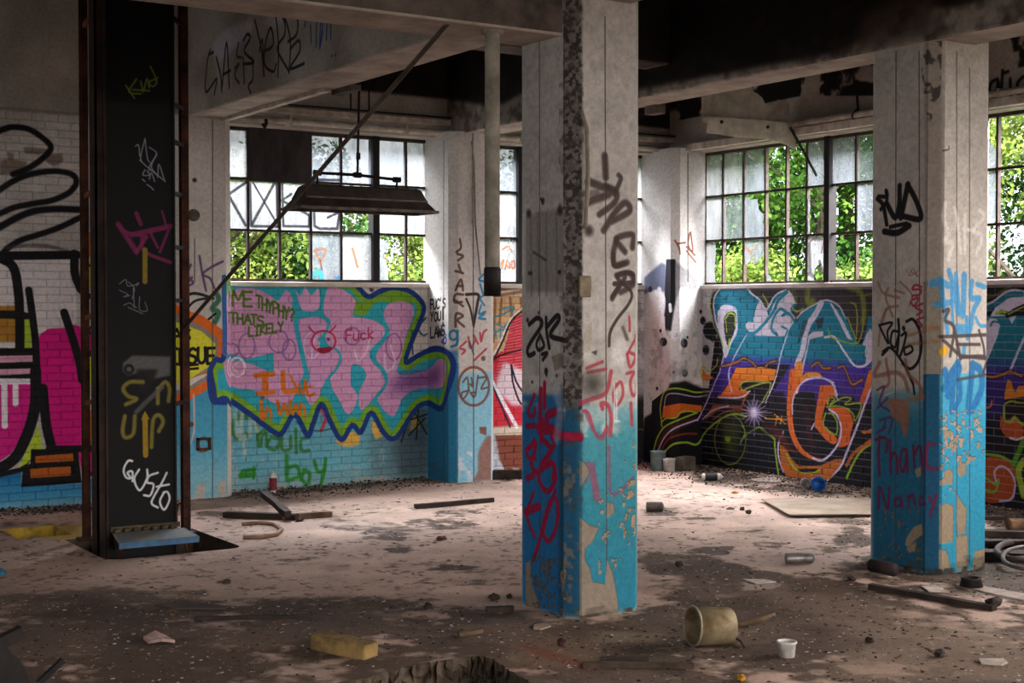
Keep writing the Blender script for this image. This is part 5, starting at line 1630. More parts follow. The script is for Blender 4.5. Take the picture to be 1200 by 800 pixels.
pierced('wall_far_left', 'y', Y_MIN, 12.65, X_MIN, LEFT_FILL_OPENINGS)
pierced('wall_rear', 'x', X_MIN - .3, WALL_X + .3, Y_MIN, REAR_FILL_OPENINGS)
MB().box((X_MIN - .3, Y_MIN - .3, SLAB_Z), (WALL_X + .3, 12.65, SLAB_Z + .3)).build('ceiling', M_BLACK_CONC)['kind'] = 'structure'
MB().box((-60, -60, -1.3), (80, 80, -1.2)).build('ground', M_GROUND)['kind'] = 'structure'


# ------------------------------------------------------------------ columns and piers
def column(name, key, im, h, label, backs=True):
    xl, yf, sx, sy, c_ = COLUMNS[key]
    L, q, W_ = sy - 2 * c_, c_ * math.sqrt(2), sx - 2 * c_
    cw, ch = L + q + W_ + q, {'main': 4.5, 'right': 4.5}.get(key, 3.5)
    ring = [(xl, yf + sy - c_), (xl, yf + c_), (xl + c_, yf), (xl + sx - c_, yf), (xl + sx, yf + c_), (xl + sx, yf + sy - c_), (xl + sx - c_, yf + sy), (xl + c_, yf + sy)]
    us = [0, L, L + q, L + q + W_, cw]
    segu = [(us[0], us[1]), (us[1], us[2]), (us[2], us[3]), (us[3], us[4]), (us[1], us[0]), (us[2], us[1]), (us[3], us[2]), (us[4], us[3])]
    me_ = bpy.data.meshes.new(name)
    vs, fs, uv = [], [], []
    for i in range(8):
        p, p2 = ring[i], ring[(i + 1) % 8]
        n = len(vs)
        vs += [(p[0], p[1], -.02), (p2[0], p2[1], -.02), (p2[0], p2[1], h), (p[0], p[1], h)]
        fs.append((n, n + 1, n + 2, n + 3))
        a, b_ = segu[i]
        uv += [(a / cw, -.02 / ch), (b_ / cw, -.02 / ch), (b_ / cw, h / ch), (a / cw, h / ch)]
    n = len(vs)
    vs += [(x, y, h) for x, y in ring]
    fs.append(tuple(range(n, n + 8)))
    uv += [(0, 0)] * 8
    cx, cy = xl + sx / 2, yf + sy / 2
    me_.from_pydata([(x - cx, y - cy, z) for x, y, z in vs], [], fs)
    lay = me_.uv_layers.new(name='UVMap')
    for i, u in enumerate(uv):
        lay.data[i].uv = u
    me_.materials.append(painted('paint_on_' + key, im, rough=.72, bump=.8))
    o = bpy.data.objects.new(name, me_)
    COL.objects.link(o)
    o.location = (cx, cy, 0)
    tag(o, label, 'column')
    return o


column('concrete_column', 'main', IM['main'], 3.4, 'nearest concrete column, chamfered, white above peeling blue paint, red tags')
column('concrete_column', 'right', IM['rcol'], 3.4, 'concrete column on the right tagged PUD, peeling bright blue at its foot')
column('wall_pier', 'pier_left', IM['pleft'], 3.38, 'chamfered wall pier behind the black lift, yellow and orange arrow painted on it')
column('wall_pier', 'pier_mid', IM['pmid'], 3.38, 'chamfered wall pier between the two back windows with brown circle tag')
column('wall_pier', 'pier_corner', IM['pcorner'], 3.38, 'chamfered white corner pier with dripping black splotches beside the purple mural')

# ------------------------------------------------------------------ beams
M_X0 = painted('cross_beam_paint', IM['x0'], kind='B', dims=(-12.2, 5.9, 1.05, BEAM_Z))
M_X1 = painted('far_beam_paint', IM['x1'], kind='B', dims=(-12.2, 7.0, 1.05, BEAM_Z))
M_BEAMBOT = plain('pale_beam_soffit', 'b5aa9e', '8d8277', 3, .85, bump=.4)


def beam(a, b_, side, bottom, label):
    o = MB().box(a, b_).build('concrete_beam', [side, bottom])
    for p in o.data.polygons:
        if p.normal.z < -.9 or p.normal.z > .9:
            p.material_index = 1
    bevel(o, .012)
    return tag(o, label, 'beam')


beam((X0A, Y_MIN, BEAM_Z), (X0B, 12.2, SLAB_Z), M_X0, M_BEAMBOT, 'pale concrete beam with black scrawled letters running to the near column')
beam((X1A, Y_MIN, BEAM_Z), (X1B, 12.2, SLAB_Z), M_X1, M_BEAMBOT, 'mostly black concrete beam running over the right-hand column')
beam((X_MIN, 6.42, 3.17), (X0A + .25, 6.82, SLAB_Z), M_CONC_D, M_BEAMBOT, 'deep stained girder at the top edge, left of the near column')
beam((X0B, 8.75, 3.58), (X1A, 9.05, SLAB_Z), M_BLACK_CONC, M_CONC_D, 'short secondary beam between the two long beams, behind the hanging grey pipe')
beam((X1B, 6.2, 3.62), (9.9, 6.6, SLAB_Z), M_BLACK_CONC, M_CONC_D, 'black-sided beam from the right-hand column to the right wall')

# ------------------------------------------------------------------ windows
M_GLASS = {}


def glass(name, im, kind, dims, fog, tint):
    t = NT(name)
    tx = t.node('ShaderNodeTexImage', image=im, extension='CLIP', interpolation='Cubic')
    t.link(uv_from_plane(t, kind, *dims), tx.inputs[0])
    mp = t.node('ShaderNodeMapping')
    mp.inputs['Scale'].default_value = (1, 1, .35)
    t.link(t.pos(), mp.inputs[0])
    n = t.noise(7, 8, .7, mp.outputs[0])
    tr = t.node('ShaderNodeBsdfTransparent')
    tl = t.node('ShaderNodeBsdfTranslucent')
    dirtc = t.ramp(n.outputs['Fac'], [(.32, tuple(x * .55 for x in tint)), (.66, tint)])
    t.link(t.mix(tx.outputs[1], dirtc.outputs[0], t.mix(1.0, tx.outputs[0], (.22,) * 3, 'MULTIPLY')), tl.inputs['Color'])
    f = t.ramp(n.outputs['Fac'], [(.3, (fog - .10,) * 3), (.65, (min(fog + .08, 1),) * 3)])
    fac = t.math('MAXIMUM', f.outputs[0], tx.outputs[1])
    mx = t.node('ShaderNodeMixShader')
    t.link(fac, mx.inputs[0])
    t.link(tr.outputs[0], mx.inputs[1])
    t.link(tl.outputs[0], mx.inputs[2])
    gl = t.node('ShaderNodeBsdfGlossy')
    gl.inputs['Roughness'].default_value = .25
    m2 = t.node('ShaderNodeMixShader')
    m2.inputs[0].default_value = .05
    t.link(mx.outputs[0], m2.inputs[1])
    t.link(gl.outputs[0], m2.inputs[2])
    t.link(m2.outputs[0], t.out.inputs[0])
    return t.mat


for k, im, kd, dm in (('A', IM['gback'], 'A', DA), ('B', IM['gright'], 'B', DB)):
    M_GLASS[k + 'f'] = glass('grimy_pane', im, kd, dm, .82, (.075, .08, .088))
    M_GLASS[k + 'w'] = glass('whitewashed_pane', im, kd, dm, .88, (.10, .10, .102))
    M_GLASS[k + 'v'] = glass('hazy_pane', im, kd, dm, .5, (.07, .078, .08))
t = NT('clear_glass_back')
_tb = t.node('ShaderNodeBsdfTransparent')
t.link(_tb.outputs[0], t.out.inputs[0])
M_CLEAR = t.mat


def pane(parent, poly, mat):
    """poly in the window's frame (x along the wall, z up); 4 mm glass, the grime is on the room side"""
    o = MB().prism(poly, .048, .052, 'y').build('pane', [mat, M_CLEAR], parent)
    for p in o.data.polygons:
        p.material_index = 0 if p.normal.y < -.5 else 1
    return o


def window(name, kind, bars, zs, mull, cells, u_lim):
    root = empty(name, (0, WALL_Y, 0) if kind == 'A' else (WALL_X, 0, 0), 0 if kind == 'A' else -math.pi / 2)
    tag(root, kind='structure')
    lo, hi = u_lim
    b = MB()
    for a, q in (((lo, .03, zs[0]), (lo + .03, .09, zs[-1])), ((hi - .03, .03, zs[0]), (hi, .09, zs[-1])), ((lo, .03, zs[0]), (hi, .09, zs[0] + .025)), ((lo, .03, zs[-1] - .03), (hi, .09, zs[-1]))):
        b.box(a, q)
    b.build('frame', M_STEEL, root)
    for u in mull:
        MB().box((u - .035, .0, zs[0]), (u + .035, .10, zs[-1])).build('mullion', M_DARKST, root)
    for u in bars:
        MB().box((u - .011, .035, zs[0]), (u + .011, .075, zs[-1])).build('muntin', M_STEEL, root)
    for z in zs[1:-1]:
        MB().box((lo, .037, z - .011), (hi, .073, z + .011)).build('muntin', M_STEEL, root)
    cols = sorted([lo] + list(bars) + list(mull) + [hi])
    for j, row in enumerate(cells):                # rows from the top
        z1_, z0_ = zs[-1 - j], zs[-2 - j]
        for i, s_ in enumerate(row):
            if s_ in (None, '-') or i + 1 >= len(cols):
                continue
            a, q = cols[i], cols[i + 1]
            if isinstance(s_, str):
                pane(root, [(a, z0_), (q, z0_), (q, z1_), (a, z1_)], M_GLASS[kind + s_])
            else:
                for kind_, poly in s_:
                    pane(root, [(a + (q - a) * x, z0_ + (z1_ - z0_) * z) for x, z in poly], M_GLASS[kind + kind_])
    return root


def U(x):
    return on_y(x, 280, WALL_Y + .05).x


def V(x):
    return -on_x(x, 280, WALL_X + .05).y


ZS = [SILL, SILL + .47, SILL + .94, HEAD]
w1 = window('window_1', 'A', [U(x) for x in (290.5, 327.5, 364, 399.5, 475.5)], ZS, [U(438.5)],
            [['w', None, None, 'f', 'f', 'f', 'w'], ['w', 'w', 'w', 'w', None, 'w', 'w'],
             [[('f', [(.0, .85), (.3, .95), (.5, 1), (0, 1)])], None, None, 'f', 'w', [('f', [(0, 0), (.45, 0), (.42, .3), (.3, .62), (.5, .8), (.1, .96), (0, 1)])], None]], (4.84, 7.0))
board = MB().box((U(291), .015, ZS[2] - .02), (U(364), .034, HEAD)).build('board', plain('charred_board', '3a3334', '231e1f', 6, .85, stretch=(1, 1, .3)), w1)
tag(board, 'dark board covering two upper panes')
_hole = [('w', [(0, 0), (1, 0), (1, 1), (0, 1)][::-1][:0] or [(0, .0), (1, 0), (1, 1), (.0, 1), (.0, .68), (.25, .66), (.42, .5), (.38, .3), (.2, .2), (0, .24)])]
window('window_2', 'A', [U(x) for x in (566, 652, 690, 722)], ZS, [U(608)],
       [['f', 'f', 'v', 'f', 'f', 'w'], ['f', _hole, 'f', 'f', None, 'w'], ['w', 'w', None, 'f', 'f', 'w']], (7.44, 9.72))
w3 = window('window_3', 'B', [V(x) for x in (847.8, 872, 897.5, 922, 946, 1003.6)], ZS, [V(972.5)],
            [['w', 'w', 'f', None, None, 'f', 'f', [('v', [(0, 0), (1, 0), (1, 1), (0, 1)])]],
             ['w', 'v', [('f', [(0, 0), (1, 0), (1, .25), (.85, .35), (.95, .5), (.7, .6), (.62, .85), (.3, .86), (.1, .98), (0, .98)])], None, [('f', [(.1, .0), (.3, .02), (.25, .2), (.08, .16)])], [('f', [(0, 0), (.12, .1), (.06, .4), (.14, .6), (0, .9)])], None, 'f'],
             [[('w', [(0, 0), (.6, 0), (.55, .4), (.62, .7), (.58, 1), (0, 1)])], None, [('f', [(0, .42), (.3, .5), (.55, .44), (.9, .62), (1, 1), (0, 1)])], [('f', [(0, 0), (.35, .0), (.22, .16), (.06, .24)])], [('f', [(.0, 0), (.1, 0), (.1, .5), (.0, .5)])], [('w', [(0, 0), (.3, 0), (.35, .3), (.6, .42), (.7, .2), (1, .12), (1, 1), (0, 1)])], None, None]], (-11.85, -9.28))
window('window_4', 'B', [V(1169), V(1206), V(1245), V(1290)] + [-6.45, -6.1], ZS, [-6.8],
       [[[('f', [(0, 0), (1, 0), (1, .3), (.6, .6), (.7, 1), (0, 1)])], None, 'f', 'f', None, 'f', 'f', 'w'], ['f', None, None, 'f', 'f', None, 'f', 'w'], [None, None, 'f', None, 'f', 'f', None, 'w']], (-8.33, -5.77))
for n_, (a, b_) in enumerate(RIGHT_WINDOWS[2:]):
    window('window_%d' % (5 + n_), 'B', [-b_ + .32 * k for k in (1, 2, 3, 5, 6, 7)], ZS, [-b_ + .32 * 4], [], (-b_, -a))
# ------------------------------------------------------------------ trees and shrubs beyond the windows
def leaf_mat(name, stops):
    t = NT(name)
    n = t.noise(1.3, 4, .7, t.pos())
    n2 = t.noise(14, 2, .5, t.pos())
    f = t.math('ADD', t.math('MULTIPLY', n.outputs['Fac'], .65), t.math('MULTIPLY', n2.outputs['Fac'], .35))
    c_ = t.ramp(f, [(p, lin(q)) for p, q in stops])
    d = t.node('ShaderNodeBsdfDiffuse')
    tl = t.node('ShaderNodeBsdfTranslucent')
    t.link(c_.outputs[0], d.inputs[0])
    t.link(c_.outputs[0], tl.inputs[0])
    m = t.node('ShaderNodeMixShader')
    m.inputs[0].default_value = .35
    t.link(d.outputs[0], m.inputs[1])
    t.link(tl.outputs[0], m.inputs[2])
    t.link(m.outputs[0], t.out.inputs[0])
    return t.mat


LEAF = [leaf_mat('mid_green_leaves', [(.32, '182e12'), (.5, '3a5f24'), (.68, '7a9440')]), leaf_mat('dark_green_leaves', [(.32, '10220f'), (.5, '2a4a24'), (.7, '55763a')]), leaf_mat('yellow_green_leaves', [(.32, '2a431a'), (.5, '667c36'), (.7, 'aaa95a')])]
M_BARK = plain('bark', '5d5046', '3a3029', 9, .9)


def tree(name, x, y, h, r, mi, label, group, leaves=5200, size=.085, low=.0, seed=0):
    rg = np.random.default_rng(seed)
    root = empty(name, (x, y, -1.2))
    tag(root, label, 'tree' if 'tree' in name else 'shrub', group)
    H = h + 1.2
    b = MB()
    b.tube([(0, 0, 0), (.05, .02, H * .3), (-.03, .06, H * .6), (.02, 0, H * .85)], [.13 * r / 1.6, .10 * r / 1.6, .07 * r / 1.6, .02], 7)
    b.build('trunk', M_BARK, root)
    for k in range(5):
        a = k * 1.3 + seed
        z = H * (.35 + .1 * k)
        MB().tube([(0, 0, z), (r * .4 * math.cos(a), r * .4 * math.sin(a), z + H * .1), (r * .75 * math.cos(a), r * .75 * math.sin(a), z + H * .17)], [.045, .03, .01], 5).build('branch', M_BARK, root)
    nb = 26
    cz0 = H * low
    ang = rg.random(nb) * 6.283
    rr = r * np.sqrt(rg.random(nb)) * .8
    zz = cz0 + (H - cz0) * (.08 + .84 * rg.random(nb))
    prof = np.sqrt(np.clip(1 - ((zz - cz0) / (H - cz0) * 1.7 - .75) ** 2 * .9, .12, 1))
    cen = np.stack([rr * prof * np.cos(ang), rr * prof * np.sin(ang), zz], 1)
    rad = r * (.30 + .24 * rg.random(nb))
    which = rg.integers(0, nb, leaves)
    d = rg.normal(size=(leaves, 3))
    d /= np.linalg.norm(d, axis=1)[:, None]
    p = cen[which] + d * (rad[which] * (.55 + .5 * rg.random(leaves)))[:, None] * np.array([1, 1, .75])
    nrm = d + rg.normal(size=(leaves, 3)) * .6 + np.array([0, 0, .4])
    nrm /= np.linalg.norm(nrm, axis=1)[:, None]
    t1 = np.cross(nrm, rg.normal(size=(leaves, 3)))
    t1 /= np.linalg.norm(t1, axis=1)[:, None]
    t2 = np.cross(nrm, t1)
    s_ = size * (.7 + .7 * rg.random(leaves))[:, None]
    V_ = np.stack([p - t1 * s_, p + t2 * s_ * .55 + nrm * s_ * .15, p + t1 * s_, p - t2 * s_ * .55 + nrm * s_ * .15], 1).reshape(-1, 3)
    me_ = bpy.data.meshes.new('foliage')
    me_.vertices.add(len(V_))
    me_.vertices.foreach_set('co', V_.astype(np.float32).ravel())
    me_.loops.add(leaves * 4)
    me_.loops.foreach_set('vertex_index', np.arange(leaves * 4, dtype=np.int32))
    me_.polygons.add(leaves)
    me_.polygons.foreach_set('loop_start', np.arange(0, leaves * 4, 4, dtype=np.int32))
    me_.polygons.foreach_set('loop_total', np.full(leaves, 4, np.int32))
    me_.materials.append(LEAF[mi])
    me_.update()
    me_.validate()
    o = bpy.data.objects.new('foliage', me_)
    COL.objects.link(o)
    o.parent = root
    tag(o, kind='stuff')
    return root


GT = 'trees outside the windows'
TREES = [('tree', 7.4, 18.6, 3.9, 1.5, 2, 'yellow-green tree behind the lower left panes of the left window'), ('tree', 8.9, 19.4, 4.2, 1.7, 1, 'dark green tree behind the middle panes of the left window'), ('tree', 10.4, 18.8, 3.7, 1.4, 2, 'bright yellow-green tree behind the right panes of the left window'), ('tree', 12.9, 19.4, 4.2, 1.6, 0, 'green tree seen past the hanging grey pipe'),
         ('tree', 15.2, 17.8, 5.6, 2.0, 0, 'green tree behind the left half of the right window'), ('tree', 16.0, 15.9, 6.6, 2.2, 0, 'tall leafy tree filling the broken middle panes of the right window'), ('tree', 16.2, 13.6, 6.0, 2.0, 1, 'dark green tree behind the right end of the right window'), ('tree', 17.8, 17.2, 7.6, 2.6, 1, 'tallest dark tree standing behind the others outside the right window'),
         ('tree', 15.6, 11.6, 6.6, 1.8, 2, 'yellow-green tree behind the panes right of the right-hand column'), ('tree', 17.6, 11.0, 7.0, 2.2, 1, 'dark tree at the far right edge outside the window')]
for k, (nm, x, y, h, r, mi, lb) in enumerate(TREES):
    tree(nm, x, y, h, r, mi, lb, GT, 18000, .044 if mi != 2 else .038, .12, k + 1)
SHR = [(13.4, 14.6, 2.55, .8, 'pale yellow shrub under the broken panes of the right window'), (13.5, 12.7, 2.6, .8, 'pale yellow shrub at the right end of the right window'), (13.9, 16.6, 2.4, .7, 'small light shrub under the left panes of the right window')]
for k, (x, y, h, r, lb) in enumerate(SHR):
    tree('shrub', x, y, h, r, 2, lb, 'shrubs outside the right window', 5200, .036, .3, 40 + k)

# ------------------------------------------------------------------ the belt lift
M_PLAT = plain('worn_blue_steel', '6a7680', '857a6c', 9, .75, .1)
M_BLUE = plain('blue_painted_edge', '3c6a92', '3d4f5f', 12, .6)
lift = tag(empty('belt_lift', (3.35, BELT_Y, 0)), 'black belt manlift with rusty guide posts rising through a hole in the floor', 'lift')


def lp(x, y, z):
    return (x - 3.35, y - BELT_Y, z)


def lbox(b, x0, x1, y0, y1, z0, z1):
    return b.box(lp(x0, y0, z0), lp(x1, y1, z1))


bx0, bx1 = 3.07, 3.565
M_BELT = painted('belt_paint', IM['belt'], kind='A', dims=(3.05, .56, 3.9, -.3), rough=.6, bump=.2)
lbox(MB(), bx0, bx1, BELT_Y, BELT_Y + .015, -.75, SLAB_Z).build('belt', M_BELT, lift)
lbox(MB(), 3.22, bx1 + .05, BELT_Y + .28, BELT_Y + .295, -.75, SLAB_Z).build('belt', M_BLACK, lift)
b = MB()
lbox(b, 3.0, 3.07, BELT_Y - .02, BELT_Y, -.75, SLAB_Z)
lbox(b, 3.0, 3.012, BELT_Y - .02, BELT_Y + .12, -.75, SLAB_Z)
lbox(b, 3.055, 3.07, BELT_Y - .045, BELT_Y, -.75, SLAB_Z)
b.build('guide_channel', plain('rust_stained_channel', '3a2822', '1b1413', 5, .75, .3), lift)
b = MB()
lbox(b, bx1, bx1 + .012, BELT_Y - .02, BELT_Y + .03, -.75, SLAB_Z)
b.build('guide_channel', M_BLACK, lift)
for x, y, w in ((3.032, 10.42, .048), (3.738, 10.30, .056)):
    b = MB()
    lbox(b, x - w / 2, x + w / 2, y - .025, y - .017, 0, SLAB_Z)
    lbox(b, x - .006, x + .006, y - .017, y + .03, 0, SLAB_Z)
    lbox(b, x - w / 2, x + w / 2, y + .03, y + .036, 0, SLAB_Z)
    b.build('guide_post', M_RUST, lift)
    lbox(MB(), x - .06, x + .06, y - .06, y + .06, 0, .02).build('foot_plate', M_RUST, lift)
for py_ in (24, 228, 373, 474):
    z = on_y(100, py_, 10.2).z
    MB().bar(lp(3.03, 10.41, z), lp(3.02, BELT_Y + .05, z + .03), .02, .035).build('bracket', plain('bright_rust', '7a4526', '3f2417', 9, .8), lift)
for py_ in (25, 125, 168, 228, 290, 352, 472):
    z = on_y(206, py_, 10.2).z
    MB().bar(lp(bx1, BELT_Y + .01, z), lp(3.72, 10.28, z), .025, .03).build('bracket', M_BLACK, lift)
MB().tube([lp(3.06 + .02 * math.cos(a), 10.35, on_y(109, 387, 10.35).z + .03 * math.sin(a)) for a in np.linspace(0, 6.28, 10)], .006, 6).build('hook', M_BLACK, lift)
# the step
plat = MB()
plat.prism([lp(3.10, 10.03, 0)[:2], lp(3.0, 9.56, 0)[:2], lp(3.55, 9.555, 0)[:2], lp(3.60, 9.99, 0)[:2]], .085, .10)
step = bevel(plat.build('step_platform', M_PLAT, lift), .004)
tag(step, 'worn grey-blue step')
MB().bar(lp(2.995, 9.552, .082), lp(3.555, 9.548, .082), .018, .042).build('step_edge', M_BLUE, step)
MB().bar(lp(3.555, 9.55, .085), lp(3.605, 9.99, .085), .014, .03).build('step_edge', M_BLUE, step)
for k in range(7):
    x = 3.13 + k * .068
    bevel(MB().box(lp(x - .022, 9.99, .10), lp(x + .022, 10.045, .125)).build('step_cleat', plain('mustard_grime', '5f5138', '3a3224', 12, .85), step), .006)
MB().bar(lp(3.09, 10.045, .12), lp(3.60, 10.045, .12), .012, .035).build('step_back_rail', plain('olive_steel', '5a5038', '383020', 12, .8), step)
for x in (3.03, 3.52):
    MB().bar(lp(x, 9.6, .08), lp(x + .04, 9.75, -.06), .014, .014).build('step_strut', M_RUST, step)
    MB().bar(lp(x + .06, 9.95, .08), lp(x + .04, 9.75, -.06), .014, .014).build('step_strut', M_RUST, step)
# loop handle beside it
hk = ground(225, 621)
b = MB().tube([(-.03, 0, 0), (-.035, 0, .10), (-.02, 0, .17), (.01, 0, .185), (.035, 0, .15), (.03, 0, .05), (.015, 0, .0)], .010, 7)
tag(b.build('bent_pipe', M_RUST, loc=(hk.x, hk.y + .25, 0), smooth=True), 'small bent rusty pipe loop standing beside the lift hole', 'pipe')

# ------------------------------------------------------------------ hanging lamp
M_HOOD = plain('brown_enamel_hood', '453a33', '2b241f', 6, .55, .2)
M_HOODE = plain('grey_hood_rim', '6d645c', '453c36', 10, .6, .2)
LY = 9.9
lx0, lx1 = on_y(341, 246, LY).x, on_y(500, 250, LY).x
lz = 2.43
lamp = tag(empty('industrial_lamp', ((lx0 + lx1) / 2, LY, lz)), 'brown trough-shaped industrial lamp hanging before the left window', 'lamp')
hw = (lx1 - lx0) / 2
prof = [(.17, 0), (.165, .02), (.125, .075), (.118, .095), (.095, .17), (.07, .185)]
b = MB()
nP = len(prof)
ends = [(hw, 1.0), (hw - .015, 1.0), (hw - .06, 1.0), (hw - .065, 1), (hw - .10, 1.0), (hw - .12, 1.0)]
vs = []
for (yy, zz_), (e, _) in zip(prof, ends):
    vs += [(-e, -yy, zz_), (e, -yy, zz_), (e, yy, zz_), (-e, yy, zz_)]
fs = []
for i in range(nP - 1):
    for k in range(4):
        fs.append((i * 4 + k, i * 4 + (k + 1) % 4, (i + 1) * 4 + (k + 1) % 4, (i + 1) * 4 + k))
fs.append(tuple((nP - 1) * 4 + k for k in range(4)))
b.add(vs, fs)
hood = b.build('hood', M_HOOD, lamp)
sm = hood.modifiers.new('thick', 'SOLIDIFY')
sm.thickness = .006
b = MB()
for s_ in (-1, 1):
    b.bar((-hw - .01, s_ * .172, .004), (hw + .01, s_ * .172, .004), .016, .022)
    b.bar((s_ * hw, -.172, .004), (s_ * hw, .172, .004), .016, .022)
b.build('rim', M_HOODE, lamp)
b = MB()
for s_ in (-1, 1):
    b.bar((-hw + .065, s_ * .128, .086), (hw - .065, s_ * .128, .086), .012, .012)
b.build('ridge', M_HOODE, lamp)
for x in (-.42, -.15, .15, .42):
    MB().box((x - .015, -.178, -.018), (x + .015, -.16, .0)).build('clip', M_BLACK, lamp)
for y in (-.07, .07):
    MB().tube([(-hw + .12, y, .05), (hw - .12, y, .05)], .019, 8).build('tube', plain('dead_tube', 'b8b4ac', '908b82', 10, .4), lamp)
sx_ = on_y(419, 205, LY).x - (lx0 + lx1) / 2
zt = on_y(419, 205, LY).z - lz
xr = on_y(465, 205, LY).x - (lx0 + lx1) / 2
xl_ = on_y(372, 203, LY).x - (lx0 + lx1) / 2
MB().tube([(xl_, 0, .18), (xl_, 0, zt), (sx_, 0, zt), (xr, 0, zt - .02), (xr, 0, .18)], .012, 8).build('pipe_frame', M_BLACK, lamp)
for x, z in ((xl_, zt), (xr, zt - .02), (sx_, zt)):
    MB().tube([(x - .03, 0, z), (x + .03, 0, z)], .022, 8).build('pipe_elbow', M_BLACK, lamp)
MB().tube([(sx_, 0, zt), (sx_ + .01, 0, zt + .45), (sx_ + .04, 0, SLAB_Z - lz)], .010, 8).build('stem', M_BLACK, lamp)
MB().tube([(sx_ + .006, 0, zt + .12), (sx_ + .007, 0, zt + .17)], .018, 8).build('stem_coupling', M_BLACK, lamp)

# ------------------------------------------------------------------ pipes and rods
M_GREYP = plain('grey_green_pipe', '8d8678', '655e52', 6, .75)
M_PALEP = plain('pale_painted_pipe', 'bdb2a6', '94887b', 8, .7)
b = MB()
b.lathe([(.0405, 1.80), (.0405, 3.19)], 18)
o = tag(empty('hanging_pipe', (4.064, 6.5, 0)), 'thick grey vertical pipe hanging from the girder left of the near column', 'pipe')
b.build('pipe', M_GREYP, o, True)
MB().lathe([(.0, 1.755), (.046, 1.755), (.046, 1.90), (.0405, 1.91)], 18).build('pipe_socket', M_BLACK, o, True)
MB().lathe([(.0405, 3.15), (.06, 3.15), (.06, 3.175), (.0, 3.175)], 18).build('flange', M_GREYP, o, True)
r0, r1 = on_y(525, 27, 6.5), on_y(214, 386, 10.22)
b = MB().tube([r0, r1], .0135, 8)
tag(b.build('steel_rod', plain('dull_steel_rod', '54483f', '3a302a', 9, .6, .4)), 'long steel rod slanting from the girder down to the lift post', 'rod')
# conduit along the back header and its fittings
cnd = tag(empty('wall_pipe', (7, 12.12, 3.4)), 'pale pipe running along the header over the back windows', 'pipe')
MB().tube([(-2.15, 0, -.012), (2.85, 0, -.012)], .032, 10).build('pipe', M_PALEP, cnd, True)
for x in (-1.6, -.4, .9, 2.1):
    MB().box((x - .012, -.035, -.05), (x + .012, .08, .028)).build('pipe_strap', M_PALEP, cnd)
MB().tube([(-1.85, -.04, -.02), (-1.85, -.055, -.05), (-1.86, -.04, -.09), (-1.87, -.02, -.06)], .018, 6).build('pipe_fitting', M_BLACK, cnd)
b = MB().bar((4.9, 12.16, 3.49), (9.9, 12.16, 3.49), .08, .06)
tag(bevel(b.build('trim_4', M_PALEP), .008), kind='structure')
b = MB().tube([(4.9, 12.1, 3.535), (7.2, 12.1, 3.535), (9.9, 12.1, 3.535)], .008, 6)
tag(b.build('cable', M_BLACK), 'thin dark cable along the ledge above the back windows', 'cable')
for px_ in (411, 432.5):
    x = on_y(px_, 120, 12.1).x
    b = MB().tube([(x, 12.1, 3.53), (x, 12.1, SLAB_Z)], .008, 6)
    tag(b.build('hanger_rod', M_BLACK), 'thin %s of two hanger rods above the left window' % ('left' if px_ < 420 else 'right'), 'rod')
cnd2 = tag(empty('wall_pipe', (9.82, 8, 3.46)), 'pale pipe running along the header over the right windows', 'pipe')
MB().tube([(0, -3.5, 0), (0, 2.2, 0)], .030, 10).build('pipe', M_PALEP, cnd2, True)
for y in (-2.0, -.2, .95):
    MB().box((-.035, y - .012, -.035), (.08, y + .012, .035)).build('pipe_strap', M_PALEP, cnd2)
hp = on_x(1004, 128, 9.82)
MB().tube([(0, hp.y - 8, .05), (-.03, hp.y - 8 + .03, -.01), (0, hp.y - 8 + .05, -.04), (.02, hp.y - 8, .0), (0, hp.y - 8, .2)], .012, 6).build('pipe_fitting', M_BLACK, cnd2)
tag(MB().bar((9.86, -3, 3.385), (9.86, 12.1, 3.385), .10, .07).build('trim_5', M_PALEP), kind='structure')
b = MB().bar((X0B - .10, 10.0, 3.355), (X0B - .10, 12.1, 3.355), .06, .03)
tag(b.build('conduit', M_PALEP), 'short pale conduit under the lettered beam, beside the lift', 'conduit')
b = MB().box((X0B - .02, 9.75, 3.33), (X0B + .06, 10.1, 3.37))
tag(b.build('conduit_box', M_CONC_D), 'small dark bracket under the lettered beam', 'bracket')
b = MB().box((7.44, 9.35, 3.30), (7.54, 9.5, 3.40))
tag(b.build('beam_bracket', M_CONC_D), 'small dark bracket under the mostly black beam just right of the near column', 'bracket')
b = MB().tube([on_y(412 / 4 + 450, 165, 11.845), on_y(555.5, 190, 11.845), on_y(557, 262, 11.845), on_y(563, 322, 11.845)], .007, 6)
tag(b.build('loose_cable', plain('grey_cable', '8a8178', '6a6058', 10)), 'loose grey cable hanging down the middle wall pier', 'cable')
b = MB().tube([on_y(554, 165, 11.84), on_y(553.5, 262, 11.84)], .007, 6)
tag(b.build('cable_tube', plain('grey_tube', 'a79d93', '857b72', 10)), 'straight thin tube on the middle wall pier', 'tube')
b = MB().tube([on_y(450 + 925 / 4, 130, 6.31), on_y(450 + 950 / 4, 150, 6.30), on_y(450 + 956 / 4, 200, 6.30), on_y(450 + 945 / 4, 262, 6.31), on_y(450 + 938 / 4, 268, 6.31)], .011, 7)
tag(b.build('bent_tube', plain('tan_tube', '8d8271', '6d6355', 10), smooth=True), 'tan bent tube down the upper front of the near column', 'tube')
b = MB().box((on_y(681.5, 330, 6.3).x, 6.315, on_y(690, 348, 6.3).z), (on_y(695, 330, 6.3).x, 6.335, on_y(690, 323, 6.3).z))
tag(bevel(b.build('electric_box', plain('tan_cover', '8d8168', '6a5f4c', 10)), .004), 'small tan cover plate on the front of the near column', 'box')
bo = on_y(227.5, 252, 12.12)
b = MB().lathe([(0, .0), (.055, 0), (.05, .02), (0, .022)], 14)
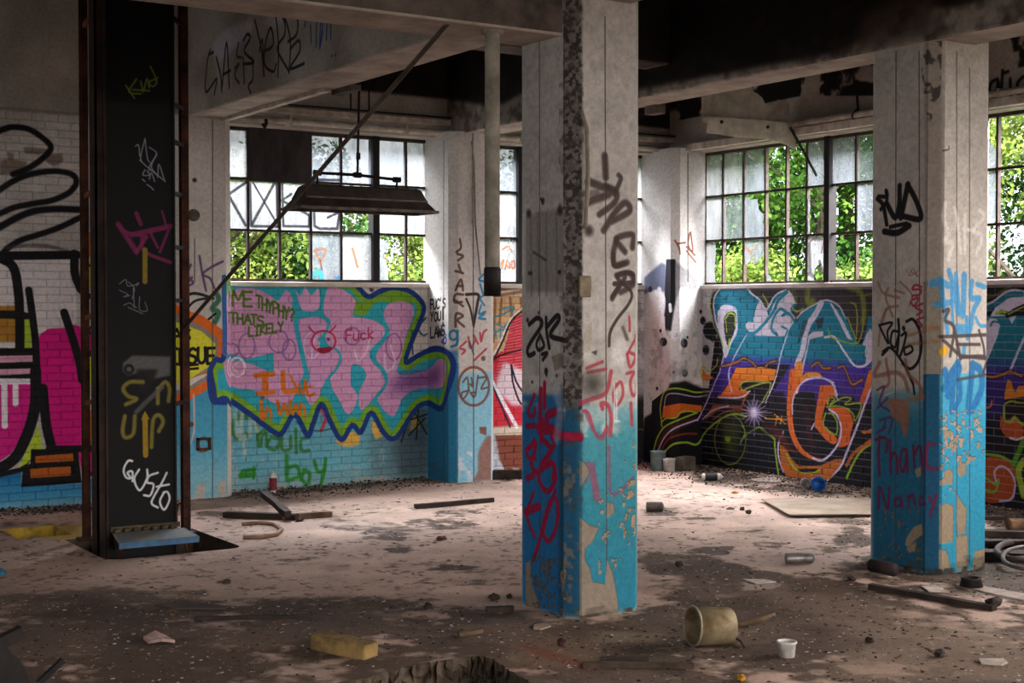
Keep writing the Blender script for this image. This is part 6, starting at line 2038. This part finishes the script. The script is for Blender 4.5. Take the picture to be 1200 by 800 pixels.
tag(b.build('outlet_plate', plain('olive_plate', '5d584a', '403c32', 10), rot=(math.pi / 2, 0, 0), loc=(bo.x, 12.13, bo.z)), 'round olive outlet plate on the pier beside the lift', 'outlet')
rb = on_y(239, 520, 12.12)
fr_ = MB()
for a, q in (((-.065, 0, -.055), (.065, .02, -.035)), ((-.065, 0, .035), (.065, .02, .055)), ((-.065, 0, -.055), (-.045, .02, .055)), ((.045, 0, -.055), (.065, .02, .055))):
    fr_.box(a, q)
tag(fr_.build('junction_box', M_RUST, loc=(rb.x, 12.11, rb.z)), 'small rusty open junction box on the blue foot of the pier beside the lift', 'box')

# ------------------------------------------------------------------ torn panel hanging under the right header
PY = 10.3
P_ = lambda x, y: (on_y(x, y, PY).x, on_y(x, y, PY).z)
M_SHEET = plain('dirty_white_sheet', 'c3b8aa', '9c9083', 5, .75)
hpn = tag(empty('torn_ceiling_sheet', (9.2, PY, 3.6)), 'torn off-white sheet panel with drooping lip hanging before the right window', 'panel')
q = [P_(823, 143), P_(925, 149), P_(925, 122), P_(923, 118), P_(912, 117), P_(910, 122), P_(903, 124), P_(897, 122), P_(893, 114), P_(887, 109), P_(884, 108), P_(876, 95), P_(823, 95)]
MB().prism([(x - 9.2, z - 3.6) for x, z in q], 0, .012, 'y').build('sheet', M_SHEET, hpn)
q = [P_(823, 138), P_(922, 145), P_(927, 150), P_(924, 176), P_(916, 171), P_(900, 166), P_(885, 163), P_(862, 162), P_(845, 160), P_(835, 158), P_(821, 157)]
MB().prism([(x - 9.2, z - 3.6) for x, z in q], -.09, -.078, 'y').build('lip', M_SHEET, hpn)
q = [P_(823, 138), P_(922, 145)]
MB().bar((q[0][0] - 9.2, -.04, q[0][1] - 3.6), (q[1][0] - 9.2, -.04, q[1][1] - 3.6), .09, .012).build('lip_top', M_SHEET, hpn)
for x, y in ((838, 144), (892, 150)):
    p = P_(x, y)
    MB().lathe([(0, 0), (.018, 0), (.014, .012), (0, .014)], 10).build('bolt', M_RUST, hpn, loc=(p[0] - 9.2, -.09, p[1] - 3.6), rot=(math.pi / 2, 0, 0))
a, q = on_y(926, 149, PY - .12), on_y(957, 206, PY - .12)
b = MB().bar(a, q, .018, .018)
tag(b.build('dangling_strip', M_BLACK), 'dark metal strip dangling from the torn panel across the right window', 'strip')

# ------------------------------------------------------------------ things lying on the floor
M_WOOD = plain('dark_wet_wood', '3a2d26', '201814', 8, .85, stretch=(1, 1, 1))
M_WOOD2 = plain('brown_wood', '6b5440', '463527', 8, .85)
M_CAN = plain('scuffed_aluminium', '8f8a88', '5f5a58', 14, .45, .6)
M_WPL = plain('white_plastic', 'd5d0cc', 'aaa39d', 12, .6)
M_PAPER = plain('dirty_paper', 'bdb0a6', '968a80', 9, .9)


def stick(name, p, q, w, h, m, label, cat='stick', z0=None, z1=None):
    """a batten lying between two floor points (photograph sight lines)"""
    a, b_ = ground(*p), ground(*q)
    a.z, b_.z = (h / 2 if z0 is None else z0), (h / 2 if z1 is None else z1)
    n = 6
    mb = MB()
    r = random.Random(hash(label) % 999 if False else len(label) * 7)
    d = (b_ - a)
    s_ = d.cross(Vector((0, 0, 1))).normalized()
    rings = []
    for k in range(n + 1):
        c_ = a + d * (k / n) + s_ * r.uniform(-.006, .006)
        ww, hh = w * r.uniform(.85, 1.1) / 2, h * r.uniform(.9, 1.0) / 2
        rings.append([c_ + s_ * sx1 * ww + Vector((0, 0, sz1 * hh)) for sx1, sz1 in ((-1, -1), (1, -1), (1, 1), (-1, 1))])
    vs = [v for R_ in rings for v in R_]
    fs = [(0, 1, 2, 3), tuple(n * 4 + k for k in (3, 2, 1, 0))]
    for i in range(n):
        for k in range(4):
            fs.append((i * 4 + k, (i + 1) * 4 + k, (i + 1) * 4 + (k + 1) % 4, i * 4 + (k + 1) % 4))
    mb.add(vs, fs)
    return tag(mb.build(name, m), label, cat)


def can(name, p, r, L, ang, m, label, parts=(), cat='can', standing=False, m_band=None, tilt=0.0):
    """spray can or cup: body with shoulder and valve; lying cans point along `ang`"""
    g = ground(*p)
    root = tag(empty(name, (g.x, g.y, 0 if standing else r)), label, cat)
    if not standing:
        root.rotation_euler = (math.pi / 2 + tilt, 0, ang)
    z = 0.0 if standing else -L / 2
    b = MB().lathe([(0, z), (r * .92, z), (r, z + .006), (r, z + L * .86), (r * .92, z + L * .90), (r * .55, z + L * .95), (r * .5, z + L * .955), (0, z + L * .955)], 18)
    b.build('body', m, root, True)
    if m_band:
        MB().lathe([(r * 1.012, z + L * .12), (r * 1.012, z + L * .72)], 18).build('label_band', m_band, root, True)
    MB().lathe([(r * .94, z + L * .855), (r * 1.02, z + L * .87), (r * .94, z + L * .885)], 18).build('rim', M_CAN, root, True)
    MB().lathe([(0, z + L * 1.03), (r * .25, z + L * 1.03), (r * .28, z + L * .95)], 10).build('valve', M_WPL, root, True)
    return root


def cup(name, p, r0, r1, L, m, label, cat='cup', rot=None, z=0.0, m_in=None, wall=.004):
    """open cup or bucket, hollow"""
    g = ground(*p)
    root = tag(empty(name, (g.x, g.y, z)), label, cat)
    if rot:
        root.rotation_euler = rot
    MB().lathe([(0, 0), (r0, 0), (r1, L), (r1 + .003, L + .002), (r1 - wall, L), (r0 - wall, wall), (0, wall)], 24).build('body', m, root, True)
    MB().lathe([(r1, L - .012), (r1 + .005, L - .008), (r1 + .005, L), (r1 - wall * .5, L + .003), (r1 - wall, L - .004)], 24).build('rim', m_in or m, root, True)
    return root


def flat(name, pts, h, m, label, cat, lift=.0, curl=0.0):
    q = [ground(*p) for p in pts]
    cx, cy = sum(p.x for p in q) / len(q), sum(p.y for p in q) / len(q)
    n = len(q)
    vs = [(p.x, p.y, lift + (curl if i % 3 == 1 else 0)) for i, p in enumerate(q)] + [(p.x, p.y, lift + h + (curl if i % 3 == 1 else 0)) for i, p in enumerate(q)]
    vs += [(cx, cy, lift), (cx, cy, lift + h)]
    fs = []
    for i in range(n):
        j = (i + 1) % n
        fs += [(i, j, j + n, i + n), (i + n, j + n, 2 * n + 1), (j, i, 2 * n)]
    return tag(MB().add(vs, fs).build(name, m), label, cat)


def lump(name, p, r, m, label, cat, sq=(1, 1, .6), seed=1, z=None):
    g = ground(*p)
    bm_ = bmesh.new()
    bmesh.ops.create_icosphere(bm_, subdivisions=2, radius=r)
    rr_ = random.Random(seed)
    for v in bm_.verts:
        v.co *= rr_.uniform(.45, 1.15)
        v.co = Vector((v.co.x * sq[0], v.co.y * sq[1], v.co.z * sq[2]))
    me_ = bpy.data.meshes.new(name)
    bm_.to_mesh(me_)
    bm_.free()
    me_.materials.append(m)
    o = bpy.data.objects.new(name, me_)
    COL.objects.link(o)
    o.location = (g.x, g.y, r * sq[2] * .8 if z is None else z)
    return tag(o, label, cat)


stick('timber_batten', (263, 606), (348, 609), .07, .05, M_WOOD, 'dark batten lying flat, left one of the crossed battens under the pink mural', 'batten')
stick('timber_batten', (309, 596), (337, 611), .06, .05, M_WOOD, 'short dark batten propped up on the crossed battens', 'batten', .13, .06)
stick('timber_batten', (330, 609), (388, 605), .06, .045, M_WOOD2, 'brown batten, right one of the crossed battens under the pink mural', 'batten')
stick('pipe_length', (487, 596), (578, 588), .045, .04, M_WOOD, 'dark pipe lying alone on the pale floor left of the near column', 'pipe')
stick('iron_bar', (228, 727), (368, 724), .03, .022, M_WOOD, 'thin dark bar across the dirty foreground, left', 'bar')
stick('timber_strip', (1020, 690), (1165, 716), .05, .035, M_WOOD, 'long dark strip slanting below the right-hand column', 'strip')
lump('wood_stump', (1164, 713), .05, M_WOOD, 'dark splintered knot at the end of the long strip', 'wood', (1.2, 1, .8), 4)
stick('plank_offcut', (683, 781), (812, 782), .05, .022, plain('mid_brown_wood', '4f3e31', '30241c', 8, .85), 'front one of two thin planks in the foreground', 'plank')
stick('plank_offcut', (704, 775), (760, 775), .05, .02, M_WOOD, 'shorter plank just behind the front plank in the foreground', 'plank')
stick('timber_batten', (570, 717), (602, 716), .05, .03, M_WOOD, 'short dark batten at the left foot of the near column', 'batten')
stick('charred_log', (575, 561), (618, 561), .10, .09, M_WOOD, 'charred log lying along the wall behind the near column', 'log')
b = MB().tube([ground(*p) for p in ((858, 731, .015), (872, 730, .02), (884, 728, .03), (896, 724, .045), (908, 719, .05))], [.012, .017, .018, .016, .008], 6)
tag(b.build('bent_branch', M_WOOD2, smooth=True), 'bent brown branch lying behind the open tin', 'branch')
b = MB().tube([ground(*p) for p in ((846, 744, .01), (858, 745, .03), (868, 751, .02), (872, 758, .01))], .006, 5)
tag(b.build('twig', M_WOOD), 'thin dark twig at the right end of the open tin', 'twig')
b = MB().tube([ground(*p, .015) for p in ((284, 614), (305, 612), (322, 614), (330, 620), (324, 626), (305, 629), (285, 629))], .016, 8)
tag(b.build('hose_piece', plain('pale_hose', '9c7a66', '7a5c4a', 10), smooth=True), 'pale curved hose piece lying before the crossed battens', 'hose')
M_REDB = plain('red_band', '8d2434', '6a1a28', 10, .5)
can('spray_can', (320, 577), .034, .19, 0, M_WPL, 'standing red and white spray can below the pink mural', standing=True, m_band=M_REDB)
can('spray_can', (938, 660), .036, .20, math.radians(62), M_CAN, 'grey spray can lying on the pale floor left of the right-hand column')
can('spray_can', (835, 563), .036, .20, math.radians(58), M_WPL, 'white and black spray can lying under the purple mural', m_band=plain('black_band', '2b2a30', '1a191d', 10, .5))
can('rusty_can', (768, 599), .04, .15, math.radians(60), plain('dull_brown_can', '6f625c', '4a403b', 12, .6, .4), 'dull brown can lying just right of the near column')
cup('paint_cup', (945, 572), .035, .045, .09, M_WPL, 'small white cup lying under the purple mural', rot=(math.radians(82), 0, math.radians(-50)), z=.045)
cup('paint_cup', (958, 575), .055, .065, .09, plain('blue_plastic', '2368b4', '174a86', 10, .4), 'blue plastic cap lying beside the small white cup', cat='cap', rot=(math.radians(80), 0, math.radians(-40)), z=.06)
cup('paint_pot', (771, 551), .075, .08, .20, plain('teal_smeared_pot', '7d8f8e', '55666a', 7, .6), 'teal-smeared paint pot in the dark corner, left of its pair', cat='pot')
cup('paint_pot', (784, 552), .06, .065, .13, M_WPL, 'small white paint pot in the dark corner beside the teal pot', cat='pot')
b = MB().box((-.11, -.07, 0), (.11, .07, .14))
g = ground(811, 550)
tag(bevel(b.build('concrete_block', plain('grey_block', '6d6558', '4d463c', 8), loc=(g.x - .1, g.y, 0), rot=(0, 0, .3)), .01), 'grey block in the dark corner under the purple mural', 'block')
# the open tin
g = ground(833, 756)
tin = tag(empty('open_tin', (g.x, g.y, .098)), 'open rusty tin bucket lying on its side in the foreground', 'bucket')
tin.rotation_euler = (math.radians(86), 0, math.radians(-104))
M_TIN = plain('rusty_tin', '8d8168', '6a5436', 7, .6, .3)
MB().lathe([(0, -.105), (.088, -.105), (.092, -.10), (.097, .10), (.093, .10), (.088, -.095), (0, -.095)], 28).build('body', M_TIN, tin, True)
MB().lathe([(.097, .092), (.102, .096), (.102, .104), (.095, .106), (.092, .10)], 28).build('rim', plain('tin_rim', 'a09684', '7a705e', 8, .5, .4), tin, True)
lump('dry_leaf', (850, 755), .035, plain('orange_leaf', '8d5a24', '5d3a18', 14), 'crumpled orange-brown leaf against the open tin', 'leaf', (1, .8, .7), 6)
lump('dry_leaf', (829, 754), .022, plain('pale_leaf', '9c8a78', '7a6a58', 14), 'pale crumpled scrap before the mouth of the open tin', 'leaf', (.7, .8, 1.4), 8)
lump('yellow_scrap', (869, 797), .03, plain('yellow_scrap', 'c08a1e', '8d6414', 14), 'yellow crumpled scrap at the bottom edge', 'scrap', (1, .8, .6), 9)
lump('orange_scrap', (861, 578), .05, plain('orange_scrap', 'c47a34', '9a5a24', 14), 'orange scrap on the pale floor before the purple mural', 'scrap', (1.1, .6, .25), 10)
cup('white_cup', (922, 769), .038, .044, .075, M_WPL, 'small white cup standing in the dirt, bottom right', cat='cup')
flat('paper_scrap', [(1080, 688), (1096, 687), (1106, 691), (1102, 695), (1088, 694)], .006, M_PAPER, 'pale oval paper scrap below the right-hand column', 'paper', .004)
flat('paper_scrap', [(1147, 774), (1176, 774), (1181, 778), (1174, 781), (1150, 779)], .008, M_PAPER, 'pale scrap at the lower right', 'paper', .004)
flat('paper_scrap', [(626, 733), (640, 731), (646, 735), (634, 739), (625, 738)], .006, plain('tan_paper', 'a08a7a', '806c5e', 9), 'tan scrap at the foot of the near column', 'paper', .004)
flat('paper_scrap', [(870, 680), (896, 680), (910, 683), (886, 685)], .006, M_PAPER, 'flat pale scrap left of the dark foreground strip', 'paper', .004)
flat('paper_scrap', [(168, 750), (182, 747), (196, 749), (205, 754), (190, 757), (174, 755)], .015, plain('pinkish_paper', 'b89a94', '8a706a', 9), 'crumpled pinkish scrap in the dirt, lower left', 'paper', .004, .02)
flat('paper_scrap', [(880, 562), (905, 560), (922, 562), (912, 566), (886, 565)], .006, M_PAPER, 'flat pale scrap under the starburst of the purple mural', 'paper', .004)
flat('sheet_scrap', [(182, 710), (215, 707), (268, 712), (262, 715), (205, 717)], .006, plain('dark_sheet', '51433b', '362c27', 9), 'dark flat scrap at the edge of the dirt, left', 'sheet', .004, .012)
flat('plaster_strip', [(1118, 686), (1134, 685), (1160, 690), (1205, 698), (1205, 706), (1165, 698)], .012, plain('plaster', 'b8a598', '95837a', 8), 'long pale plaster strip under the rubber cap, right edge', 'plaster', .0)
cup('rubber_cap', (1138, 689), .07, .055, .05, plain('black_rubber', '24201f', '151212', 9, .7), 'black rubber cap lying on the plaster strip', cat='cap', z=.013)
cb = flat('cardboard_sheet', [(892, 588), (960, 587), (1040, 588), (1060, 598), (1040, 606), (925, 607)], .008, plain('pale_cardboard', 'b09a88', '92806f', 3, .9), 'large pale cardboard sheet on the floor before the purple mural', 'cardboard', .022)
# pile behind the right-hand column
for k, (p, q, w, h, z, lb) in enumerate((((1120, 628), (1230, 631), .10, .045, .03, 'lowest front plank in the pile behind the right-hand column'), ((1115, 640), (1230, 642), .10, .05, .03, 'middle plank in the pile behind the right-hand column'), ((1120, 655), (1230, 659), .12, .06, .035, 'nearest dark plank in the pile behind the right-hand column'), ((1130, 621), (1175, 620), .06, .03, .09, 'short topmost plank in the pile behind the right-hand column'))):
    stick('pile_plank', p, q, w, h, M_WOOD, lb, 'plank', z, z)
b = MB().tube([ground(1206 + 31 * math.cos(a), 653 + 13 * math.sin(a), .10 + .05 * math.sin(a * 1)) for a in np.linspace(0, 2 * math.pi, 22)], .014, 7)
tag(b.build('wire_hoop', plain('grey_hoop', '6a5f5a', '4a423e', 9, .5, .3), smooth=True), 'grey wire hoop leaning on the pile at the right edge', 'hoop')
b = MB().tube([ground(1192 + 24 * math.cos(a), 645 + 10 * math.sin(a), .06 + .02 * math.sin(a)) for a in np.linspace(.4, 2 * math.pi + .2, 20)], .022, 7)
tag(b.build('coiled_hose', plain('brown_hose', '4a3a34', '2c221f', 9), smooth=True), 'brown coiled hose inside the wire hoop', 'hose')
can('rusty_can', (1191, 621), .045, .14, math.radians(75), plain('tan_can', '8d6a4c', '5d4432', 9, .6, .2), 'tan rusty can lying behind the wire hoop')
b = MB().tube([ground(1021, 662, .06), ground(1032, 664, .06), ground(1048, 668, .055)], .042, 12)
tag(b.build('drain_pipe', plain('maroon_pipe', '2c1c1e', '190f11', 9), smooth=True), 'dark maroon pipe stub at the left foot of the right-hand column', 'pipe')
g = ground(408, 768)
brk = MB()
brk.box((-.165, -.06, 0), (.165, .06, .078))
tag(bevel(brk.build('firebrick', plain('yellow_brown_brick', '8a7044', '5f4c2e', 9, .9, bump=.8), loc=(g.x, g.y + .05, 0), rot=(0, .06, math.radians(-62))), .012, 2), 'yellow-brown block lying in the dirt, bottom centre', 'brick')
stick('wood_chip', (538, 747), (566, 746), .05, .02, M_WOOD2, 'curved brown wood chip near the broken hole', 'chip', .02, .035)
lump('rubble', (579, 704), .036, M_WOOD, 'dark jagged lump left of the near column foot', 'rubble', (1.1, .8, .8), 12)
lump('rubble', (597, 701), .02, M_WOOD, 'tiny dark lump beside the jagged lump', 'rubble', (1, 1, .8), 13)
lump('rubble', (502, 714), .03, M_WOOD, 'round dark lump in the gravel before the near column', 'rubble', (1, 1, .8), 14)
lump('rubble', (659, 757), .026, plain('red_rubble', '3f2420', '2a1815', 9), 'small reddish lump in front of the near column', 'rubble', (1, 1, 1), 15)
lump('rubble', (998, 680), .034, plain('maroon_rubble', '35201d', '231513', 9), 'flat maroon lump left of the long strip', 'rubble', (1.1, 1, .5), 16)
lump('rubble', (1019, 753), .026, M_WOOD, 'dark lump in the dirt, lower right', 'rubble', (1, 1, .7), 17)
lump('rubble', (1100, 770), .034, M_WOOD, 'spiky dark lump at the lower right', 'rubble', (1, 1, .7), 18)
lump('rubble', (795, 664), .03, M_WOOD, 'small dark lump on the pale floor right of the near column', 'rubble', (1, 1, .8), 19)
lump('rubble', (856, 597), .03, plain('grey_chunk', '6a5a50', '4a3e36', 9), 'flat grey chunk on the pale floor', 'rubble', (1.6, .8, .4), 20)
lump('rubble', (870, 598), .025, M_WOOD, 'left small dark chunk beside the cardboard sheet', 'rubble', (1, 1, .8), 21)
lump('rubble', (877, 602), .028, M_WOOD, 'right small dark chunk beside the cardboard sheet', 'rubble', (1, 1, .8), 22)
lump('rubble', (517, 633), .04, plain('red_brown_chunk', '5d342a', '3a211b', 9), 'red-brown chunk on the pale floor left of the near column', 'rubble', (1.2, .8, .5), 23)
lump('rubble', (351, 611), .03, M_WOOD, 'small dark chunk behind the crossed battens', 'rubble', (1.4, .8, .5), 24)
lump('rubble', (265, 684), .03, M_WOOD, 'dark chunk before the lift hole', 'rubble', (1.2, .8, .6), 25)
lump('blue_scrap', (1, 674), .035, plain('blue_scrap', '2a5f7a', '1c4256', 9), 'blue scrap at the left edge', 'scrap', (1, .8, .7), 26)
lump('rubble', (79, 590), .04, M_WOOD, 'dark chunk at the foot of the left wall', 'rubble', (1.2, .8, .7), 27)
# near corner: a bent steel plate
g = ground(0, 850)
pl = tag(empty('bent_plate', (g.x, g.y, 0)), 'dark bent steel plate in the lower left corner, closest to the viewer', 'plate')
P2 = lambda x, y: on_y(x, y, g.y)
q = [P2(-60, 900), P2(-60, 770), P2(-10, 742), P2(2, 748), P2(12, 764), P2(24, 775), P2(34, 796), P2(46, 830), P2(60, 900)]
MB().prism([(p.x - g.x, p.z) for p in q], -.01, .01, 'y').build('plate', M_BLACK, pl)
a, q1 = P2(-20, 762) - g, P2(27, 740) - g
MB().bar((a.x, 0, P2(-20, 762).z), (q1.x, 0, P2(27, 740).z), .05, .05).build('arm', M_BLACK, pl)
MB().bar((P2(45, 800).x - g.x, 0, P2(45, 800).z), (P2(74, 773).x - g.x, 0, P2(74, 773).z), .03, .022).build('arm', M_BLACK, pl)

# ------------------------------------------------------------------ dust of flakes and crumbs nobody could count
def chips(name, n, m, label, smin, smax, weight, seed, flatness=.25):
    rg = np.random.default_rng(seed)
    pts = []
    while len(pts) < n:
        x, y = rg.uniform(FX + .2, FX + FWD - .3), rg.uniform(FY + .2, FY + FH - .2)
        i, j = int((y - FY) * FRES), int((x - FX) * FRES)
        if i >= DMAP.shape[0] or j >= DMAP.shape[1] or rg.random() > weight(DMAP[i, j], y):
            continue
        if any(min(p[0] for p in L) - .03 < x < max(p[0] for p in L) + .03 and min(p[1] for p in L) - .03 < y < max(p[1] for p in L) + .03 for L in (LIFT_HOLE, YELLOW_HOLE, BROKEN_HOLE)):
            continue
        if any(xl - .02 < x < xl + sx + .02 and yf - .02 < y < yf + sy + .02 for xl, yf, sx, sy, _ in COLUMNS.values()):
            continue
        pts.append((x, y))
    mb = MB()
    for x, y in pts:
        s_ = smin + (smax - smin) * rg.random() ** 3
        a = rg.random() * 6.28
        ca, sa = math.cos(a), math.sin(a)
        h = s_ * flatness * (.5 + rg.random())
        base = [(ca * u * s_ * rg.uniform(.6, 1.2) - sa * v * s_ * rg.uniform(.4, .9), sa * u * s_ * rg.uniform(.6, 1.2) + ca * v * s_ * rg.uniform(.4, .9)) for u, v in ((-1, -1), (1, -1), (1, 1), (-1, 1))]
        vs = [(x + p[0], y + p[1], .0) for p in base] + [(x + p[0] * .8, y + p[1] * .8, h * rg.uniform(.5, 1.3)) for p in base]
        mb.add(vs, [(4, 5, 6, 7), (0, 1, 5, 4), (1, 2, 6, 5), (2, 3, 7, 6), (3, 0, 4, 7)])
    return tag(mb.build(name, m), label, 'debris', kind='stuff')


chips('paint_flakes', 4200, plain('pale_flake', 'c9bfb6', '9c9086', 30, .8), 'pale paint flakes strewn over the dirty floor', .003, .011, lambda d, y: .03 + .55 * d, 1, .15)
chips('dark_crumbs', 6500, plain('dark_crumb', '3a2f29', '221b17', 30, .95), 'dark crumbs and grit strewn over the floor', .003, .012, lambda d, y: .06 + .5 * d, 2, .35)
chips('brown_splinters', 4600, plain('brown_splinter', '6d5442', '4a382b', 30, .9), 'brown splinters and gravel strewn over the floor', .003, .019, lambda d, y: .03 + .5 * d, 3, .3)


def foot_rubble(name, n, m, label, seed, smin, smax):
    """loose stuff swept against the walls and the feet of the columns"""
    rg = np.random.default_rng(seed)
    mb = MB()
    lines = [((2.7, 12.3), (4.3, 12.1), .35), ((4.9, 12.3), (6.9, 12.3), .6), ((7.5, 12.3), (9.6, 12.3), .5), ((9.95, 11.6), (9.95, 9.3), 1.0), ((9.95, 9.3), (9.95, 7.2), 1.2)]
    for p, q, d in lines:
        d_ = Vector((q[0] - p[0], q[1] - p[1]))
        nrm = Vector((d_.y, -d_.x)).normalized()
        inside = Vector((5.5, 9.0)) - Vector(p)
        if d > .3 and nrm.dot(inside) < 0:
            nrm = -nrm
        if d <= .3:
            nrm = nrm if nrm.dot(Vector(((p[0] + q[0]) / 2, (p[1] + q[1]) / 2)) - Vector((COLUMNS['main'][0] + .25, 6.6) if p[0] < 6 else (COLUMNS['right'][0] + .28, 6.4))) > 0 else -nrm
        for _k in range(int(n * d_.length * (2.2 if d < .3 else .8) / 12)):
            t_ = rg.random()
            off = d * rg.random() ** 2.2
            x, y = p[0] + d_.x * t_ + nrm.x * off, p[1] + d_.y * t_ + nrm.y * off
            s_ = smin + (smax - smin) * rg.random() ** 2.5
            a = rg.random() * 6.28
            z0 = .03 * max(0, 1 - off / (d * .5)) * rg.random()
            base = [(math.cos(a + k * 1.57) * s_ * rg.uniform(.6, 1.2), math.sin(a + k * 1.57) * s_ * rg.uniform(.5, 1.0)) for k in range(4)]
            h = s_ * rg.uniform(.3, .9)
            vs = [(x + u, y + v, z0) for u, v in base] + [(x + u * .75, y + v * .75, z0 + h) for u, v in base]
            mb.add(vs, [(4, 5, 6, 7), (0, 1, 5, 4), (1, 2, 6, 5), (2, 3, 7, 6), (3, 0, 4, 7)])
    return tag(mb.build(name, m), label, 'debris', kind='stuff')


foot_rubble('grit', 8000, plain('dark_grit', '332923', '1d1613', 30, .95), 'dark grit swept against the foot of the walls', 5, .004, .016)
foot_rubble('plaster_crumbs', 3600, plain('plaster_crumb', 'a8978a', '7a6c60', 30, .9), 'pale plaster crumbs swept against the foot of the walls', 6, .003, .013)

GROUPS = {'concrete_column': 'concrete columns', 'wall_pier': 'chamfered wall piers', 'concrete_beam': 'ceiling beams', 'timber_batten': 'battens on the floor', 'plank_offcut': 'thin planks in the foreground', 'pile_plank': 'planks in the pile behind the right-hand column',
          'spray_can': 'spray cans on the floor', 'rusty_can': 'rusty cans on the floor', 'paint_pot': 'paint pots in the corner', 'paper_scrap': 'paper scraps on the floor', 'rubble': 'lumps of rubble on the floor', 'dry_leaf': 'crumpled leaves by the tin', 'hanger_rod': 'hanger rods above the left window', 'wall_pipe': 'pipes along the window headers'}
for o in SC.objects:
    if o.parent is None and o.get('label') and not o.get('group'):
        g_ = GROUPS.get(o.name.split('.')[0])
        if g_:
            o['group'] = g_
